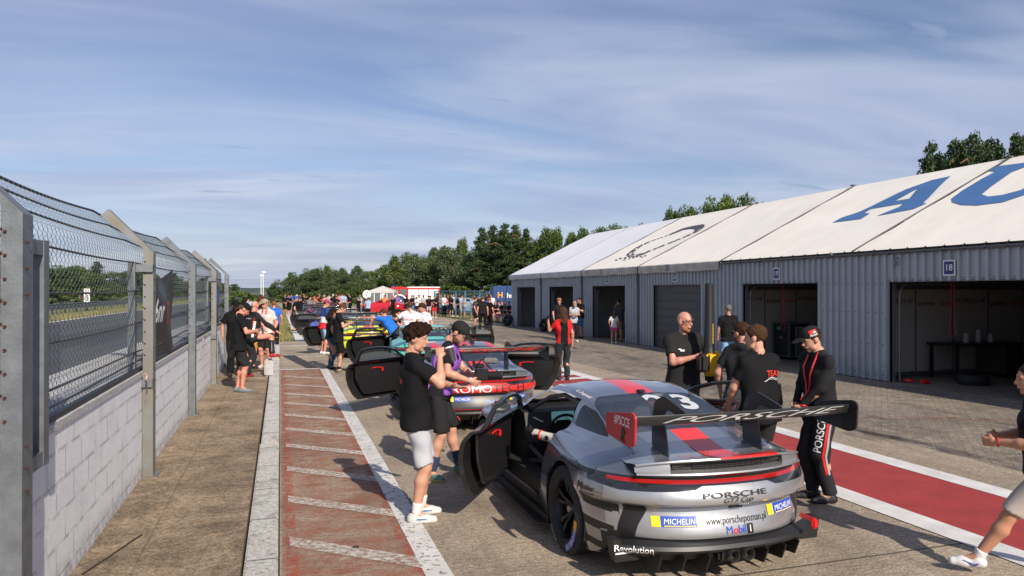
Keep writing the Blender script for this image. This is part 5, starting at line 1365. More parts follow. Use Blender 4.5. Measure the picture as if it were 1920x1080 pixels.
def person(pos, face, H=1.78, q=1, z=0., label='', group=None, lean=4, side=0, twist=0, hipz=.93, hip=(0, 0), aL=(-.11, 0), aR=(.11, 0), kL=(0, 1, 0), kR=(0, 1, 0), azL=.075, azR=.075,
           hL=None, hR=None, eL=None, eR=None, hd=(0, 0), fem=False, fat=1., curlL=.5, curlR=.5, nL=None, nR=None,
           shirt=K_, sl='s', bands=None, pants=K_, pl='long', shoes=(.02, .02, .02), sole=None, socks=None, skin=SK, hair=BR, hs='short', cap=None, capback=False, glasses=None, beard=None, vest=None, toe=(8, 8), hem=.02, loose=1., tuck=False, seated=False, name='person'):
    """q: 2 = near figure, 1 = middle, 0 = far. Local frame: +y is where the figure faces, z up, metres for a 1.8 m body."""
    s = H/1.8; vx = {2: .0125, 1: .019, 0: .032}[q]
    t = empty(name, (pos[0], pos[1], z), -R(face)); t.scale = (s, s, s); tag(t, label, 'person', group)
    A = lambda *v: np.array(v, float)
    P0 = A(hip[0], hip[1], hipz); U = rotm((1, 0, 0), -lean) @ rotm((0, 1, 0), side) @ A(0, 0, 1)
    Rt = rotm((0, 0, 1), -twist) @ A(1, 0, 0); Rt = Rt-U*(Rt@U); Rt /= np.linalg.norm(Rt); Fw = np.cross(U, Rt)
    RtP = A(1, 0, 0); sw = .158 if fem else .182
    Sh = P0+U*.512; SL, SR = Sh-Rt*sw, Sh+Rt*sw
    hy_, hp = hd; lean_n = lean*.6+hp*.45
    Un = rotm((1, 0, 0), -lean_n) @ A(0, 0, 1) if abs(twist) < 60 else U
    N0 = P0+U*.575-Fw*.005; HM = rotm((0, 0, 1), -hy_) @ rotm((1, 0, 0), -hp); hr, hf, hu = HM[:, 0], HM[:, 1], HM[:, 2]
    HC = N0+Un*.090+hu*.063+hf*.022
    # legs
    HL, HR = P0-RtP*.095-A(0, 0, .01), P0+RtP*.095-A(0, 0, .01)
    AL, AR = A(aL[0], aL[1], azL), A(aR[0], aR[1], azR)
    KL, AL = ik(HL, AL, .435, .43, kL); KR, AR = ik(HR, AR, .435, .43, kR)
    # arms
    if hL is None: hL = SL+A(-.10, .04, -.50)
    if hR is None: hR = SR+A(.10, .04, -.50)
    EL, WL = ik(SL, hL, .285, .255, eL if eL is not None else (-.5, -.8, -.3)); ER, WR_ = ik(SR, hR, .285, .255, eR if eR is not None else (.5, -.8, -.3))
    f = fat
    torso = [bone(P0-RtP*.07, P0+RtP*.07, .105*f, .105*f, sx=A(1, .92, 1)), bone(P0+U*.17-Rt*.055, P0+U*.17+Rt*.055, (.092 if fem else .10)*f, (.092 if fem else .10)*f), bone(P0+U*.36-Rt*.085+Fw*.01, P0+U*.36+Rt*.085+Fw*.01, .108*(1+(f-1)*.5), .108*(1+(f-1)*.5)), bone(N0-U*.03, SL, .052, .050), bone(N0-U*.03, SR, .052, .050), bone(SL-U*.03, SR-U*.03, .052, .052)]
    if fem: torso.append(bone(P0+U*.37-Rt*.07+Fw*.07, P0+U*.37+Rt*.07+Fw*.07, .055, .055))
    if f > 1.1: torso.append(ell(P0+U*.14+Fw*.06, (.15, .12, .14)))
    if shirt is not None: torso = [(p[0], p[1], p[2], p[3]-.016, p[4]-.016)+tuple(p[5:]) if p[0] == 'c' else ('e', p[1], p[2]-.016, p[3]) for p in torso]
    arm = .007 if (shirt is not None and sl == 'l') else 0.
    bb = [bone(N0-U*.03, HC-hu*.05-hf*.02, .056, .052)]+torso
    for a, k_, b_ in ((HL, KL, AL), (HR, KR, AR)):
        c_ = k_+(b_-k_)*.30; n_ = b_-k_; back = np.cross(n_, RtP); back = back/np.linalg.norm(back); back = back if back[1] < 0 else -back
        bb += [bone(a, k_, .088 if not fem else .084, .054), bone(k_, c_+back*.012, .052, .060), bone(c_+back*.012, b_, .056, .036)]
    for a, e_, w_ in ((SL, EL, WL), (SR, ER, WR_)):
        bb += [bone(a, e_, .044*(.85 if fem else 1)-arm, .040*(.88 if fem else 1)-arm), bone(e_, e_+(w_-e_)*.3, .040-arm, .042*(.88 if fem else 1)-arm), bone(e_+(w_-e_)*.3, w_, .041*(.88 if fem else 1)-arm, .027)]
    barefoot = []
    for a, ft in ((AL, toe[0]*-1), (AR, toe[1])):
        d_ = rotm((0, 0, 1), -ft) @ A(0, 1, 0); barefoot.append((a, d_))
        if q < 2 or shoes is None or True: bb += [bone(a, a+d_*.12-A(0, 0, .035), .034, .028)]
    parts = [(*field(bb, vx, .028), 0)]
    # head
    hv = {2: .0065, 1: .011, 0: .024}[q]; HP = lambda x, y, zz_: HC+hr*x+hf*y+hu*zz_
    Me = HM
    hb = [ell(HP(0, -.012, .035), (.076, .098, .085), Me), ell(HP(0, .022, -.02), (.062, .072, .085), Me), bone(HP(-.03, .02, -.075), HP(.03, .02, -.075), .034, .034), ell(HP(0, .062, -.098), (.022, .018, .018), Me),
          bone(HC-hu*.13-hf*.03+Un*.0, N0, .054, .058)]
    if q >= 1: hb += [bone(HP(0, .083, .018), HP(0, .106, -.022), .009, .014), ell(HP(-.078, -.012, -.005), (.012, .022, .032), Me), ell(HP(.078, -.012, -.005), (.012, .022, .032), Me), bone(HP(-.045, .075, .030), HP(.045, .075, .030), .012, .012), bone(HP(-.018, .086, -.056), HP(.018, .086, -.056), .009, .009)]
    sb = [ell(HP(-.031, .100, .008), (.019, .016, .012), Me), ell(HP(.031, .100, .008), (.019, .016, .012), Me)] if q == 2 else []
    hV, hF = field(hb, hv, .018, subs=sb); nb = len(parts)
    parts.append((hV, hF, 0)); mats = [skinm(skin)]
    if q == 2:
        for sx in (-1, 1):
            v_, f_ = field([ell(HP(sx*.031, .076, .008), (.012, .010, .009), Me)], .004, .004); parts.append((v_, f_, 1))
            v_, f_ = field([ell(HP(sx*.031, .0845, .008), (.007, .004, .008), Me)], .0035, .004); parts.append((v_, f_, 2))
            v_, f_ = field([bone(HP(sx*.016, .088, .033), HP(sx*.046, .080, .036), .0055, .004)], .0045, .004); parts.append((v_, f_, 3))
        v_, f_ = field([bone(HP(-.02, .089, -.058), HP(.02, .089, -.058), .0065, .0065)], .0045, .004); parts.append((v_, f_, 4))
        mats += [EYE_W, EYE_D, hairm(hair if hair else BR), LIP]
    elif q == 1:
        for sx in (-1, 1):
            v_, f_ = field([ell(HP(sx*.031, .088, .012), (.014, .010, .012), Me)], .008, .004); parts.append((v_, f_, 1))
        mats += [EYE_D]
    # hands
    for (e_, w_, sd, cu, nn, ee) in ((EL, WL, -1, curlL, nL, 0), (ER, WR_, 1, curlR, nR, 1)):
        d_ = (w_-e_)/np.linalg.norm(w_-e_); n_ = A(*nn) if nn is not None else (A(-sd, .25, 0)); n_ = n_-d_*(n_@d_); n_ /= np.linalg.norm(n_); c_ = np.cross(d_, n_)
        if q == 0:
            parts.append((*field([bone(w_, w_+d_*.09, .030, .036), bone(w_+d_*.09, w_+d_*.13+n_*.02, .032, .020)], .026, .02), 0)); continue
        hp_ = [bone(w_-d_*.01, w_+d_*.03, .026, .026), bone(w_+d_*.03-c_*.02, w_+d_*.085-c_*.026, .019, .016), bone(w_+d_*.03+c_*.018, w_+d_*.085+c_*.022, .019, .015), bone(w_+d_*.04, w_+d_*.088, .020, .016)]
        side_t = c_*(1 if (c_@(A(0, 1, 0)+A(0, 0, .2))) >= 0 else -1)
        if ee == 0 and nL is not None: side_t = c_
        if ee == 1 and nR is not None: side_t = -c_
        for i_, ln in enumerate((.072, .082, .076, .060)):
            b0 = w_+d_*.092+side_t*(.029-.0195*i_); a1 = cu*55; a2 = cu*120
            rot = lambda an: d_*math.cos(R(an))+n_*math.sin(R(an))
            j1 = b0+rot(a1)*ln*.5; j2 = j1+rot(a2)*ln*.5; hp_ += [bone(b0, j1, .0100, .0090), bone(j1, j2, .0090, .0075)]
        th = w_+d_*.025+side_t*.024; t1 = th+(side_t*.55+d_*.6+n_*.35)*.042; t2 = t1+(side_t*.1+d_*.8+n_*(.3+cu*.5))*.036; hp_ += [bone(th, t1, .014, .0115), bone(t1, t2, .011, .0085)]
        parts.append((*field(hp_, .0058 if q == 2 else .010, .007), 0))
    V, Fc, MI = join(parts); body = mesh_np('body', V, Fc, mats, MI, t)
    ob = dict(root=t, body=body, HP=HP, WL=WL, WR=WR_, EL=EL, ER=ER, Fw=Fw, Rt=Rt, U=U, P0=P0, HM=HM, HC=HC, AL=AL, AR=AR, KL=KL, KR=KR, N0=N0)
    seed = int(abs(pos[0]*131+pos[1]*17)) % 97
    # shirt
    if shirt is not None:
        g_ = .014*loose; h0 = .02+hem; c0 = None; hip_r = (.112 if fem else .124)*f+g_; wst = (.088 if fem else .100)*f+g_; ch_ = .106*(1+(f-1)*.5)+g_
        tp = []
        for q_, w_ in ((-1, 1), (1, 1)):
            a0 = P0-U*h0+Rt*q_*.072; a1 = P0+U*.16+Rt*q_*(.052 if fem else .066); a2 = P0+U*.38+Rt*q_*.085+Fw*.008
            tp += [bone(a0, a1, hip_r, wst, 0), bone(a1, a2, wst, ch_), bone(a2, P0+U*.46+Rt*q_*.11, ch_*.94, .058+g_*.5)]
        tp += [bone(P0-U*h0, P0+U*.16, hip_r, wst, 0), bone(P0+U*.16, P0+U*.40, wst, ch_), bone(N0-U*.012, SL+U*.004, .060+g_*.3, .050+g_*.5), bone(N0-U*.012, SR+U*.004, .060+g_*.3, .050+g_*.5), bone(SL-U*.03, SR-U*.03, .056+g_*.5, .056+g_*.5)]
        if fem: tp.append(bone(P0+U*.37-Rt*.07+Fw*.07, P0+U*.37+Rt*.07+Fw*.07, .062, .062))
        if f > 1.1: tp.append(ell(P0+U*.14+Fw*.06, (.165, .135, .155)))
        if sl != 'n':
            for a, e_, w_ in ((SL, EL, WL), (SR, ER, WR_)):
                r0, r1 = (.046+g_*.6, .054+g_) if not fem else (.042+g_*.6, .048+g_)
                if sl == 's': tp.append(bone(a, e_, r0, r1, None, .66))
                else: tp += [bone(a, e_, r0, .042+g_*.6), bone(e_, w_, .042+g_*.6, .033+g_*.3, None, .97)]
        pv, pf = field(tp, vx, .022, disp=folds(seed, .010 if q == 2 else .004), subs=[bone(N0+U*.035, N0+U*.11, .058, .070)])
        pp = [(pv, pf, 0)]
        V, Fc, MI = join(pp); ms_ = [cloth(shirt)]
        if bands:
            ms_ = [cloth(shirt)]+[cloth(b_[1]) for b_ in bands]; cz = V[Fc].mean(1); MI = []
            for c_ in cz:
                hgt = (c_-P0)@U; lat = abs((c_-P0)@Rt); mi = 0
                for i_, b_ in enumerate(bands):
                    if b_[0][0] < hgt < b_[0][1] and (len(b_) < 3 or b_[2][0] < lat < b_[2][1]): mi = i_+1
                MI.append(mi)
        ob['shirt'] = mesh_np('shirt', V, Fc, ms_, MI, t)
    if vest is not None:
        tp = [bone(P0+U*.02-Rt*.08, P0+U*.02+Rt*.08, .150, .150), bone(P0+U*.36-Rt*.085+Fw*.01, P0+U*.36+Rt*.085+Fw*.01, .139, .139), bone(P0+U*.50-Rt*.11, P0+U*.50+Rt*.11, .088, .088)]
        V, Fc = field(tp, vx, .05, planes=[(P0+U*.02, -U), (P0-Rt*.165, -Rt), (P0+Rt*.165, Rt)], disp=folds(seed+5, .008), subs=[bone(N0-U*.03, N0+U*.12, .075, .09)])
        ob['vest'] = mesh_np('vest', V, Fc, [cloth(vest, .5)], None, t)
    # trousers
    if pants is not None:
        g_ = .012; wp_ = [bone(P0-RtP*.075, P0+RtP*.075, .108*f+g_, .108*f+g_, sx=A(1, .95, 1)), bone(P0+U*.05-Rt*.06, P0+U*.05+Rt*.06, .102*f+g_, .102*f+g_)]
        for a, k_, b_ in ((HL, KL, AL), (HR, KR, AR)):
            if pl == 'short': wp_.append(bone(a, k_, .088+g_, .074+g_, None, .93))
            elif pl == 'mini': wp_.append(bone(a, k_, .095+g_, .09+g_, None, .45))
            elif pl == 'skirt': wp_.append(bone(a, k_, .10+g_, .12+g_, None, .8))
            elif pl == 'tight': wp_ += [bone(a, k_, .092, .062), bone(k_, k_+(b_-k_)*.3, .062, .066), bone(k_+(b_-k_)*.3, b_, .064, .044, None, .93)]
            else: wp_ += [bone(a, k_, .092+g_, .070+g_), bone(k_, b_, .068+g_, .058+g_, None, .97)]
        V, Fc = field(wp_, vx, .016, planes=[(P0+U*(.0 if shirt is not None and not tuck else .09), U)], disp=folds(seed+9, .011 if q == 2 else .004))
        ob['pants'] = mesh_np('shorts' if pl in ('short', 'mini') else 'trousers', V, Fc, [cloth(pants)], None, t)
    # shoes and socks
    for i_, (a, d_) in enumerate(barefoot):
        gz = a[2]-.075
        if shoes is not None:
            sV, sF = field([bone(a-d_*.035-A(0, 0, .035), a+d_*.10-A(0, 0, .042), .042, .040, sx=A(1, 1, 1)), bone(a+d_*.08-A(0, 0, .045), a+d_*.165-A(0, 0, .050), .043, .034), bone(a-A(0, 0, .02)-d_*.01, a+A(0, 0, .025)-d_*.01, .046, .044, None, .8)], {2: .009, 1: .015, 0: .026}[q], .025, planes=[((0, 0, gz+.001), (0, 0, -1))])
            mi = [0]*len(sF); ms_ = [mat('shoe_%02x%02x%02x' % tuple(int(x*255) for x in shoes), shoes, .6)]
            if sole is not None:
                cz = sV[sF].mean(1)[:, 2]; mi = [1 if c_ < gz+.030 else 0 for c_ in cz]; ms_.append(mat('sole_%02x%02x%02x' % tuple(int(x*255) for x in sole), sole, .6))
            o_ = mesh_np('shoe', sV, sF, ms_, mi, t); ob['shoe%d' % i_] = (o_, a, d_)
        if socks is not None:
            k_ = KL if i_ == 0 else KR; top = a+(k_-a)*socks[1]
            sV, sF = field([bone(a-A(0, 0, .02), top, .040, .043+socks[1]*.03, None, 1.)], max(.011, vx*.8), .02); mesh_np('sock', sV, sF, [cloth(socks[0])], None, t)
    # hair and headgear
    sd = random.Random(seed)
    hx = {2: .008, 1: .013, 0: .024}[q]
    if hair is not None and hs != 'bald':
        rr = {'short': .008, 'curly': .017, 'long': .018, 'fluff': .024, 'pony': .012}[hs]
        pr = [ell(HP(0, -.018, .045), (.078+rr, .096+rr, .082+rr*1.3), Me)]
        if hs in ('curly', 'fluff'): pr += [ell(HP(sd.uniform(-.05, .05), sd.uniform(-.03, .085), .11+sd.uniform(-.01, .02)), (.045, .045, .035), Me) for _ in range(6)]+[ell(HP(.0, .075, .095), (.06, .04, .028), Me)]
        pl_ = [(HP(0, .060, .055), (hf*.80-hu*.60))] if hs not in ('curly', 'fluff') else [(HP(0, .085, .05), (hf*.5-hu*.87))]
        if hs not in ('long',): pl_.append((HP(0, 0, -.045), -hu*.85-hf*-.5))
        else:
            pr += [bone(HP(0, -.06, .0), HP(0, -.085, -.20), .075, .085), bone(HP(-.06, -.03, .0), HP(-.08, -.04, -.2), .04, .05), bone(HP(.06, -.03, .0), HP(.08, -.04, -.2), .04, .05)]
            pl_ = [(HP(0, .055, .04), (hf*.86-hu*.5))]
        if hs == 'pony': pr += [bone(HP(0, -.10, .03), HP(0, -.14, -.14), .03, .02)]; pl_ = [(HP(0, .05, .055), (hf*.80-hu*.60))]
        amp = {'curly': .009, 'fluff': .008, 'long': .008}.get(hs, .003)
        dd = (lambda P: amp*(np.sin(P@A(95, 60, 40))+np.sin(P@A(-50, 90, 70)+1)+np.sin(P@A(60, -70, 95)+2))*.6) if hs != 'long' else (lambda P: amp*(np.sin(P@A(85, 75, 22))+np.sin(P@A(-70, 90, 18)+1)))
        if cap is not None: pl_.append((HP(0, 0, .045), hu))
        V, Fc = field(pr, hx, .02, planes=pl_, disp=dd)
        if len(V): mesh_np('hair', V, Fc, [hairm(hair)], None, t)
    if beard is not None:
        V, Fc = field([bone(HP(-.04, .03, -.07), HP(.04, .03, -.07), .036, .036), ell(HP(0, .062, -.098), (.032, .024, .024), Me), bone(HP(-.058, .0, -.04), HP(-.04, .04, -.085), .02, .02), bone(HP(.058, .0, -.04), HP(.04, .04, -.085), .02, .02)], hx, .02, planes=[(HP(0, 0, -.040), hu)])
        mesh_np('beard', V, Fc, [hairm(beard)], None, t)
    if cap is not None:
        sg = -1 if capback else 1
        V, Fc = field([ell(HP(0, -.010, .048), (.090, .110, .094), Me)], hx, .01, planes=[(HP(0, 0, .035), -hu*.98-hf*.0)])
        V2, F2 = field([ell(HP(0, sg*.13, .040), (.070, .082, .013), rotm((0, 0, 1), -hy_) @ rotm((1, 0, 0), -hp-sg*8))], hx*.7, .01)
        V, Fc, MI = join([(V, Fc, 0), (V2, F2, 0)]); ob['cap'] = mesh_np('cap', V, Fc, [cloth(cap)], None, t)
    if glasses is not None:
        b = MB()
        for sx in (-1, 1):
            c_ = HP(sx*.032, .101, .012)
            if glasses == 'sun': b.add([tuple(c_+hr*a_+hu*b_) for a_, b_ in ((-.026, .015), (.026, .017), (.024, -.014), (-.018, -.018))]+[tuple(c_+hr*a_+hu*b_-hf*.006) for a_, b_ in ((-.026, .015), (.026, .017), (.024, -.014), (-.018, -.018))], [(0, 1, 2, 3), (7, 6, 5, 4), (0, 4, 5, 1), (2, 6, 7, 3), (0, 3, 7, 4), (1, 5, 6, 2)])
            else: b.tube([tuple(c_+hr*.026*math.cos(a_)+hu*.018*math.sin(a_)) for a_ in np.linspace(0, 2*math.pi, 11)[:-1]], .0028, 5, closed=True)
            b.tube([tuple(HP(sx*.058, .096, .016)), tuple(HP(sx*.080, -.01, .012))], .003, 4)
        b.tube([tuple(HP(-.008, .105, .015)), tuple(HP(.008, .105, .015))], .003, 4)
        b.build('glasses', mat('glasses_black', (.01, .01, .01), .2), t)
    return ob
def loc_bvh(o): return bvh_of(o)
def back_text(ob, s, size, m, up=.40, x=0, bold=.01, key='shirt', front=False, sx=1., off=.004, step=.04):
    P = ob['P0']+ob['U']*up+ob['Rt']*x*(1 if front else -1)*-1
    r = Vector(ob['Rt'])*(-1 if front else 1)
    decal('lettering', txt(s, size, bold, 0, sx, step), m, ob['root'], Vector(P), r, Vector(ob['U']), loc_bvh(ob[key]), off, .35)
def w2l(ob, p):
    """world point to the figure's own frame"""
    o = ob['root']; a = o.rotation_euler[2]; s = o.scale[0]; dx, dy = p[0]-o.location[0], p[1]-o.location[1]
    return Vector(((dx*math.cos(a)+dy*math.sin(a))/s, (-dx*math.sin(a)+dy*math.cos(a))/s, (p[2]-o.location[2])/s))
def l2w(ob, p):
    o = ob['root']; a = o.rotation_euler[2]; s = o.scale[0]
    return Vector((o.location[0]+s*(p[0]*math.cos(a)-p[1]*math.sin(a)), o.location[1]+s*(p[0]*math.sin(a)+p[1]*math.cos(a)), o.location[2]+s*p[2]))
CAMF = 17.9     # direction the camera looks, degrees right of the lane
JE = (.18, .33, .52); DEN = (.10, .17, .28); NVY = (.02, .035, .10); WHT = (.68, .67, .66); OR = mat('letter_orange_red', (.80, .05, .03), .5)
# 1 man with a cup
m1 = person(gp(779, 972), 100, 1.82, 2, label='young man in black tee and light grey shorts drinking from a dark cup', lean=-2, twist=-8, hd=(8, 8), aL=(-.13, .05), aR=(.12, .0), toe=(5, 0),
   hL=(.02, .34, 1.22), eL=(-.9, -.2, -.6), hR=(.10, .22, 1.48), eR=(.5, .4, -1), curlR=.85, nR=(-1, .2, 0), curlL=.15, nL=(0, .3, 1),
   shirt=K_, pants=(.42, .43, .47), pl='short', shoes=(.52, .52, .50), sole=(.60, .60, .58), socks=(WHT, .26), hair=(.022, .009, .005), hs='curly', hem=.07, fat=1.0, loose=1.7)
back_text(m1, 'TEAM', .085, OR, .34, -.02, 0)
for i_ in (0, 1):
    so_, a_, d_ = m1['shoe%d' % i_]; b = MB()
    for k in range(4): p = Vector(a_)+Vector(d_)*(.045+.024*k)+Vector((0, 0, .012-k*.011)); sd_ = Vector((d_[1], -d_[0], 0)); b.tube([p-sd_*.028, p+Vector((0, 0, .007)), p+sd_*.028], .0045, 5)
    b.build('lace', cloth(WHT), m1['root']); b = MB()
    for sg in (-1, 1):
        p = Vector(a_)-Vector(d_)*.02+Vector((0, 0, -.035)); sd_ = Vector((d_[1], -d_[0], 0))*sg; b.tube([p+sd_*.038, p+sd_*.043+Vector(d_)*.06, p+sd_*.042+Vector(d_)*.12], .008, 5)
        b.tube([p-Vector(d_)*.022+Vector((0, 0, .01)), p-Vector(d_)*.018+Vector((0, 0, .075))], .014, 6)
    b.build('shoe_trim', mat('shoe_blue', (.02, .10, .28), .5), m1['root'])
cw = l2w(m1, Vector(m1['WR'])+Vector((-.005, .10, .06))); cw2 = cw+Vector((.0, .0, -.15))
b = MB(); b.lathe([(-.075, .028), (.055, .040)], (0, 0, 0), 'Z', 20); b.lathe([(-.075, .001), (-.075, .028)], (0, 0, 0), 'Z', 20)
cup = empty('paper_cup', cw+Vector((0, 0, -.02))); tag(cup, 'dark paper coffee cup held at the mouth of the man in grey shorts', 'cup'); cup.rotation_euler = (R(-12), R(-14), 0)
b.build('cup_body', mat('cup_dark', (.03, .028, .027), .5), cup, smooth=True)
MB().lathe([(.054, .042), (.062, .043), (.068, .036), (.066, .001)], (0, 0, 0), 'Z', 20).build('cup_lid', WHITE, cup, smooth=True)
# 2 photographer with violet bib
m2 = person(gp(822, 893), 112, 1.84, 2, label='cameraman in violet bib and black cap filming with a cine camera', lean=14, hd=(10, 42), aL=(-.14, .22), aR=(.16, -.05), toe=(15, 35),
   hL=(.02, .42, 1.12), hR=(.24, .38, 1.10), eL=(-.8, -.3, -.5), eR=(.7, -.3, -.6), shirt=BLK, vest=(.26, .09, .44), pants=(.018, .018, .02), pl='short', shoes=(.06, .16, .15), sole=(.35, .38, .12), socks=((.035, .05, .10), .45), hair=DK, cap=(.018, .018, .018), beard=(.12, .06, .04), curlL=.6, curlR=.6)
decal('lettering', txt('ME', .11, .0, 0, 1, .04), LETTER_K, m2['root'], Vector(m2['P0'])+Vector(m2['U'])*.10+Vector((.06, .1, 0)), (.35, -.94, 0), (0, 0, 1), loc_bvh(m2['vest']), .004, .5)
cp = l2w(m2, Vector(m2['WL'])*.5+Vector(m2['WR'])*.5+Vector((0, .10, .03)))
cm = empty('cine_camera', cp, -R(112)); tag(cm, 'black video camera rig with fluffy microphone in the cameraman hands', 'camera')
MB().rbox((0, 0, .02), (.13, .15, .12), .012).rbox((.0, -.03, .115), (.05, .12, .05), .01).build('camera_body', BLACK, cm)
b = MB(); b.lathe([(.07, .038), (.10, .046), (.20, .048), (.21, .052), (.235, .052), (.235, .044)], (0, 0, .01), 'Y', 24); b.build('lens', BLACK, cm, smooth=True)
MB().lathe([(.236, .052), (.236, .040)], (0, 0, .01), 'Y', 24).build('lens_ring', mat('lens_copper', (.45, .18, .10), .3, .6), cm)
MB().lathe([(.225, .001), (.225, .040)], (0, 0, .01), 'Y', 24).build('lens_glass', mat('lens_glass', (.02, .02, .03), .05), cm)
V, Fc = field([bone((0, .05, .17), (0, .15, .17), .035, .035)], .008, .01, disp=lambda P: .004*(np.sin(P@np.array([300., 210, 90]))+np.sin(P@np.array([-120., 260, 310]))))
mesh_np('microphone', V, Fc, [mat('fluffy_grey', (.14, .14, .14), .9)], None, cm)
MB().tube([(.07, -.05, .05), (.12, -.05, .12), (.12, .02, .20), (.05, .05, .22)], .008, 6).tube([(-.07, .0, .03), (-.13, .02, .0), (-.13, .06, -.05)], .007, 6).rbox((-.02, -.09, .14), (.10, .02, .07), .006).build('rig_arm', BLACK, cm)
# 3 man with leaf blower
p3 = gd(1281, 9.0)
m3 = person(p3, CAMF+180-12, 1.88, 2, label='bald man in glasses and black tee holding a yellow leaf blower upright', lean=1, hd=(-22, 4), hR=(-.02, .26, 1.26), hL=(-.25, .20, 1.23), eR=(.9, -.3, -.7), eL=(-.8, -.3, -.5), curlR=.7, curlL=.6, nR=(-1, .3, 0), shirt=(.016, .016, .018), bands=None, pants=K_, skin=(.54, .25, .18), hair=(.10, .05, .03), hs='bald', glasses='clear', beard=(.34, .15, .09), fat=1.08, loose=1.5)
for (x_, u_, w_, h_) in ((.08, .40, .05, .018), (.11, .415, .03, .012)): decal('chest_logo', panel2d(w_, h_, .02), WHITE, m3['root'], Vector(m3['P0']+m3['U']*u_+m3['Rt']*x_), -Vector(m3['Rt']), Vector(m3['U']), loc_bvh(m3['shirt']), .003, .3)
b = MB(); a_ = m3['SRx'] if 'SRx' in m3 else None
bp = l2w(m3, (-.16, .34, 1.20))
lb = empty('leaf_blower', bp, -R(CAMF+180-12)); tag(lb, 'black and yellow leaf blower held nozzle up by the bald man', 'leaf blower')
YW = mat('tool_yellow', (.72, .42, .02), .4)
MB().rbox((-.03, 0, -.01), (.20, .19, .30), .035).rbox((-.11, .0, .06), (.07, .06, .12), .02).rbox((-.12, 0, -.05), (.05, .05, .10), .015).build('motor_housing', YW, lb, smooth=True)
MB().rbox((.10, .03, .0), (.12, .15, .22), .03).rbox((-.03, 0, -.19), (.13, .14, .12), .03).build('battery', BLACK, lb, smooth=True)
MB().lathe([(.12, .075), (.16, .068), (.20, .060), (.95, .050), (.955, .044), (.90, .044)], (0, 0, 0), 'Z', 24).lathe([(.90, .001), (.90, .044)], (0, 0, 0), 'Z', 20).build('nozzle', BLACK, lb, smooth=True)
b = MB(); 
for k in range(11): b.box((-.022, .0535, .24+k*.022), (.011, .008, .014))
b.build('nozzle_marking', YW, lb)
# 4 man with TEAM on his back, 5 his neighbour
m4 = person(gd(1425, 7.0), CAMF-25, 1.80, 2, label='brown haired man in black tee with red TEAM print seen from behind', lean=3, hd=(-30, 4), hR=(.05, .30, 1.0), hL=(-.15, .28, .98), eR=(.6, -.7, -.4), eL=(-.75, -.55, -.3), shirt=K_, pants=(.025, .024, .024), skin=(.52, .26, .18), hair=(.065, .032, .016), hs='short', fat=1.04, loose=1.5, hem=.06)
back_text(m4, 'TEAM', .085, OR, .385, .085, 0)
b = MB(); 
pts = [(-.10, -.01), (-.07, .0), (-.03, .022), (.02, .026), (.07, .010), (.10, .008)]
Bv = loc_bvh(m4['shirt']); o_ = Vector(m4['P0']+m4['U']*.325+m4['Rt']*.045); r_, u_ = Vector(m4['Rt']), Vector(m4['U']); n_ = r_.cross(u_); P3 = []
for x_, y_ in pts:
    p = o_+r_*x_+u_*y_; h_ = Bv.ray_cast(p+n_*.3, -n_); P3.append((h_[0] if h_[0] else p)+n_*.004)
b.tube(P3, .003, 4).tube([p-u_*.014 for p in P3[2:]], .002, 4); b.build('car_outline_print', WHITE, m4['root'])
# thin cable tool in his hand
wv = l2w(m4, Vector(m4['WR'])+Vector((0, .08, -.02))); b = MB(); b.tube([wv+Vector((.11*math.cos(a)*.5, -.05, .11*math.sin(a)-.10)) for a in np.linspace(1.2, 6.6, 14)], .005, 5); b.tube([wv+Vector((-.06, -.05, .0)), wv+Vector((.10, -.05, .02))], .010, 6)
tag(b.build('pressure_gauge', CHROME), 'metal pressure gauge with looped hose in the hands of the TEAM man', 'tool')
person(gd(1392, 8.3), CAMF+35, 1.77, 2, label='man in black polo half hidden behind the man with the TEAM print', lean=2, hd=(-60, 8), hL=(-.30, .10, .95), hR=(.2, .3, 1.0), shirt=(.018, .018, .02), pants=K_, hair=(.05, .022, .012), hs='short', beard=(.12, .05, .025), glasses='sun', skin=(.52, .24, .16), loose=1.4)
# 6 driver with cap and lanyard
m6 = person(gp(1538, 938), CAMF-100, 1.78, 2, label='racing driver in black cap with red lanyard, black top and racing suit trousers', lean=4, hd=(6, 20), aL=(-.10, -.04), aR=(.10, .02), hL=(-.03, .22, .98), hR=(.12, .2, .98), eL=(-.7, -.75, -.1), eR=(.8, -.5, -.2), shirt=(.015, .015, .017), sl='l', bands=[((-.2, .035), (.62, .60, .56))], pants=(.022, .022, .026), pl='long', shoes=(.012, .012, .014), hair=(.05, .03, .02), hs='short', cap=(.014, .014, .016), skin=(.50, .26, .18), loose=1.1, hem=.03, toe=(-5, 12))
Bv = loc_bvh(m6['shirt']); P6 = m6['P0']; b = MB(); pts = []
for sd_ in (-1, 1):
    pts = [Vector(m6['N0']+m6['U']*.035+m6['Rt']*sd_*.045-m6['Fw']*.04), Vector(m6['N0']+m6['U']*.01+m6['Rt']*sd_*.070+m6['Fw']*.04)]
    for u_, x_ in ((.44, .07), (.36, .052), (.28, .04), (.20, .025), (.12, .01)):
        o_ = Vector(P6+m6['U']*u_+m6['Rt']*sd_*x_); h_ = Bv.ray_cast(o_+Vector(m6['Fw'])*.4, -Vector(m6['Fw'])); pts.append((h_[0] if h_[0] else o_)+Vector(m6['Fw'])*.008)
    b.tube(pts, .0095, 6)
b.tube([pts[-1], pts[-1]-Vector((0, 0, .10))], .012, 6); b.build('lanyard', REDP, m6['root'])
MB().rbox(tuple(pts[-1]-Vector((0, 0, .14))), (.06, .02, .09), .006).build('pass_card', BLACK, m6['root'])
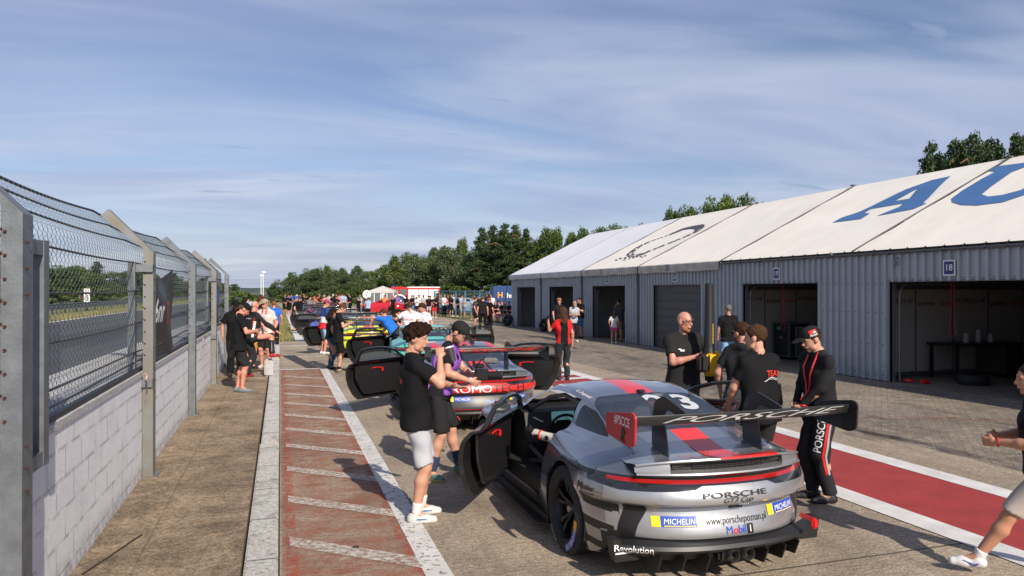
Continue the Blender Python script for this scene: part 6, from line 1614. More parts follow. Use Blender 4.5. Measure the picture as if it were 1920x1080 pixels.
MB().tube([tuple(m6['WL']+(m6['EL']-m6['WL'])*.04+np.array([.033*math.cos(a), .033*math.sin(a), 0])) for a in np.linspace(0, 2*math.pi, 13)[:-1]], .008, 6, closed=True).build('wristband', REDP, m6['root'])
Bt = loc_bvh(m6['pants'])
def strip_on(ob, bv, pts, w, m, n, name, off=.004):
    V = []; n = Vector(n).normalized()
    for i_, p in enumerate(pts):
        p = Vector(p); tn = (Vector(pts[min(i_+1, len(pts)-1)])-Vector(pts[max(i_-1, 0)])).normalized(); sd_ = n.cross(tn).normalized()
        for s_ in (-.5, .5):
            c = p+sd_*w*s_; h_ = bv.ray_cast(c+n*.4, -n); V.append((h_[0] if h_[0] else c)+n*off)
    MB().add(V, [(2*i, 2*i+1, 2*i+3, 2*i+2) for i in range(len(pts)-1)]).build(name, m, ob['root'], fix=False)
HLp = m6['P0']-np.array([.095, 0, 0]); KLp, ALp = m6['KL'], m6['AL']
def along(a, b_, t0, t1, n=10, o=(0, 0, 0)): return [np.array(a)+(np.array(b_)-np.array(a))*t+np.array(o) for t in np.linspace(t0, t1, n)]
NS = (-1, .25, 0)
strip_on(m6, Bt, along(HLp, KLp, .05, 1)+along(KLp, ALp, .1, .45, 6), .022, REDP, NS, 'red_piping')
strip_on(m6, Bt, along(HLp, KLp, .05, 1, 10, (0, -.03, 0))+along(KLp, ALp, .1, .45, 6, (0, -.03, 0)), .022, mat('suit_grey', (.30, .30, .31), .7), NS, 'grey_piping')
strip_on(m6, Bt, along(HLp, KLp, .45, 1, 8, (0, -.085, 0))+along(KLp, ALp, .1, .9, 8, (0, -.075, 0)), .05, cloth((.60, .58, .54)), (-1, -.4, 0), 'white_panel')
d2 = txt('PORSCHE', .085, .008, 0, 1.15, .03); mid = HLp+(KLp-HLp)*.45+np.array([0, .055, 0])
decal('lettering', d2, WHITE, m6['root'], Vector(mid), Vector((0, 0, 1)), Vector((0, 1, 0))*1.0, Bt, .005, -.4) if False else None
dd_ = Vector(KLp-HLp).normalized(); V = []; n_ = Vector(NS).normalized()
for a, b_ in d2[0]:
    r_ = -dd_; u_ = n_.cross(r_); p = Vector(mid)+r_*a+u_*b_; h_ = Bt.ray_cast(p+n_*.4, -n_); V.append((h_[0] if h_[0] else p)+n_*.004)
MB().add(V, d2[1]).build('lettering', WHITE, m6['root'], fix=False)
cb_ = loc_bvh(m6['cap']); HM_ = m6['HM']
cl_ = Vector(HM_[:, 0])*-1; decal('cap_print', panel2d(.075, .035, .015), REDP, m6['root'], Vector(m6['HP'](-.05, -.0, .090)), -Vector(HM_[:, 1]), Vector(HM_[:, 2]), cb_, .003, .2)
decal('lettering', txt('Ansys', .034, .012), WHITE, m6['root'], Vector(m6['HP'](-.05, -.0, .058)), -Vector(HM_[:, 1]), Vector(HM_[:, 2]), cb_, .003, .2)
# 7 boy hurrying in from the right
fx = gp(1838, 1048)
m7 = person(gd(1958, 5.30), CAMF-66, 1.66, 2, label='boy in black tee, pale shorts and white trainers striding in from the right edge', lean=6, hipz=.86, hd=(-4, 4), aL=(-.10, .52), aR=(.10, -.50), azR=.16, kL=(0, 1, .1), hL=(-.10, .34, 1.08), hR=(.12, .30, 1.10), eL=(-.7, -.6, -.5), eR=(.7, -.6, -.5), curlL=.9, curlR=.9, shirt=K_, pants=(.44, .38, .34), pl='short', shoes=(.62, .62, .62), sole=(.66, .66, .66), socks=(WHT, .18), hair=(.035, .02, .014), hs='short', skin=(.46, .22, .13), loose=1.4, toe=(0, 0))
so_, a_, d_ = m7['shoe0']; b = MB(); p = Vector(a_)+Vector((-.043, .0, -.038)); b.tube([p+Vector((0, -.03, .015)), p+Vector((-.003, .02, -.012)), p+Vector((-.001, .10, .02))], [.004, .010, .003], 6); b.build('shoe_trim', mat('shoe_navy', (.015, .03, .22), .5), m7['root'])
MB().tube([tuple(m7['WL']+(m7['EL']-m7['WL'])*.03+np.array([.032*math.cos(a), 0, .032*math.sin(a)])) for a in np.linspace(0, 2*math.pi, 13)[:-1]], .008, 6, closed=True).build('wristband', REDP, m7['root'])
# driver in the silver car
dv = person((3.16-.38, 5.42+.72), 0, 1.78, 2, z=-.70, label='seated driver in pale racing suit pulling the open door of the silver car', lean=-14, hipz=.92+.04, aL=(-.12, .80), aR=(.12, .80), azL=.98, azR=.98, kL=(0, 0, 1), kR=(0, 0, 1), hL=(-.64, .52, 1.50), eL=(-.3, -.3, -1), hR=(.10, .45, 1.5), eR=(.3, 0, -1), hd=(-10, 5), curlL=.8, shirt=(.50, .48, .44), sl='l', pants=(.50, .48, .44), shoes=BLK, skin=BLK, hair=None, hs='bald', loose=1.2)
V, Fc = field([ell(dv['HP'](0, 0, .02), (.13, .15, .15), dv['HM']), ell(dv['HP'](0, .06, -.04), (.09, .10, .10), dv['HM'])], .012, .03); mesh_np('helmet', V, Fc, [mat('helmet_dark', (.03, .03, .035), .3, coat=.5)], None, dv['root'])
wl = Vector(dv['WL']); el_ = Vector(dv['EL']); dr = (wl-el_).normalized()
MB().tube([wl-dr*.09, wl-dr*.03, wl+dr*.02], [.044, .040, .036], 10).build('glove_cuff', BLACK, dv['root'], smooth=True); MB().tube([wl-dr*.10, wl-dr*.085], .047, 12).build('cuff_stripe', REDP, dv['root'])
# 8 woman in red taking a phone picture
m8 = person(gp(1056, 713), CAMF-12, 1.72, 2, label='woman with long curly brown hair in red tee raising her phone', lean=0, hd=(-6, -4), hL=(-.30, .30, 1.42), eL=(-.6, .2, -1), hR=(.24, .02, .92), fem=True, shirt=(.55, .015, .015), bands=[((-.3, .50), K_, (.0, .095))], pants=(.02, .028, .03), pl='long', shoes=BLK, hair=(.075, .035, .022), hs='long', skin=(.46, .24, .15), curlL=.5)
ph = l2w(m8, Vector(m8['WL'])+Vector((0, .03, .10)))
def phone(p, rz, label, tilt=0):
    t = empty('phone', p, rz); t.rotation_euler = (R(tilt), 0, rz); tag(t, label, 'phone'); MB().rbox((0, 0, 0), (.075, .009, .155), .004).build('phone_case', BLACK, t); MB().bb(-.033, .033, -.0062, -.0052, -.07, .07).build('screen', mat('phone_glass', (.01, .01, .012), .05), t); return t
phone(ph, -R(CAMF-12), 'black phone held up by the woman in red')
# 9 man walking away in denim shorts
person(gp(1366, 700), CAMF+10, 1.80, 2, label='grey haired man in black tee and denim shorts walking towards the garages', lean=3, hd=(-25, 0), hipz=.90, aL=(-.10, -.30), aR=(.10, .26), azL=.11, hL=(-.26, .06, .88), hR=(.27, .0, .88), shirt=K_, pants=JE, pl='short', shoes=(.12, .13, .16), sole=(.5, .5, .5), hair=(.16, .14, .12), hs='short', skin=SKT, loose=1.3, hem=.05)
# the three by garage 22, the pair in garage 21
p_ = lambda px, zc: gd(px, zc)
person(p_(1048, 31.5), CAMF+160, 1.78, 1, label='fair haired person in black tee behind the woman in red by garage 22', shirt=BLK, pants=K_, hair=(.30, .14, .07), hs='fluff', hd=(30, 0))
w9 = person(gp(1076, 641), CAMF+170, 1.72, 1, label='woman in beige cap and grey tee reading her phone by garage 22', fem=True, lean=4, hd=(0, 30), hL=(-.10, .25, 1.18), hR=(.06, .25, 1.18), shirt=(.38, .39, .41), pants=BLK, pl='tight', shoes=WHT, hair=BR, cap=(.30, .22, .14), glasses='sun', hem=.08)
person(gp(1088, 634), CAMF-130, 1.82, 1, label='broad man in black tee and blue denim shorts beside the garage 22 door', lean=2, hd=(0, 10), hL=(-.1, .22, 1.30), shirt=K_, pants=(.03, .12, .25), pl='short', shoes=BLK, hair=DK, hs='short', skin=SKT)
b = MB(); p = l2w(w9, (.16, .04, .82)); b.rbox((0, 0, 0), (.20, .06, .24), .02).tube([(-.02, 0, .1), (.0, .0, .45), (.05, 0, .1)], .01, 5); o = b.build('shoulder_bag', cloth((.45, .33, .22)), None, loc=p, rz=.3); tag(o, 'tan cloth bag at the hip of the woman in grey tee', 'bag')
person(gp(1160, 641), CAMF+200, 1.80, 1, label='man in dark cap and tee standing inside the garage 21 doorway', hR=(.05, .20, 1.52), hd=(-20, 12), shirt=(.04, .045, .05), pants=(.12, .09, .06), pl='short', shoes=BLK, hair=DK, cap=BLK, skin=SKT, hem=.05)
person(gp(1151, 644), CAMF+10, 1.30, 1, label='girl with dark ponytail in white tee and pink shorts by garage 21', fem=True, shirt=(.50, .48, .52), pants=(.55, .06, .22), pl='mini', shoes=WHT, hair=DK, hs='long', hL=(-.24, .1, 1.0), skin=SKT)
# at the fence on the left
zp = .12
k1 = person(gp(447, 735, zp), CAMF+62, 1.80, 2, z=zp, label='man in black cap, tee and shorts looking at his phone beside the fence', lean=3, hd=(8, 40), hL=(-.06, .30, 1.16), hR=(.10, .30, 1.20), eL=(-.8, -.4, -.6), eR=(.8, -.4, -.6), shirt=K_, pants=(.018, .018, .02), pl='short', shoes=(.13, .17, .19), hair=(.12, .07, .05), cap=K_, skin=SKR, fat=1.06, loose=1.5, hem=.08, aL=(-.09, 0), aR=(.09, .06), nL=(1, .3, 0), nR=(-1, .3, 0))
phone(l2w(k1, Vector(k1['WL'])*.5+Vector(k1['WR'])*.5+Vector((0, .12, .05))), -R(CAMF+62), 'phone in the hands of the man with black cap at the fence', -35)
k2 = person(gd(470, 16.6), CAMF+40, 1.82, 2, z=zp, label='bald man in black and white racing suit with one foot raised on the block', lean=8, hd=(-30, 10), hipz=.90, aL=(-.10, -.05), aR=(.22, .42), azR=.52, kR=(.15, .9, .5), hR=(.42, .44, 1.02), eR=(.3, -.6, -.6), nR=(-.2, 0, 1), curlR=.2, hL=(-.22, .18, .98), shirt=(.022, .02, .022), sl='l', pants=(.022, .022, .024), shoes=(.30, .015, .03), hair=(.10, .05, .03), hs='bald', skin=SKR, loose=1.1)
Bk = loc_bvh(k2['pants']); HRp = k2['P0']+np.array([.095, 0, 0])
strip_on(k2, Bk, along(HRp, k2['KR'], .1, 1)+along(k2['KR'], k2['AR'], .1, .92, 9), .085, cloth((.62, .60, .58)), (.9, -.1, .45), 'white_panel')
Bk = loc_bvh(k2['shirt']); strip_on(k2, Bk, [k2['P0']+k2['U']*u_+k2['Rt']*x_ for u_, x_ in ((.02, .12), (.15, .12), (.28, .13), (.38, .14))], .05, cloth((.62, .60, .58)), -Vector(k2['Fw'])+Vector(k2['Rt'])*.9, 'white_panel'); strip_on(k2, Bk, [k2['P0']+k2['U']*u_+k2['Rt']*x_ for u_, x_ in ((.30, .10), (.38, .11), (.46, .13))], .02, REDP, -Vector(k2['Fw'])+Vector(k2['Rt'])*.7, 'red_piping')
back_text(k2, 'MOTORSPORT', .035, WHITE, .43, 0, .01, sx=.9)
bx_, by_ = gd(505, 16.9); bw = MB().rbox((0, 0, .20), (.20, .18, .40), .03).build('kerb_block', mat('white_block', (.42, .41, .40), .8, var=.2, vs=8), None, loc=(bx_-.02, by_+.02, zp), rz=.2); tag(bw, 'white concrete block at the path edge under the raised foot', 'block')
person(gd(499, 18.6), CAMF+190, 1.80, 2, z=zp, label='man in beige cap, sunglasses and white polo with red trim facing the camera', lean=3, hd=(10, 6), hR=(-.10, .28, 1.02), hL=(-.26, .08, .95), shirt=(.62, .54, .50), bands=[((.46, .60), (.62, .12, .10), (.03, .08))], pants=(.02, .02, .022), pl='short', shoes=(.5, .45, .42), hair=BR, cap=(.30, .25, .17), glasses='sun', skin=SKR, loose=1.3, fat=1.05)
person(gd(441, 16.8), CAMF+150, 1.80, 2, z=zp, label='bearded man in black cap and dark glasses closest to the fence post', hd=(0, 8), hL=(-.1, .25, 1.2), shirt=K_, pants=BLK, shoes=BLK, hair=DK, cap=K_, glasses='sun', beard=(.05, .03, .02), skin=SKT)
person(gd(467, 18.4), CAMF+120, 1.74, 2, z=zp, label='person in light blue cap and mustard shorts behind the raised leg', hd=(20, 15), shirt=K_, pants=(.50, .27, .06), pl='short', shoes=BLK, hair=DK, cap=(.30, .42, .55), skin=SKR, aL=(-.12, 0), aR=(.12, 0))
person(gd(486, 22.5), CAMF+60, 1.84, 1, z=zp, label='dark red haired man in black tee standing behind the fence side group', shirt=K_, pants=BLK, hair=(.09, .03, .02), hs='short', beard=(.15, .05, .03), hd=(10, 5), skin=SKR)
person(gd(497, 25.5), CAMF+50, 1.86, 1, z=0, label='man in pale blue patterned jacket looking over the fence side group', shirt=(.22, .40, .55), sl='l', bands=[((.2, .32), (.42, .50, .55))], pants=(.22, .40, .55), hair=DK, hs='short', skin=SKT)
person(gd(514, 27), CAMF-20, 1.74, 1, z=0, label='person in royal blue tee behind the man in white polo', shirt=(.02, .12, .55), pants=K_, hair=(.25, .09, .04), hs='short', skin=SKR)
person(gd(459, 24.0), CAMF+90, 1.78, 1, z=zp, label='dark haired woman behind the black capped man by the fence', fem=True, shirt=BLK, pants=K_, hair=DK, hs='long')
tag(MB().lathe([(0, .001), (0, .032), (.15, .032), (.18, .012), (.205, .013), (.205, .001)], (*gp(513, 668, .13), .13), 'Z', 14).build('water_bottle', mat('clear_plastic', (.5, .55, .6), .1, alpha=.6), smooth=True), 'clear water bottle standing on the kerb end', 'bottle')
tag(MB().lathe([(0, .001), (0, .030), (.14, .030), (.17, .012), (.19, .013), (.19, .001)], (*gp(510, 663, .13), .13), 'Z', 14).build('red_bottle', mat('red_label_plastic', (.5, .08, .06), .3), smooth=True), 'bottle with red label standing behind the clear bottle', 'bottle')
tag(MB().tube([(*gp(521, 671, .13), .14), (*gp(524, 670, .13), .16), (*gp(528, 671, .13), .14)], [.02, .035, .01], 8).build('yellow_cloth', mat('yellow_rag', (.6, .45, .03), .8), smooth=True), 'small crumpled yellow rag on the kerb end', 'rag')
# people round the yellow and teal cars
k5 = person(gp(634, 698), CAMF+70, 1.82, 2, label='young man in black tank top and long black shorts checking his phone', lean=3, hd=(5, 35), hL=(-.02, .30, 1.24), hR=(.12, .28, 1.26), eL=(-.7, -.4, -.8), eR=(.7, -.5, -.6), shirt=K_, sl='s', pants=K_, pl='short', shoes=(.10, .085, .055), sole=(.32, .28, .2), socks=(K_, .2), hair=(.09, .045, .025), hs='short', skin=SK, hem=.14, loose=1.3, aL=(-.12, .02), aR=(.14, .0), toe=(0, 25))
phone(l2w(k5, Vector(k5['WL'])*.5+Vector(k5['WR'])*.5+Vector((0, .12, .06))), -R(CAMF+70), 'phone in the hands of the young man in black tank top', -35)
person(gp(619, 692), CAMF+60, 1.66, 2, label='woman in tight blue jeans partly behind the man in black tank top', fem=True, lean=4, hd=(0, 20), shirt=K_, pants=(.015, .08, .18), pl='tight', shoes=BLK, hair=DK, hs='long', skin=SKT, hL=(-.2, .1, .95))
person(gp(606, 664), CAMF+55, 1.84, 2, label='man in magenta cap and blue, white and red striped tee with denim shorts', lean=6, hd=(10, 20), shirt=(.025, .05, .20), bands=[((.10, .29), (.60, .58, .60)), ((-.2, .10), (.60, .015, .03))], pants=(.26, .38, .50), pl='short', shoes=(.58, .58, .58), hair=BR, cap=(.30, .04, .10), skin=SKR, hL=(-.1, .28, 1.05), hR=(.2, .28, 1.05), hem=.08, loose=1.3)
person(gp(583, 640), CAMF+70, 1.76, 2, label='crouching man in bright blue tee behind the open black door', lean=35, hipz=.40, hip=(0, -.10), aL=(-.14, .12), aR=(.14, .05), kL=(-.1, 1, .6), kR=(.1, 1, .6), hd=(0, 15), hL=(-.05, .55, .30), hR=(.15, .55, .30), shirt=(.015, .10, .55), pants=K_, pl='short', shoes=BLK, hair=BR, skin=SKR)
person(gp(716, 668), CAMF+70, 1.80, 2, label='man in black bending into the teal car', lean=52, hipz=.92, hd=(0, 20), hL=(.10, .75, 1.05), hR=(.3, .75, 1.0), eL=(-.4, -.3, -.8), shirt=BLK, pants=K_, pl='short', shoes=BLK, hair=DK, hs='short', skin=SKR, kL=(0, 1, 0), aL=(-.12, -.1), aR=(.12, .05))
person(gd(741, 21.0), CAMF-55, 1.80, 2, label='man in royal blue tee bending over the yellow car with one arm out', lean=42, hipz=.90, hd=(0, 25), hL=(-.35, .66, 1.10), eL=(-.3, 0, 1), hR=(.0, .6, .8), shirt=(.02, .14, .52), pants=(.02, .06, .20), pl='long', shoes=BLK, hair=BR, skin=SKR)
w1 = person(gd(768, 21.2), CAMF+5, 1.80, 2, label='man in white team tee with red back print and arm stretched left', lean=4, hd=(-25, 0), hL=(-.60, .15, 1.30), eL=(-.2, -.5, -.5), hR=(.28, .10, .95), shirt=(.66, .63, .64), pants=(.10, .10, .12), shoes=BLK, hair=(.07, .04, .03), hs='short', skin=SKT, loose=1.4, hem=.08)
back_text(w1, 'RACING', .085, REDP, .33, 0, .01)
person(gd(794, 21.8), CAMF+195, 1.74, 2, label='young man in plain white tee facing the man with the red back print', hd=(25, 10), shirt=(.62, .62, .66), pants=(.10, .40, .38), pl='short', shoes=WHT, hair=(.05, .025, .018), hs='fluff', skin=SKR, hem=.14, loose=1.4)
person(gp(905, 621), CAMF+3, 1.84, 1, label='broad man in black shirt and trousers seen from behind on the apron', shirt=BLK, pants=K_, shoes=(.1, .1, .1), hair=(.14, .08, .05), hs='short', skin=SKR, hL=(-.27, -.02, .92), hR=(.27, -.02, .92), fat=1.06, aL=(-.16, 0), aR=(.16, 0))
person(gp(917, 620), CAMF+40, 1.76, 1, label='man in black beside the broad man on the apron', shirt=K_, pants=K_, shoes=BLK, hair=(.25, .10, .05), hs='short', skin=SKR)
person(gp(889, 613), CAMF+80, 1.76, 1, label='person in black shorts just left of the broad man on the apron', shirt=(.05, .05, .06), pants=K_, pl='short', shoes=BLK, hair=BR, hs='short', skin=SKR, hd=(0, 10))
# far crowds: (px, feet py or head zc, facing, height, colours ...)
W_, B_, BU, RD, GN, PK = WHT, K_, (.03, .10, .38), (.50, .02, .03), (.10, .14, .10), (.60, .22, .20)
CM = {'k': K_, 'w': (.58, .58, .60), 'b': (.03, .10, .38), 'l': (.30, .42, .58), 'r': (.50, .02, .03), 'g': (.16, .17, .18), 'p': (.55, .20, .20), 'o': (.60, .22, .06), 't': (.30, .25, .18), 'j': (.08, .16, .30), 'v': (.22, .10, .35), 'e': (.34, .36, .36)}
CN = {'k': 'black', 'w': 'white', 'b': 'blue', 'l': 'light blue', 'r': 'red', 'g': 'dark grey', 'p': 'pink', 'o': 'orange', 't': 'tan', 'j': 'denim blue', 'v': 'violet', 'e': 'pale grey'}
far = [  # px, feet py, turn, shirt, trousers, legs, hair, cap, height, where
 (534, 592, 150, 'k', 'k', 'short', DK, None, 1.80, 'leftmost of the far group by the pit lane edge'),
 (543, 594, 200, 'k', 'k', 'short', BR, None, 1.82, 'second from the left in the far group by the pit lane edge'),
 (552, 621, 70, 'k', 'k', 'short', DK, 'b', 1.84, 'in front of the far group, feet on the open lane'),
 (561, 612, 20, 'k', 'k', 'long', BR, None, 1.78, 'with his back turned behind the man in blue cap'),
 (557, 590, 180, 'k', 'k', 'long', DK, 'w', 1.78, 'in white cap at the back of the far group'),
 (580, 604, 120, 'g', 'k', 'long', DK, None, 1.78, 'leaning toward the second row of cars'),
 (589, 607, 100, 'g', 'k', 'short', (.2, .09, .04), None, 1.66, 'fair haired, behind the striped tee man'),
 (571, 590, 160, 'k', 'k', 'long', BR, None, 1.8, 'standing behind the dark grey shirted man'),
 (609, 589, 190, 'p', 'k', 'long', BR, 'e', 1.76, 'beyond the magenta roofed car'),
 (624, 589, 160, 'k', 'k', 'short', DK, 'w', 1.80, 'in white cap beside the magenta roofed car'),
 (635, 590, 200, 'p', 'k', 'long', DK, 'k', 1.80, 'leaning on the far end of the car line'),
 (632, 592, 170, 'k', 'k', 'long', DK, None, 1.66, 'dressed in black near the pink shirted man'),
 (657, 590, 220, 'k', 'k', 'long', DK, None, 1.76, 'alone to the right of the magenta car'),
 (675, 590, 190, 'e', 'j', 'long', BR, None, 1.80, 'standing before the round white sign'),
 (672, 596, 30, 'k', 'k', 'long', BR, 'b', 1.6, 'in blue cap beside the red saloon'),
 (690, 600, 10, 'l', 'k', 'long', BR, None, 1.66, 'with his back turned before the red saloon'),
 (721, 590, 190, 'o', 'l', 'long', BR, None, 1.78, 'in front of the gazebo'),
 (737, 592, 20, 'k', 'k', 'long', BL, None, 1.70, 'long fair hair, right of the gazebo'),
 (745, 588, 160, 'v', 'k', 'long', DK, None, 1.78, 'beside the fire engine front wheel'),
 (762, 590, 180, 'k', 'k', 'short', BR, 'k', 1.70, 'leftmost before the fire engine cab'),
 (773, 592, 200, 'k', 'j', 'short', DK, None, 1.76, 'second before the fire engine cab'),
 (781, 590, 170, 'w', 'k', 'short', BR, None, 1.60, 'with striped bag before the fire engine body'),
 (787, 588, 190, 'w', 'g', 'long', DK, None, 1.76, 'before the first white shutter of the fire engine'),
 (794, 590, 160, 'e', 'k', 'short', BR, 'k', 1.74, 'before the middle of the fire engine body'),
 (804, 594, 180, 'k', 'e', 'short', DK, 'k', 1.72, 'before the last white shutter of the fire engine'),
 (815, 596, 200, 'k', 'r', 'short', (.25, .10, .05), None, 1.74, 'right of the fire engine'),
 (819, 590, 170, 'k', 'k', 'long', BR, 'b', 1.76, 'in blue cap at the tail of the fire engine'),
 (827, 592, 150, 'g', 'j', 'short', BR, None, 1.82, 'at the left end of the blue mesh fence'),
 (832, 593, 140, 'w', 'k', 'long', GY, None, 1.82, 'grey haired, arms crossed at the blue mesh fence'),
 (845, 594, 130, 'k', 'k', 'short', (.3, .15, .10), None, 1.80, 'balding, before the red hatchback'),
 (860, 594, 200, 'k', 'k', 'long', DK, None, 1.70, 'right of the red hatchback'),
 (866, 596, 170, 'l', 't', 'long', DK, 'k', 1.86, 'leaning by the second blue fence post'),
 (871, 597, 230, 'e', 'j', 'short', BR, None, 1.76, 'beside the man in tan trousers'),
 (887, 600, 200, 'l', 'j', 'short', DK, None, 1.70, 'behind the person in black shorts'),
 (898, 598, 170, 'k', 'k', 'long', BR, 'b', 1.78, 'in blue cap behind the broad man'),
 (921, 602, 190, 'w', 'k', 'long', BR, None, 1.92, 'tallest of the row near the blue container'),
 (916, 603, 200, 'b', 'k', 'short', BR, 'k', 1.74, 'in front of the tall man near the container'),
]
rn = random.Random(11)
for i, (px, fy, tn, sh, pa, plg, hr_, cp_, hh, where) in enumerate(far):
    x, y = gp(px, fy)
    xk = rn.choice([None, (-.05, .22, 1.25), (-.25, .05, .95), (.0, .24, 1.05)]); yk = rn.choice([None, (.05, .22, 1.25), (.1, .25, 1.1), (.0, .24, 1.05)])
    person((x, y), CAMF+tn, hh, 0 if fy < 606 else 1, label='%s clad onlooker, %s' % (CN[sh], where), group='onlookers standing around the far cars', shirt=CM[sh], pants=CM[pa], pl=plg, shoes=rn.choice([BLK, WHT, (.3, .3, .3)]), hair=hr_, hs='long' if 'long fair' in where else 'short', cap=CM[cp_] if cp_ else None, skin=rn.choice([SK, SKR, SKT]), hL=xk, hR=yk, hd=(rn.uniform(-25, 25), rn.uniform(0, 20)), lean=rn.uniform(0, 7), aL=(-rn.uniform(.08, .16), rn.uniform(-.08, .08)), aR=(rn.uniform(.08, .16), rn.uniform(-.08, .08)))
# loose crowd deeper down the lane: alike at this size, one group
for i in range(34):
    px = rn.uniform(528, 700) if i < 24 else rn.uniform(750, 935); fy = rn.uniform(580, 589) if i < 24 else rn.uniform(583, 589); x, y = gp(px, fy); c1_ = rn.choice('kkkkkgwbler'); c2_ = rn.choice('kkjtg')
    person((x, y), CAMF+rn.uniform(0, 360), rn.uniform(1.62, 1.88), 0, label='distant spectator among the small crowd far down the pit lane', group='distant spectators far down the pit lane', shirt=CM[c1_], pants=CM[c2_], pl=rn.choice(['short', 'long']), shoes=BLK, hair=rn.choice([BR, DK, BL]), cap=CM['k'] if rn.random() < .25 else None, skin=rn.choice([SK, SKR, SKT]), hL=rn.choice([None, (-.05, .22, 1.25)]), lean=rn.uniform(0, 8))
for (x, y, n_, lab) in ((15.6, 11.2, 3, 'in the nearest open garage'), (15.2, 29.4, 4, 'in the garage with the man and girl'), (14.9, 34.6, 3, 'in the garage behind the woman in grey tee')):
    for k in range(n_):
        t = empty('stacked_tyre', (x, y, .16+.325*k)); t.rotation_euler = (0, R(90), 0); tag(t, 'tyre stacked %s' % lab, 'tyre', 'stacked tyres %s' % lab)
        for q_ in ('tyre', 'rim'): link(q_, WHL[0][q_], t)
# seated onlookers on a low rail by the container
for i, (px, fy, sh, pa, cp_, where) in enumerate([(930, 603, 'k', 'k', None, 'red haired, first of those sitting by the container'), (937, 603, 'e', 'j', 'k', 'second of those sitting by the container'), (944, 605, 'k', 't', None, 'third of those sitting by the container'), (951, 605, 'e', 'r', None, 'sitting next to the leaning tyre'), (958, 606, 'k', 'k', None, 'sitting closest to the garage corner')]):
    x, y = gp(px, fy); person((x, y), CAMF+190+i*8, 1.78, 0, label='person in %s shirt, %s' % (CN[sh], where), group='onlookers sitting by the container', hipz=.62, lean=18, aL=(-.13, .42), aR=(.13, .45), kL=(0, .6, 1), kR=(0, .6, 1), hL=(-.06, .40, .85), hR=(.06, .40, .85), shirt=CM[sh], pants=CM[pa], pl='short', shoes=BLK, hair=rn.choice([BR, DK]), cap=CM[cp_] if cp_ else None, skin=SKR)
x0, y0 = gp(926, 603); x1, y1 = gp(962, 607)
b = MB(); b.tube([(x0, y0+.15, .52), (x1, y1+.15, .52)], .05, 8)
for k in range(5): xx = x0+(x1-x0)*k/4; yy = y0+(y1-y0)*k/4+.15; b.cyl((xx, yy, 0), (xx, yy, .5), .03)
tag(b.build('bench_rail', mat('rail_blue', (.03, .09, .22), .5)), 'low blue rail on posts under the sitting people', 'rail')

# ---------------- tyres, far vehicles, tents ----------------
def loose_wheel(x, y, z, rz, rx, label):
    t = empty('spare_tyre', (x, y, z)); t.rotation_euler = (0, R(rx), rz); tag(t, label, 'tyre', 'tyres leaning on the garage front')
    for k in ('tyre', 'rim', 'wheel_nut'): link(k, WHL[0][k], t)
x, y = gp(1010, 622); loose_wheel(GX-.30, y+.2, .34, R(15), 24, 'racing tyre leaning on the wall between the two farthest garage doors')
x, y = gp(957, 613); loose_wheel(GX-.35, 41.4, .34, R(15), 20, 'racing tyre leaning at the far corner of the garage row')
b = MB(); b.tube([(GX-.6, 41.9, .05), (GX-.12, 41.9, 3.0)], .03, 6); tag(b.build('prop_pole', GALV), 'slanted steel prop pole at the far corner of the garage row', 'pole')
# gazebo
def place(px, zc): return gd(px, zc)
gx, gy = place(718, 86)
t = empty('gazebo', (gx, gy, 0), R(-18)); tag(t, 'grey white gazebo tent with see-through walls beyond the cars', 'tent')
b = MB(); V = [(-1.55, -1.55, 2.05), (1.55, -1.55, 2.05), (1.55, 1.55, 2.05), (-1.55, 1.55, 2.05), (0, 0, 2.70)]; b.add(V, [(0, 1, 4), (1, 2, 4), (2, 3, 4), (3, 0, 4)])
b.add([(x_, y_, z_) for z_ in (2.05, 1.85) for x_, y_ in ((-1.55, -1.55), (1.55, -1.55), (1.55, 1.55), (-1.55, 1.55))], [(0, 4, 5, 1), (1, 5, 6, 2), (2, 6, 7, 3), (3, 7, 4, 0)])
b.build('canopy', mat('gazebo_grey', (.52, .50, .46), .7), t)
for sx in (-1.5, 1.5):
    for sy in (-1.5, 1.5): MB().bb(sx-.04, sx+.04, sy-.04, sy+.04, -.03, 2.04).build('leg', WHITE, t)
b = MB()
for sx in (-.75, 0, .75): b.bb(sx-.04, sx+.04, -1.52, -1.48, 0, 1.84)
b.build('wall_frame', WHITE, t); 
MB().bb(-1.45, 1.45, -1.50, -1.495, 0, 1.84).build('side_wall', mat('mesh_wall', (.20, .22, .24), .3, alpha=.55), t)
MB().bb(.12, .5, -1.54, -1.53, .9, 1.8).build('poster', WHITE, t)
# fire engine
fx_, fy_ = place(781, 95)
t = empty('fire_engine', (fx_, fy_, 0), R(-14)); tag(t, 'red fire engine with white shutters and a roof ladder behind the crowd', 'fire engine')
FR = mat('engine_red', (.55, .02, .02), .35, coat=.4)
b = MB(); b.prism([(0, .45), (0, 1.5), (.12, 2.45), (.3, 2.62), (2.2, 2.62), (2.2, .45)], (-3.4, -1.15, 0), (1, 0, 0), (0, 0, 1), (0, 2.3, 0)); b.build('cab', FR, t)
MB().rbox((.95, 0, 1.45), (4.3, 2.36, 2.0), .05).build('equipment_body', FR, t)
for k in range(3): MB().bb(-.98+k*1.32, .26+k*1.32, -1.20, -1.185, 1.0, 2.28).build('shutter', WHITE, t)
for x_ in (-3.05, -2.0): MB().bb(x_, x_+.78, -1.175, -1.155, 1.55, 2.3).build('window', mat('truck_glass', (.10, .16, .17), .1), t)
MB().bb(-3.42, -3.40, -1.0, 1.0, 1.5, 2.35).build('windscreen', mat('truck_glass', (.10, .16, .17), .1), t)
b = MB()
for y_ in (-.9, -.5): b.bb(-.9, 3.0, y_-.03, y_+.03, 2.60, 2.68)
for k in range(12): b.bb(-.8+k*.33, -.76+k*.33, -.87, -.53, 2.62, 2.66)
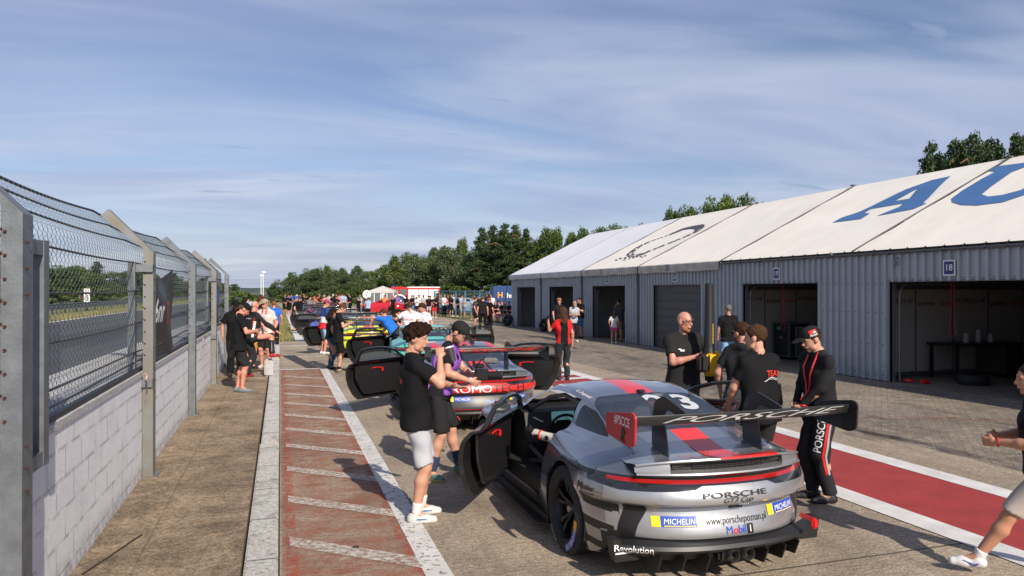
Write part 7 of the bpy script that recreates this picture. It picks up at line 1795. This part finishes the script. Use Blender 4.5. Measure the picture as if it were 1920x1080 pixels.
b.build('ladder', CHROME, t)
MB().bb(-1.1, 3.05, -1.17, -1.14, 2.50, 2.62).bb(-1.1, 3.05, 1.14, 1.17, 2.50, 2.62).build('roof_rail', WHITE, t)
b = MB(); b.lathe([(0, .001), (0, .12), (.16, .10), (.18, .001)], (-3.0, -.5, 2.62), 'Z', 10); b.lathe([(0, .001), (0, .12), (.16, .10), (.18, .001)], (-3.0, .5, 2.62), 'Z', 10); b.build('beacon', mat('beacon_blue', (.01, .04, .5), .2), t)
for x_ in (-2.4, 1.8):
    for y_ in (-1.05, 1.05): MB().lathe([(-.14, .1), (-.14, .48), (.14, .48), (.14, .1)], (x_, y_, .48), 'Y', 20).build('wheel', RUBBER, t)
# road cars behind the crowd, from the same closed body
def road_car(px, zc, col, label, rz, sc=(1, 1, 1.12)):
    x, y = place(px, zc); t = empty('parked_car', (x, y, -.0), R(rz)); t.scale = sc; tag(t, label, 'car')
    m = mat('road_'+label.split()[0]+str(px), col, .3, coat=.6)
    for k, nm, mm in (('body', 'body', m), ('rear_window', 'rear_window', dark_glass()), ('windscreen', 'windscreen', dark_glass()), ('quarter_l', 'quarter_window', dark_glass()), ('quarter_r', 'quarter_window', dark_glass())):
        o = link(nm, BASE[k], t)
        for i_, s_ in enumerate(o.material_slots): s_.link = 'OBJECT'; s_.material = mm if i_ not in (4, 5, 6) or k != 'body' else (BLACK, M_LAMP, M_LH)[i_-4]
    for s, nm in ((-1, 'l'), (1, 'r')):
        d = link('door', BASE['door_'+nm], t, (s*HINGE[0], HINGE[1], 0))
        for i_, s_ in enumerate(d.material_slots): s_.link = 'OBJECT'; s_.material = m if i_ < 10 else BLACK
        g_ = link('window', BASE['dglass_'+nm], d); g_.material_slots[0].link = 'OBJECT'; g_.material_slots[0].material = dark_glass()
    for i_ in (0, 1):
        for s in (-1, 1):
            e_ = empty('wheel', (s*.80, WS[i_][0], .34)); e_.parent = t
            if s > 0: e_.rotation_euler = (0, 0, math.pi)
            for k in ('tyre', 'rim'): link(k, WHL[i_][k], e_)
    MB().bb(-.8, .8, -.7, 3.1, .16, .5).build('underbody', BLACK, t)
road_car(741, 64, (.50, .015, .03), 'red sports saloon parked beyond the line of racing cars', 62, (1, .98, 1.12))
road_car(846, 68, (.48, .02, .04), 'red hatchback parked behind the onlookers at the blue fence', 80, (1, .95, 1.15))
road_car(893, 66, (.25, .32, .36), 'pale blue estate car half hidden behind the onlookers', 70, (1, 1, 1.2))
# blue mesh fence
fe = [place(815, 66), place(855, 64), place(872, 63), place(900, 62), place(918, 61), place(945, 60)]
bf_ = empty('mesh_fence', (fe[0][0], fe[0][1], 0)); tag(bf_, 'blue framed mesh fence behind the onlookers', 'fence')
def ch(b, nm, m, par, o0):
    o = b.build(nm, m, par); o.matrix_parent_inverse = Matrix.Translation((-o0[0], -o0[1], 0)); return o
FB = mat('fence_blue', (.06, .15, .28), .5)
for k, (x, y) in enumerate(fe): ch(MB().bb(x-.06, x+.06, y-.06, y+.06, -.03, 2.1+.0), 'post', FB, bf_, fe[0])
for k in range(len(fe)-1):
    b = MB(); b.tube([(*fe[k], 2.06), (*fe[k+1], 2.06)], .045, 6); b.tube([(*fe[k], .15), (*fe[k+1], .15)], .03, 6); ch(b, 'frame_rail', FB, bf_, fe[0])
    b = MB(); n_ = 22
    for i_ in range(1, n_):
        u = i_/n_; x = fe[k][0]+(fe[k+1][0]-fe[k][0])*u; y = fe[k][1]+(fe[k+1][1]-fe[k][1])*u; b.tube([(x, y, .15), (x, y, 2.05)], .006, 3, cap=False)
    ch(b, 'mesh_panel', FB, bf_, fe[0])
# container
cx_, cy_ = place(958, 57)
t = empty('shipping_container', (cx_+1.0, cy_+.6, 0), R(-10)); tag(t, 'blue container with orange letter behind the garage corner', 'container')
b = MB(); b.bb(-2.2, 3.0, 0, 2.4, -.02, 2.5)
for k in range(20): b.bb(-2.15+k*.26, -2.03+k*.26, -.04, .0, .1, 2.42)
b.build('container_shell', mat('container_blue', (.012, .055, .19), .5), t)
decal('lettering', txt('H', .62, .03), mat('letter_orange', (.75, .32, .03), .5), t, (-1.65, -.05, 1.75), (1, 0, 0), (0, 0, 1)); decal('lettering', txt('hn', .55, .02), WHITE, t, (-.85, -.05, 1.72), (1, 0, 0), (0, 0, 1))
# round white sign, light masts, small far things
x, y = place(688, 72); t = empty('round_sign', (x, y, 0), R(-14)); tag(t, 'round white sign with a black mark left of the gazebo', 'sign')
MB().lathe([(-.02, .001), (-.02, .42), (.02, .42), (.02, .001)], (0, 0, 1.75), 'Y', 28).build('sign_disc', WHITE, t); MB().cyl((0, .04, -.03), (0, .04, 1.9), .03).build('post', GALV, t)
MB().prism([(.0, .28), (.10, .10), (.02, .08), (.06, -.28), (-.09, -.02), (-.01, .0)], (0, -.025, 1.75), (1, 0, 0), (0, 0, 1), (0, -.005, 0)).build('sign_mark', BLACK, t)
for k, (px, lab, hh) in enumerate(((489.5, 'left slim white light mast on the horizon', 5.3), (493.5, 'right taller white light mast on the horizon', 6.0))):
    x, y = place(px, 150); t = empty('light_mast', (x, y, 0)); tag(t, lab, 'light mast'); MB().cyl((0, 0, -.03), (0, 0, hh-.3), .10, .06, 10).build('pole', WHITE, t); MB().rbox((.1, 0, hh-.05), (.8, .4, .35), .1).build('lamp_head', WHITE, t)
# low blue tyre arch (inflatable) by the fire engine
x, y = place(749, 74); t = empty('tyre_arch', (x, y, 0), R(-14)); tag(t, 'dark blue arch with white rim and wheel emblem before the fire engine', 'arch')
MB().lathe([(-.2, .001), (-.2, .68), (.2, .68), (.2, .001)], (0, 0, .95), 'Y', 28).build('arch_body', mat('arch_blue', (.02, .06, .12), .6), t)
MB().tube([(.72*math.cos(a), -.22, .95+.72*math.sin(a)) for a in np.linspace(-.2, math.pi+.2, 18)], .09, 8).build('arch_rim', WHITE, t, smooth=True)
MB().lathe([(-.21, .08), (-.23, .20), (-.21, .28)], (0, 0, .95), 'Y', 18).build('wheel_emblem', CHROME, t)

# ---------------- trees ----------------
def leafmat(name, c1, c2):
    g = G(name); n = g.t.nodes.new('ShaderNodeNewGeometry'); oi = g.t.nodes.new('ShaderNodeObjectInfo')
    v = g.math('ADD', g.math('MULTIPLY', n.outputs['Random Per Island'], .7), g.math('MULTIPLY', g.noise(.6, 3), .45))
    c = g.ramp(v, [(.2, c1), (.9, c2)]); c = g.mix(1., c, g.ramp(oi.outputs['Random'], [(0, (.72, .80, .78)), (.5, (1, 1, 1)), (1, (1.25, 1.15, .8))]), 'MULTIPLY')
    g.b.inputs['Transmission Weight'].default_value = 0; g.b.inputs['Specular IOR Level'].default_value = .25
    return g.out(c, .7)
L_WIL = leafmat('willow_leaf', (.035, .06, .025), (.115, .15, .065)); L_DEC = leafmat('broad_leaf', (.022, .05, .012), (.10, .15, .035)); L_PIN = leafmat('pine_needle', (.014, .035, .014), (.075, .115, .04)); L_BUSH = leafmat('bush_leaf', (.03, .06, .012), (.12, .17, .035))
BARK = mat('bark', (.09, .065, .045), .9, var=.4, vs=6)
BARKP = mat('pine_bark', (.16, .085, .05), .9, var=.4, vs=6)
def crown_mesh(kind, seed, n, leaf, cards=1.):
    r = random.Random(seed); V = []; Fc = []
    def card(p, s, nx=None):
        a = Vector((r.gauss(0, 1), r.gauss(0, 1), r.gauss(0, 1)+.6)).normalized(); u = a.orthogonal().normalized(); u = Matrix.Rotation(r.uniform(0, 6.28), 3, a) @ u; w = a.cross(u); s1 = s*r.uniform(.6, 1.3); s2 = s1*r.uniform(.35, .7)
        k = len(V); V.extend([p-u*s1, p-w*s2, p+u*s1, p+w*s2]); Fc.append((k, k+1, k+2, k+3))
    blobs = []
    if kind == 'pine':
        H = 1.
        for i in range(15):
            h = .30+.70*i/14; R_ = .30*(1-((h-.30)/.72)**1.15)+.02; nb = 7 if h < .9 else 3
            for k in range(nb):
                a = r.uniform(0, 6.28); d = R_*r.uniform(.45, 1.05); tip = Vector((math.cos(a)*d, math.sin(a)*d, h+r.uniform(-.02, .045)))
                for m_ in range(int(3+5*d/.3)):
                    u = (m_+1)/(3+5*d/.3); blobs.append((Vector((tip.x*u, tip.y*u, h-.01+(tip.z-h)*u+r.uniform(-.010, .012))), .040+.022*(1-u), .028))
    else:
        for i in range(46 if kind != 'bush' else 24):
            while True:
                p = Vector((r.uniform(-1, 1), r.uniform(-1, 1), r.uniform(-1, 1)))
                if .35 < p.length < 1: break
            z0, zr_, rr = {'dec': (.60, .37, .34), 'wil': (.50, .46, .46), 'bush': (.42, .44, .60), 'pop': (.55, .44, .20)}[kind]
            q_ = Vector((p.x*rr*(1-.35*max(0, p.z)), p.y*rr*(1-.35*max(0, p.z)), z0+p.z*zr_))
            blobs.append((q_, r.uniform(.07, .14), r.uniform(.06, .12)))
    for i in range(n):
        c, rb, rz_ = blobs[i % len(blobs)]
        d = Vector((r.gauss(0, 1), r.gauss(0, 1), r.gauss(0, 1))).normalized()*r.uniform(.55, 1.08)
        p = c+Vector((d.x*rb, d.y*rb, d.z*rz_))
        if kind == 'wil' and r.random() < .3: p.z -= r.uniform(0, .06)
        card(p, leaf*r.uniform(.7, 1.2))
    me = bpy.data.meshes.new('crown'); me.from_pydata([tuple(v) for v in V], [], Fc); me.update(); return me
def trunk_mesh(kind, seed):
    r = random.Random(seed); b = MB(); top = .95 if kind == 'pine' else .62
    b.tube([(0, 0, -.01), (r.uniform(-.01, .01), 0, .2), (r.uniform(-.02, .02), r.uniform(-.02, .02), .45), (0, 0, top)], [.026, .020, .015, .004], 7)
    for k in range(9 if kind != 'pine' else 12):
        h = r.uniform(.2, .6) if kind != 'pine' else .3+.05*k; a = r.uniform(0, 6.28); d = r.uniform(.12, .26); b.tube([(0, 0, h), (math.cos(a)*d*.5, math.sin(a)*d*.5, h+.05), (math.cos(a)*d, math.sin(a)*d, h+(.15 if kind != 'pine' else .02))], [.009, .006, .002], 5)
    o = b.build('trunk', BARKP if kind == 'pine' else BARK, smooth=True); me = o.data; bpy.data.objects.remove(o); return me
TP = {}
for kind, n, lf, m in (('dec', 11000, .018, L_DEC), ('wil', 11000, .018, L_WIL), ('pine', 15000, .0115, L_PIN), ('bush', 3500, .035, L_BUSH)):
    for v in (0, 1, 2):
        c = crown_mesh(kind, 40+v*7, n, lf); c.materials.append(m); TP[kind, v] = (c, trunk_mesh(kind, 3+v))
tn = random.Random(8); NM = {'dec': 'broadleaf_tree', 'wil': 'willow_tree', 'pine': 'pine_tree', 'bush': 'bush'}
def tree(kind, px, zc, top, label, wide=1., group=None):
    x, y = place(px, zc); h = topz(top, zc) if top > 20 else top
    t = empty(NM[kind], (x, y, -.05), tn.uniform(0, 6.28)); tag(t, label, 'tree' if kind != 'bush' else 'bush', group)
    c, tr = TP[kind, tn.randrange(3)]; t.scale = (h*wide, h*wide, h); link('crown', c, t); link('trunk', tr, t)
line = [('dec', 512, 150, 533, .9), ('wil', 530, 150, 521, 1.3), ('dec', 548, 158, 508, .8), ('wil', 562, 142, 506, 1.1), ('dec', 582, 158, 501, .8), ('wil', 596, 140, 503, 1.1), ('dec', 612, 155, 500, .8), ('wil', 628, 140, 506, 1.2), ('dec', 645, 156, 499, .8), ('wil', 655, 138, 510, 1.2), ('dec', 668, 150, 500, .8), ('wil', 684, 135, 508, 1.1), ('dec', 700, 140, 504, .8),
 ('dec', 722, 128, 492, .8), ('dec', 738, 125, 482, .8), ('wil', 752, 118, 484, .9), ('dec', 770, 122, 470, .75), ('wil', 790, 112, 468, .8), ('dec', 808, 118, 458, .7), ('wil', 828, 108, 452, .7), ('wil', 850, 104, 450, .75), ('dec', 868, 110, 452, .65), ('wil', 884, 100, 462, .7),
 ('pine', 903, 96, 432, 1.0), ('pine', 925, 100, 428, 1.0), ('pine', 946, 94, 425, 1.05), ('pine', 966, 98, 427, 1.0), ('pine', 986, 94, 434, .95), ('dec', 1003, 100, 440, .6), ('dec', 1022, 96, 432, .6), ('dec', 1044, 92, 434, .6), ('dec', 1066, 90, 428, .55), ('dec', 1090, 88, 432, .55), ('dec', 1112, 84, 424, .55), ('dec', 1136, 82, 416, .5), ('dec', 1158, 80, 414, .5), ('dec', 1182, 78, 420, .5), ('dec', 1200, 76, 428, .5), ('dec', 1222, 74, 436, .5),
 ('dec', 1254, 66, 398, .32), ('dec', 1282, 64, 380, .42), ('dec', 1304, 62, 376, .42), ('dec', 1326, 60, 370, .42), ('dec', 1348, 60, 362, .42), ('dec', 1372, 58, 352, .42), ('dec', 1394, 57, 354, .42), ('dec', 1420, 56, 372, .4),
 ('pine', 1745, 46, 280, .62), ('pine', 1762, 47, 292, .6), ('pine', 1790, 45, 267, .62), ('pine', 1808, 46, 276, .6), ('pine', 1826, 44, 264, .64), ('pine', 1845, 45, 270, .6), ('pine', 1860, 46, 266, .62), ('pine', 1876, 45, 284, .55), ('pine', 1905, 43, 264, .62), ('pine', 1922, 43, 258, .6), ('pine', 1950, 43, 262, .6)]
PLC = {'dec': 'broadleaf tree', 'wil': 'grey green willow', 'pine': 'dark pine'}
for i, (k, px, zc, tp_, w) in enumerate(line):
    where = 'left cluster beyond the cars' if px < 710 else 'wood behind the gazebo and fire engine' if px < 895 else 'wood left of the garage roof' if px < 1000 else 'row above the far garage roof' if px < 1235 else 'clump above the middle of the garage roof' if px < 1500 else 'clump above the near garage roof'
    tree(k, px, zc, tp_, '%s in the %s' % (PLC[k], where), w, '%ss in the %s' % (PLC[k], where))
for i, (px, zc, tp_) in enumerate([(515, 128, 550), (540, 124, 543), (560, 130, 546), (585, 122, 540), (612, 126, 542), (640, 120, 540), (668, 118, 538), (690, 115, 540), (712, 112, 536), (735, 110, 532), (760, 108, 528), (790, 104, 530), (820, 98, 530), (850, 94, 528), (878, 90, 530), (905, 86, 530), (930, 82, 528), (952, 80, 526)]):
    tree('bush', px, zc, tp_, 'yellow green bush at the foot of the far wood', 1.5, 'bushes at the foot of the far wood')
for i, (px, zc, tp_) in enumerate([(441, 75, 536), (456, 90, 544), (470, 110, 548), (484, 140, 549)]):
    tree('bush', px, zc, tp_, ('largest', 'second', 'third', 'smallest')[i]+' low bush on the left of the far track', 1.6)
for k in range(26):
    Y = 104+k*9+k*k*.5; X = -34-tn.uniform(0, 5); t = empty('broadleaf_tree', (X, Y, -.05), tn.uniform(0, 6)); h = tn.uniform(6.0, 8.4); kd = 'dec' if k % 3 else 'pine'; t.name = NM[kd]
    tag(t, '%s in the row beyond the race track' % PLC[kd], 'tree', '%ss in the row beyond the race track' % PLC[kd]); c, tr = TP[kd, tn.randrange(3)]; t.scale = (h*1.5, h*1.5, h); link('crown', c, t); link('trunk', tr, t)
for k in range(22):
    Y = 98+k*9+k*k*.4; X = -31-tn.uniform(0, 2); t = empty('bush', (X, Y, -.05), tn.uniform(0, 6)); h = tn.uniform(2.2, 3.4)
    tag(t, 'green bush under the trees beyond the race track', 'bush', 'bushes beyond the race track'); c, tr = TP['bush', tn.randrange(3)]; t.scale = (h*2, h*2, h); link('crown', c, t); link('trunk', tr, t)
# distant horizon woods behind everything
b = MB(); rn = random.Random(3); pts = []
for k in range(80):
    a = R(-50+k*1.6); pts.append((700*math.sin(a), 700*math.cos(a)))
g = G('distant_wood'); g.out(g.ramp(g.noise(.05, 6), [(.3, (.035, .05, .055)), (.7, (.06, .08, .08))]), .9)
P_ = [[(x, y, 0), (x*1.01, y*1.01, 4+rn.uniform(-1.2, 1.4)), (x*1.03, y*1.03, 4.5)] for x, y in pts]
o = MB().grid(P_).build('distant_woods', g.m, smooth=True); tag(o, kind='structure')
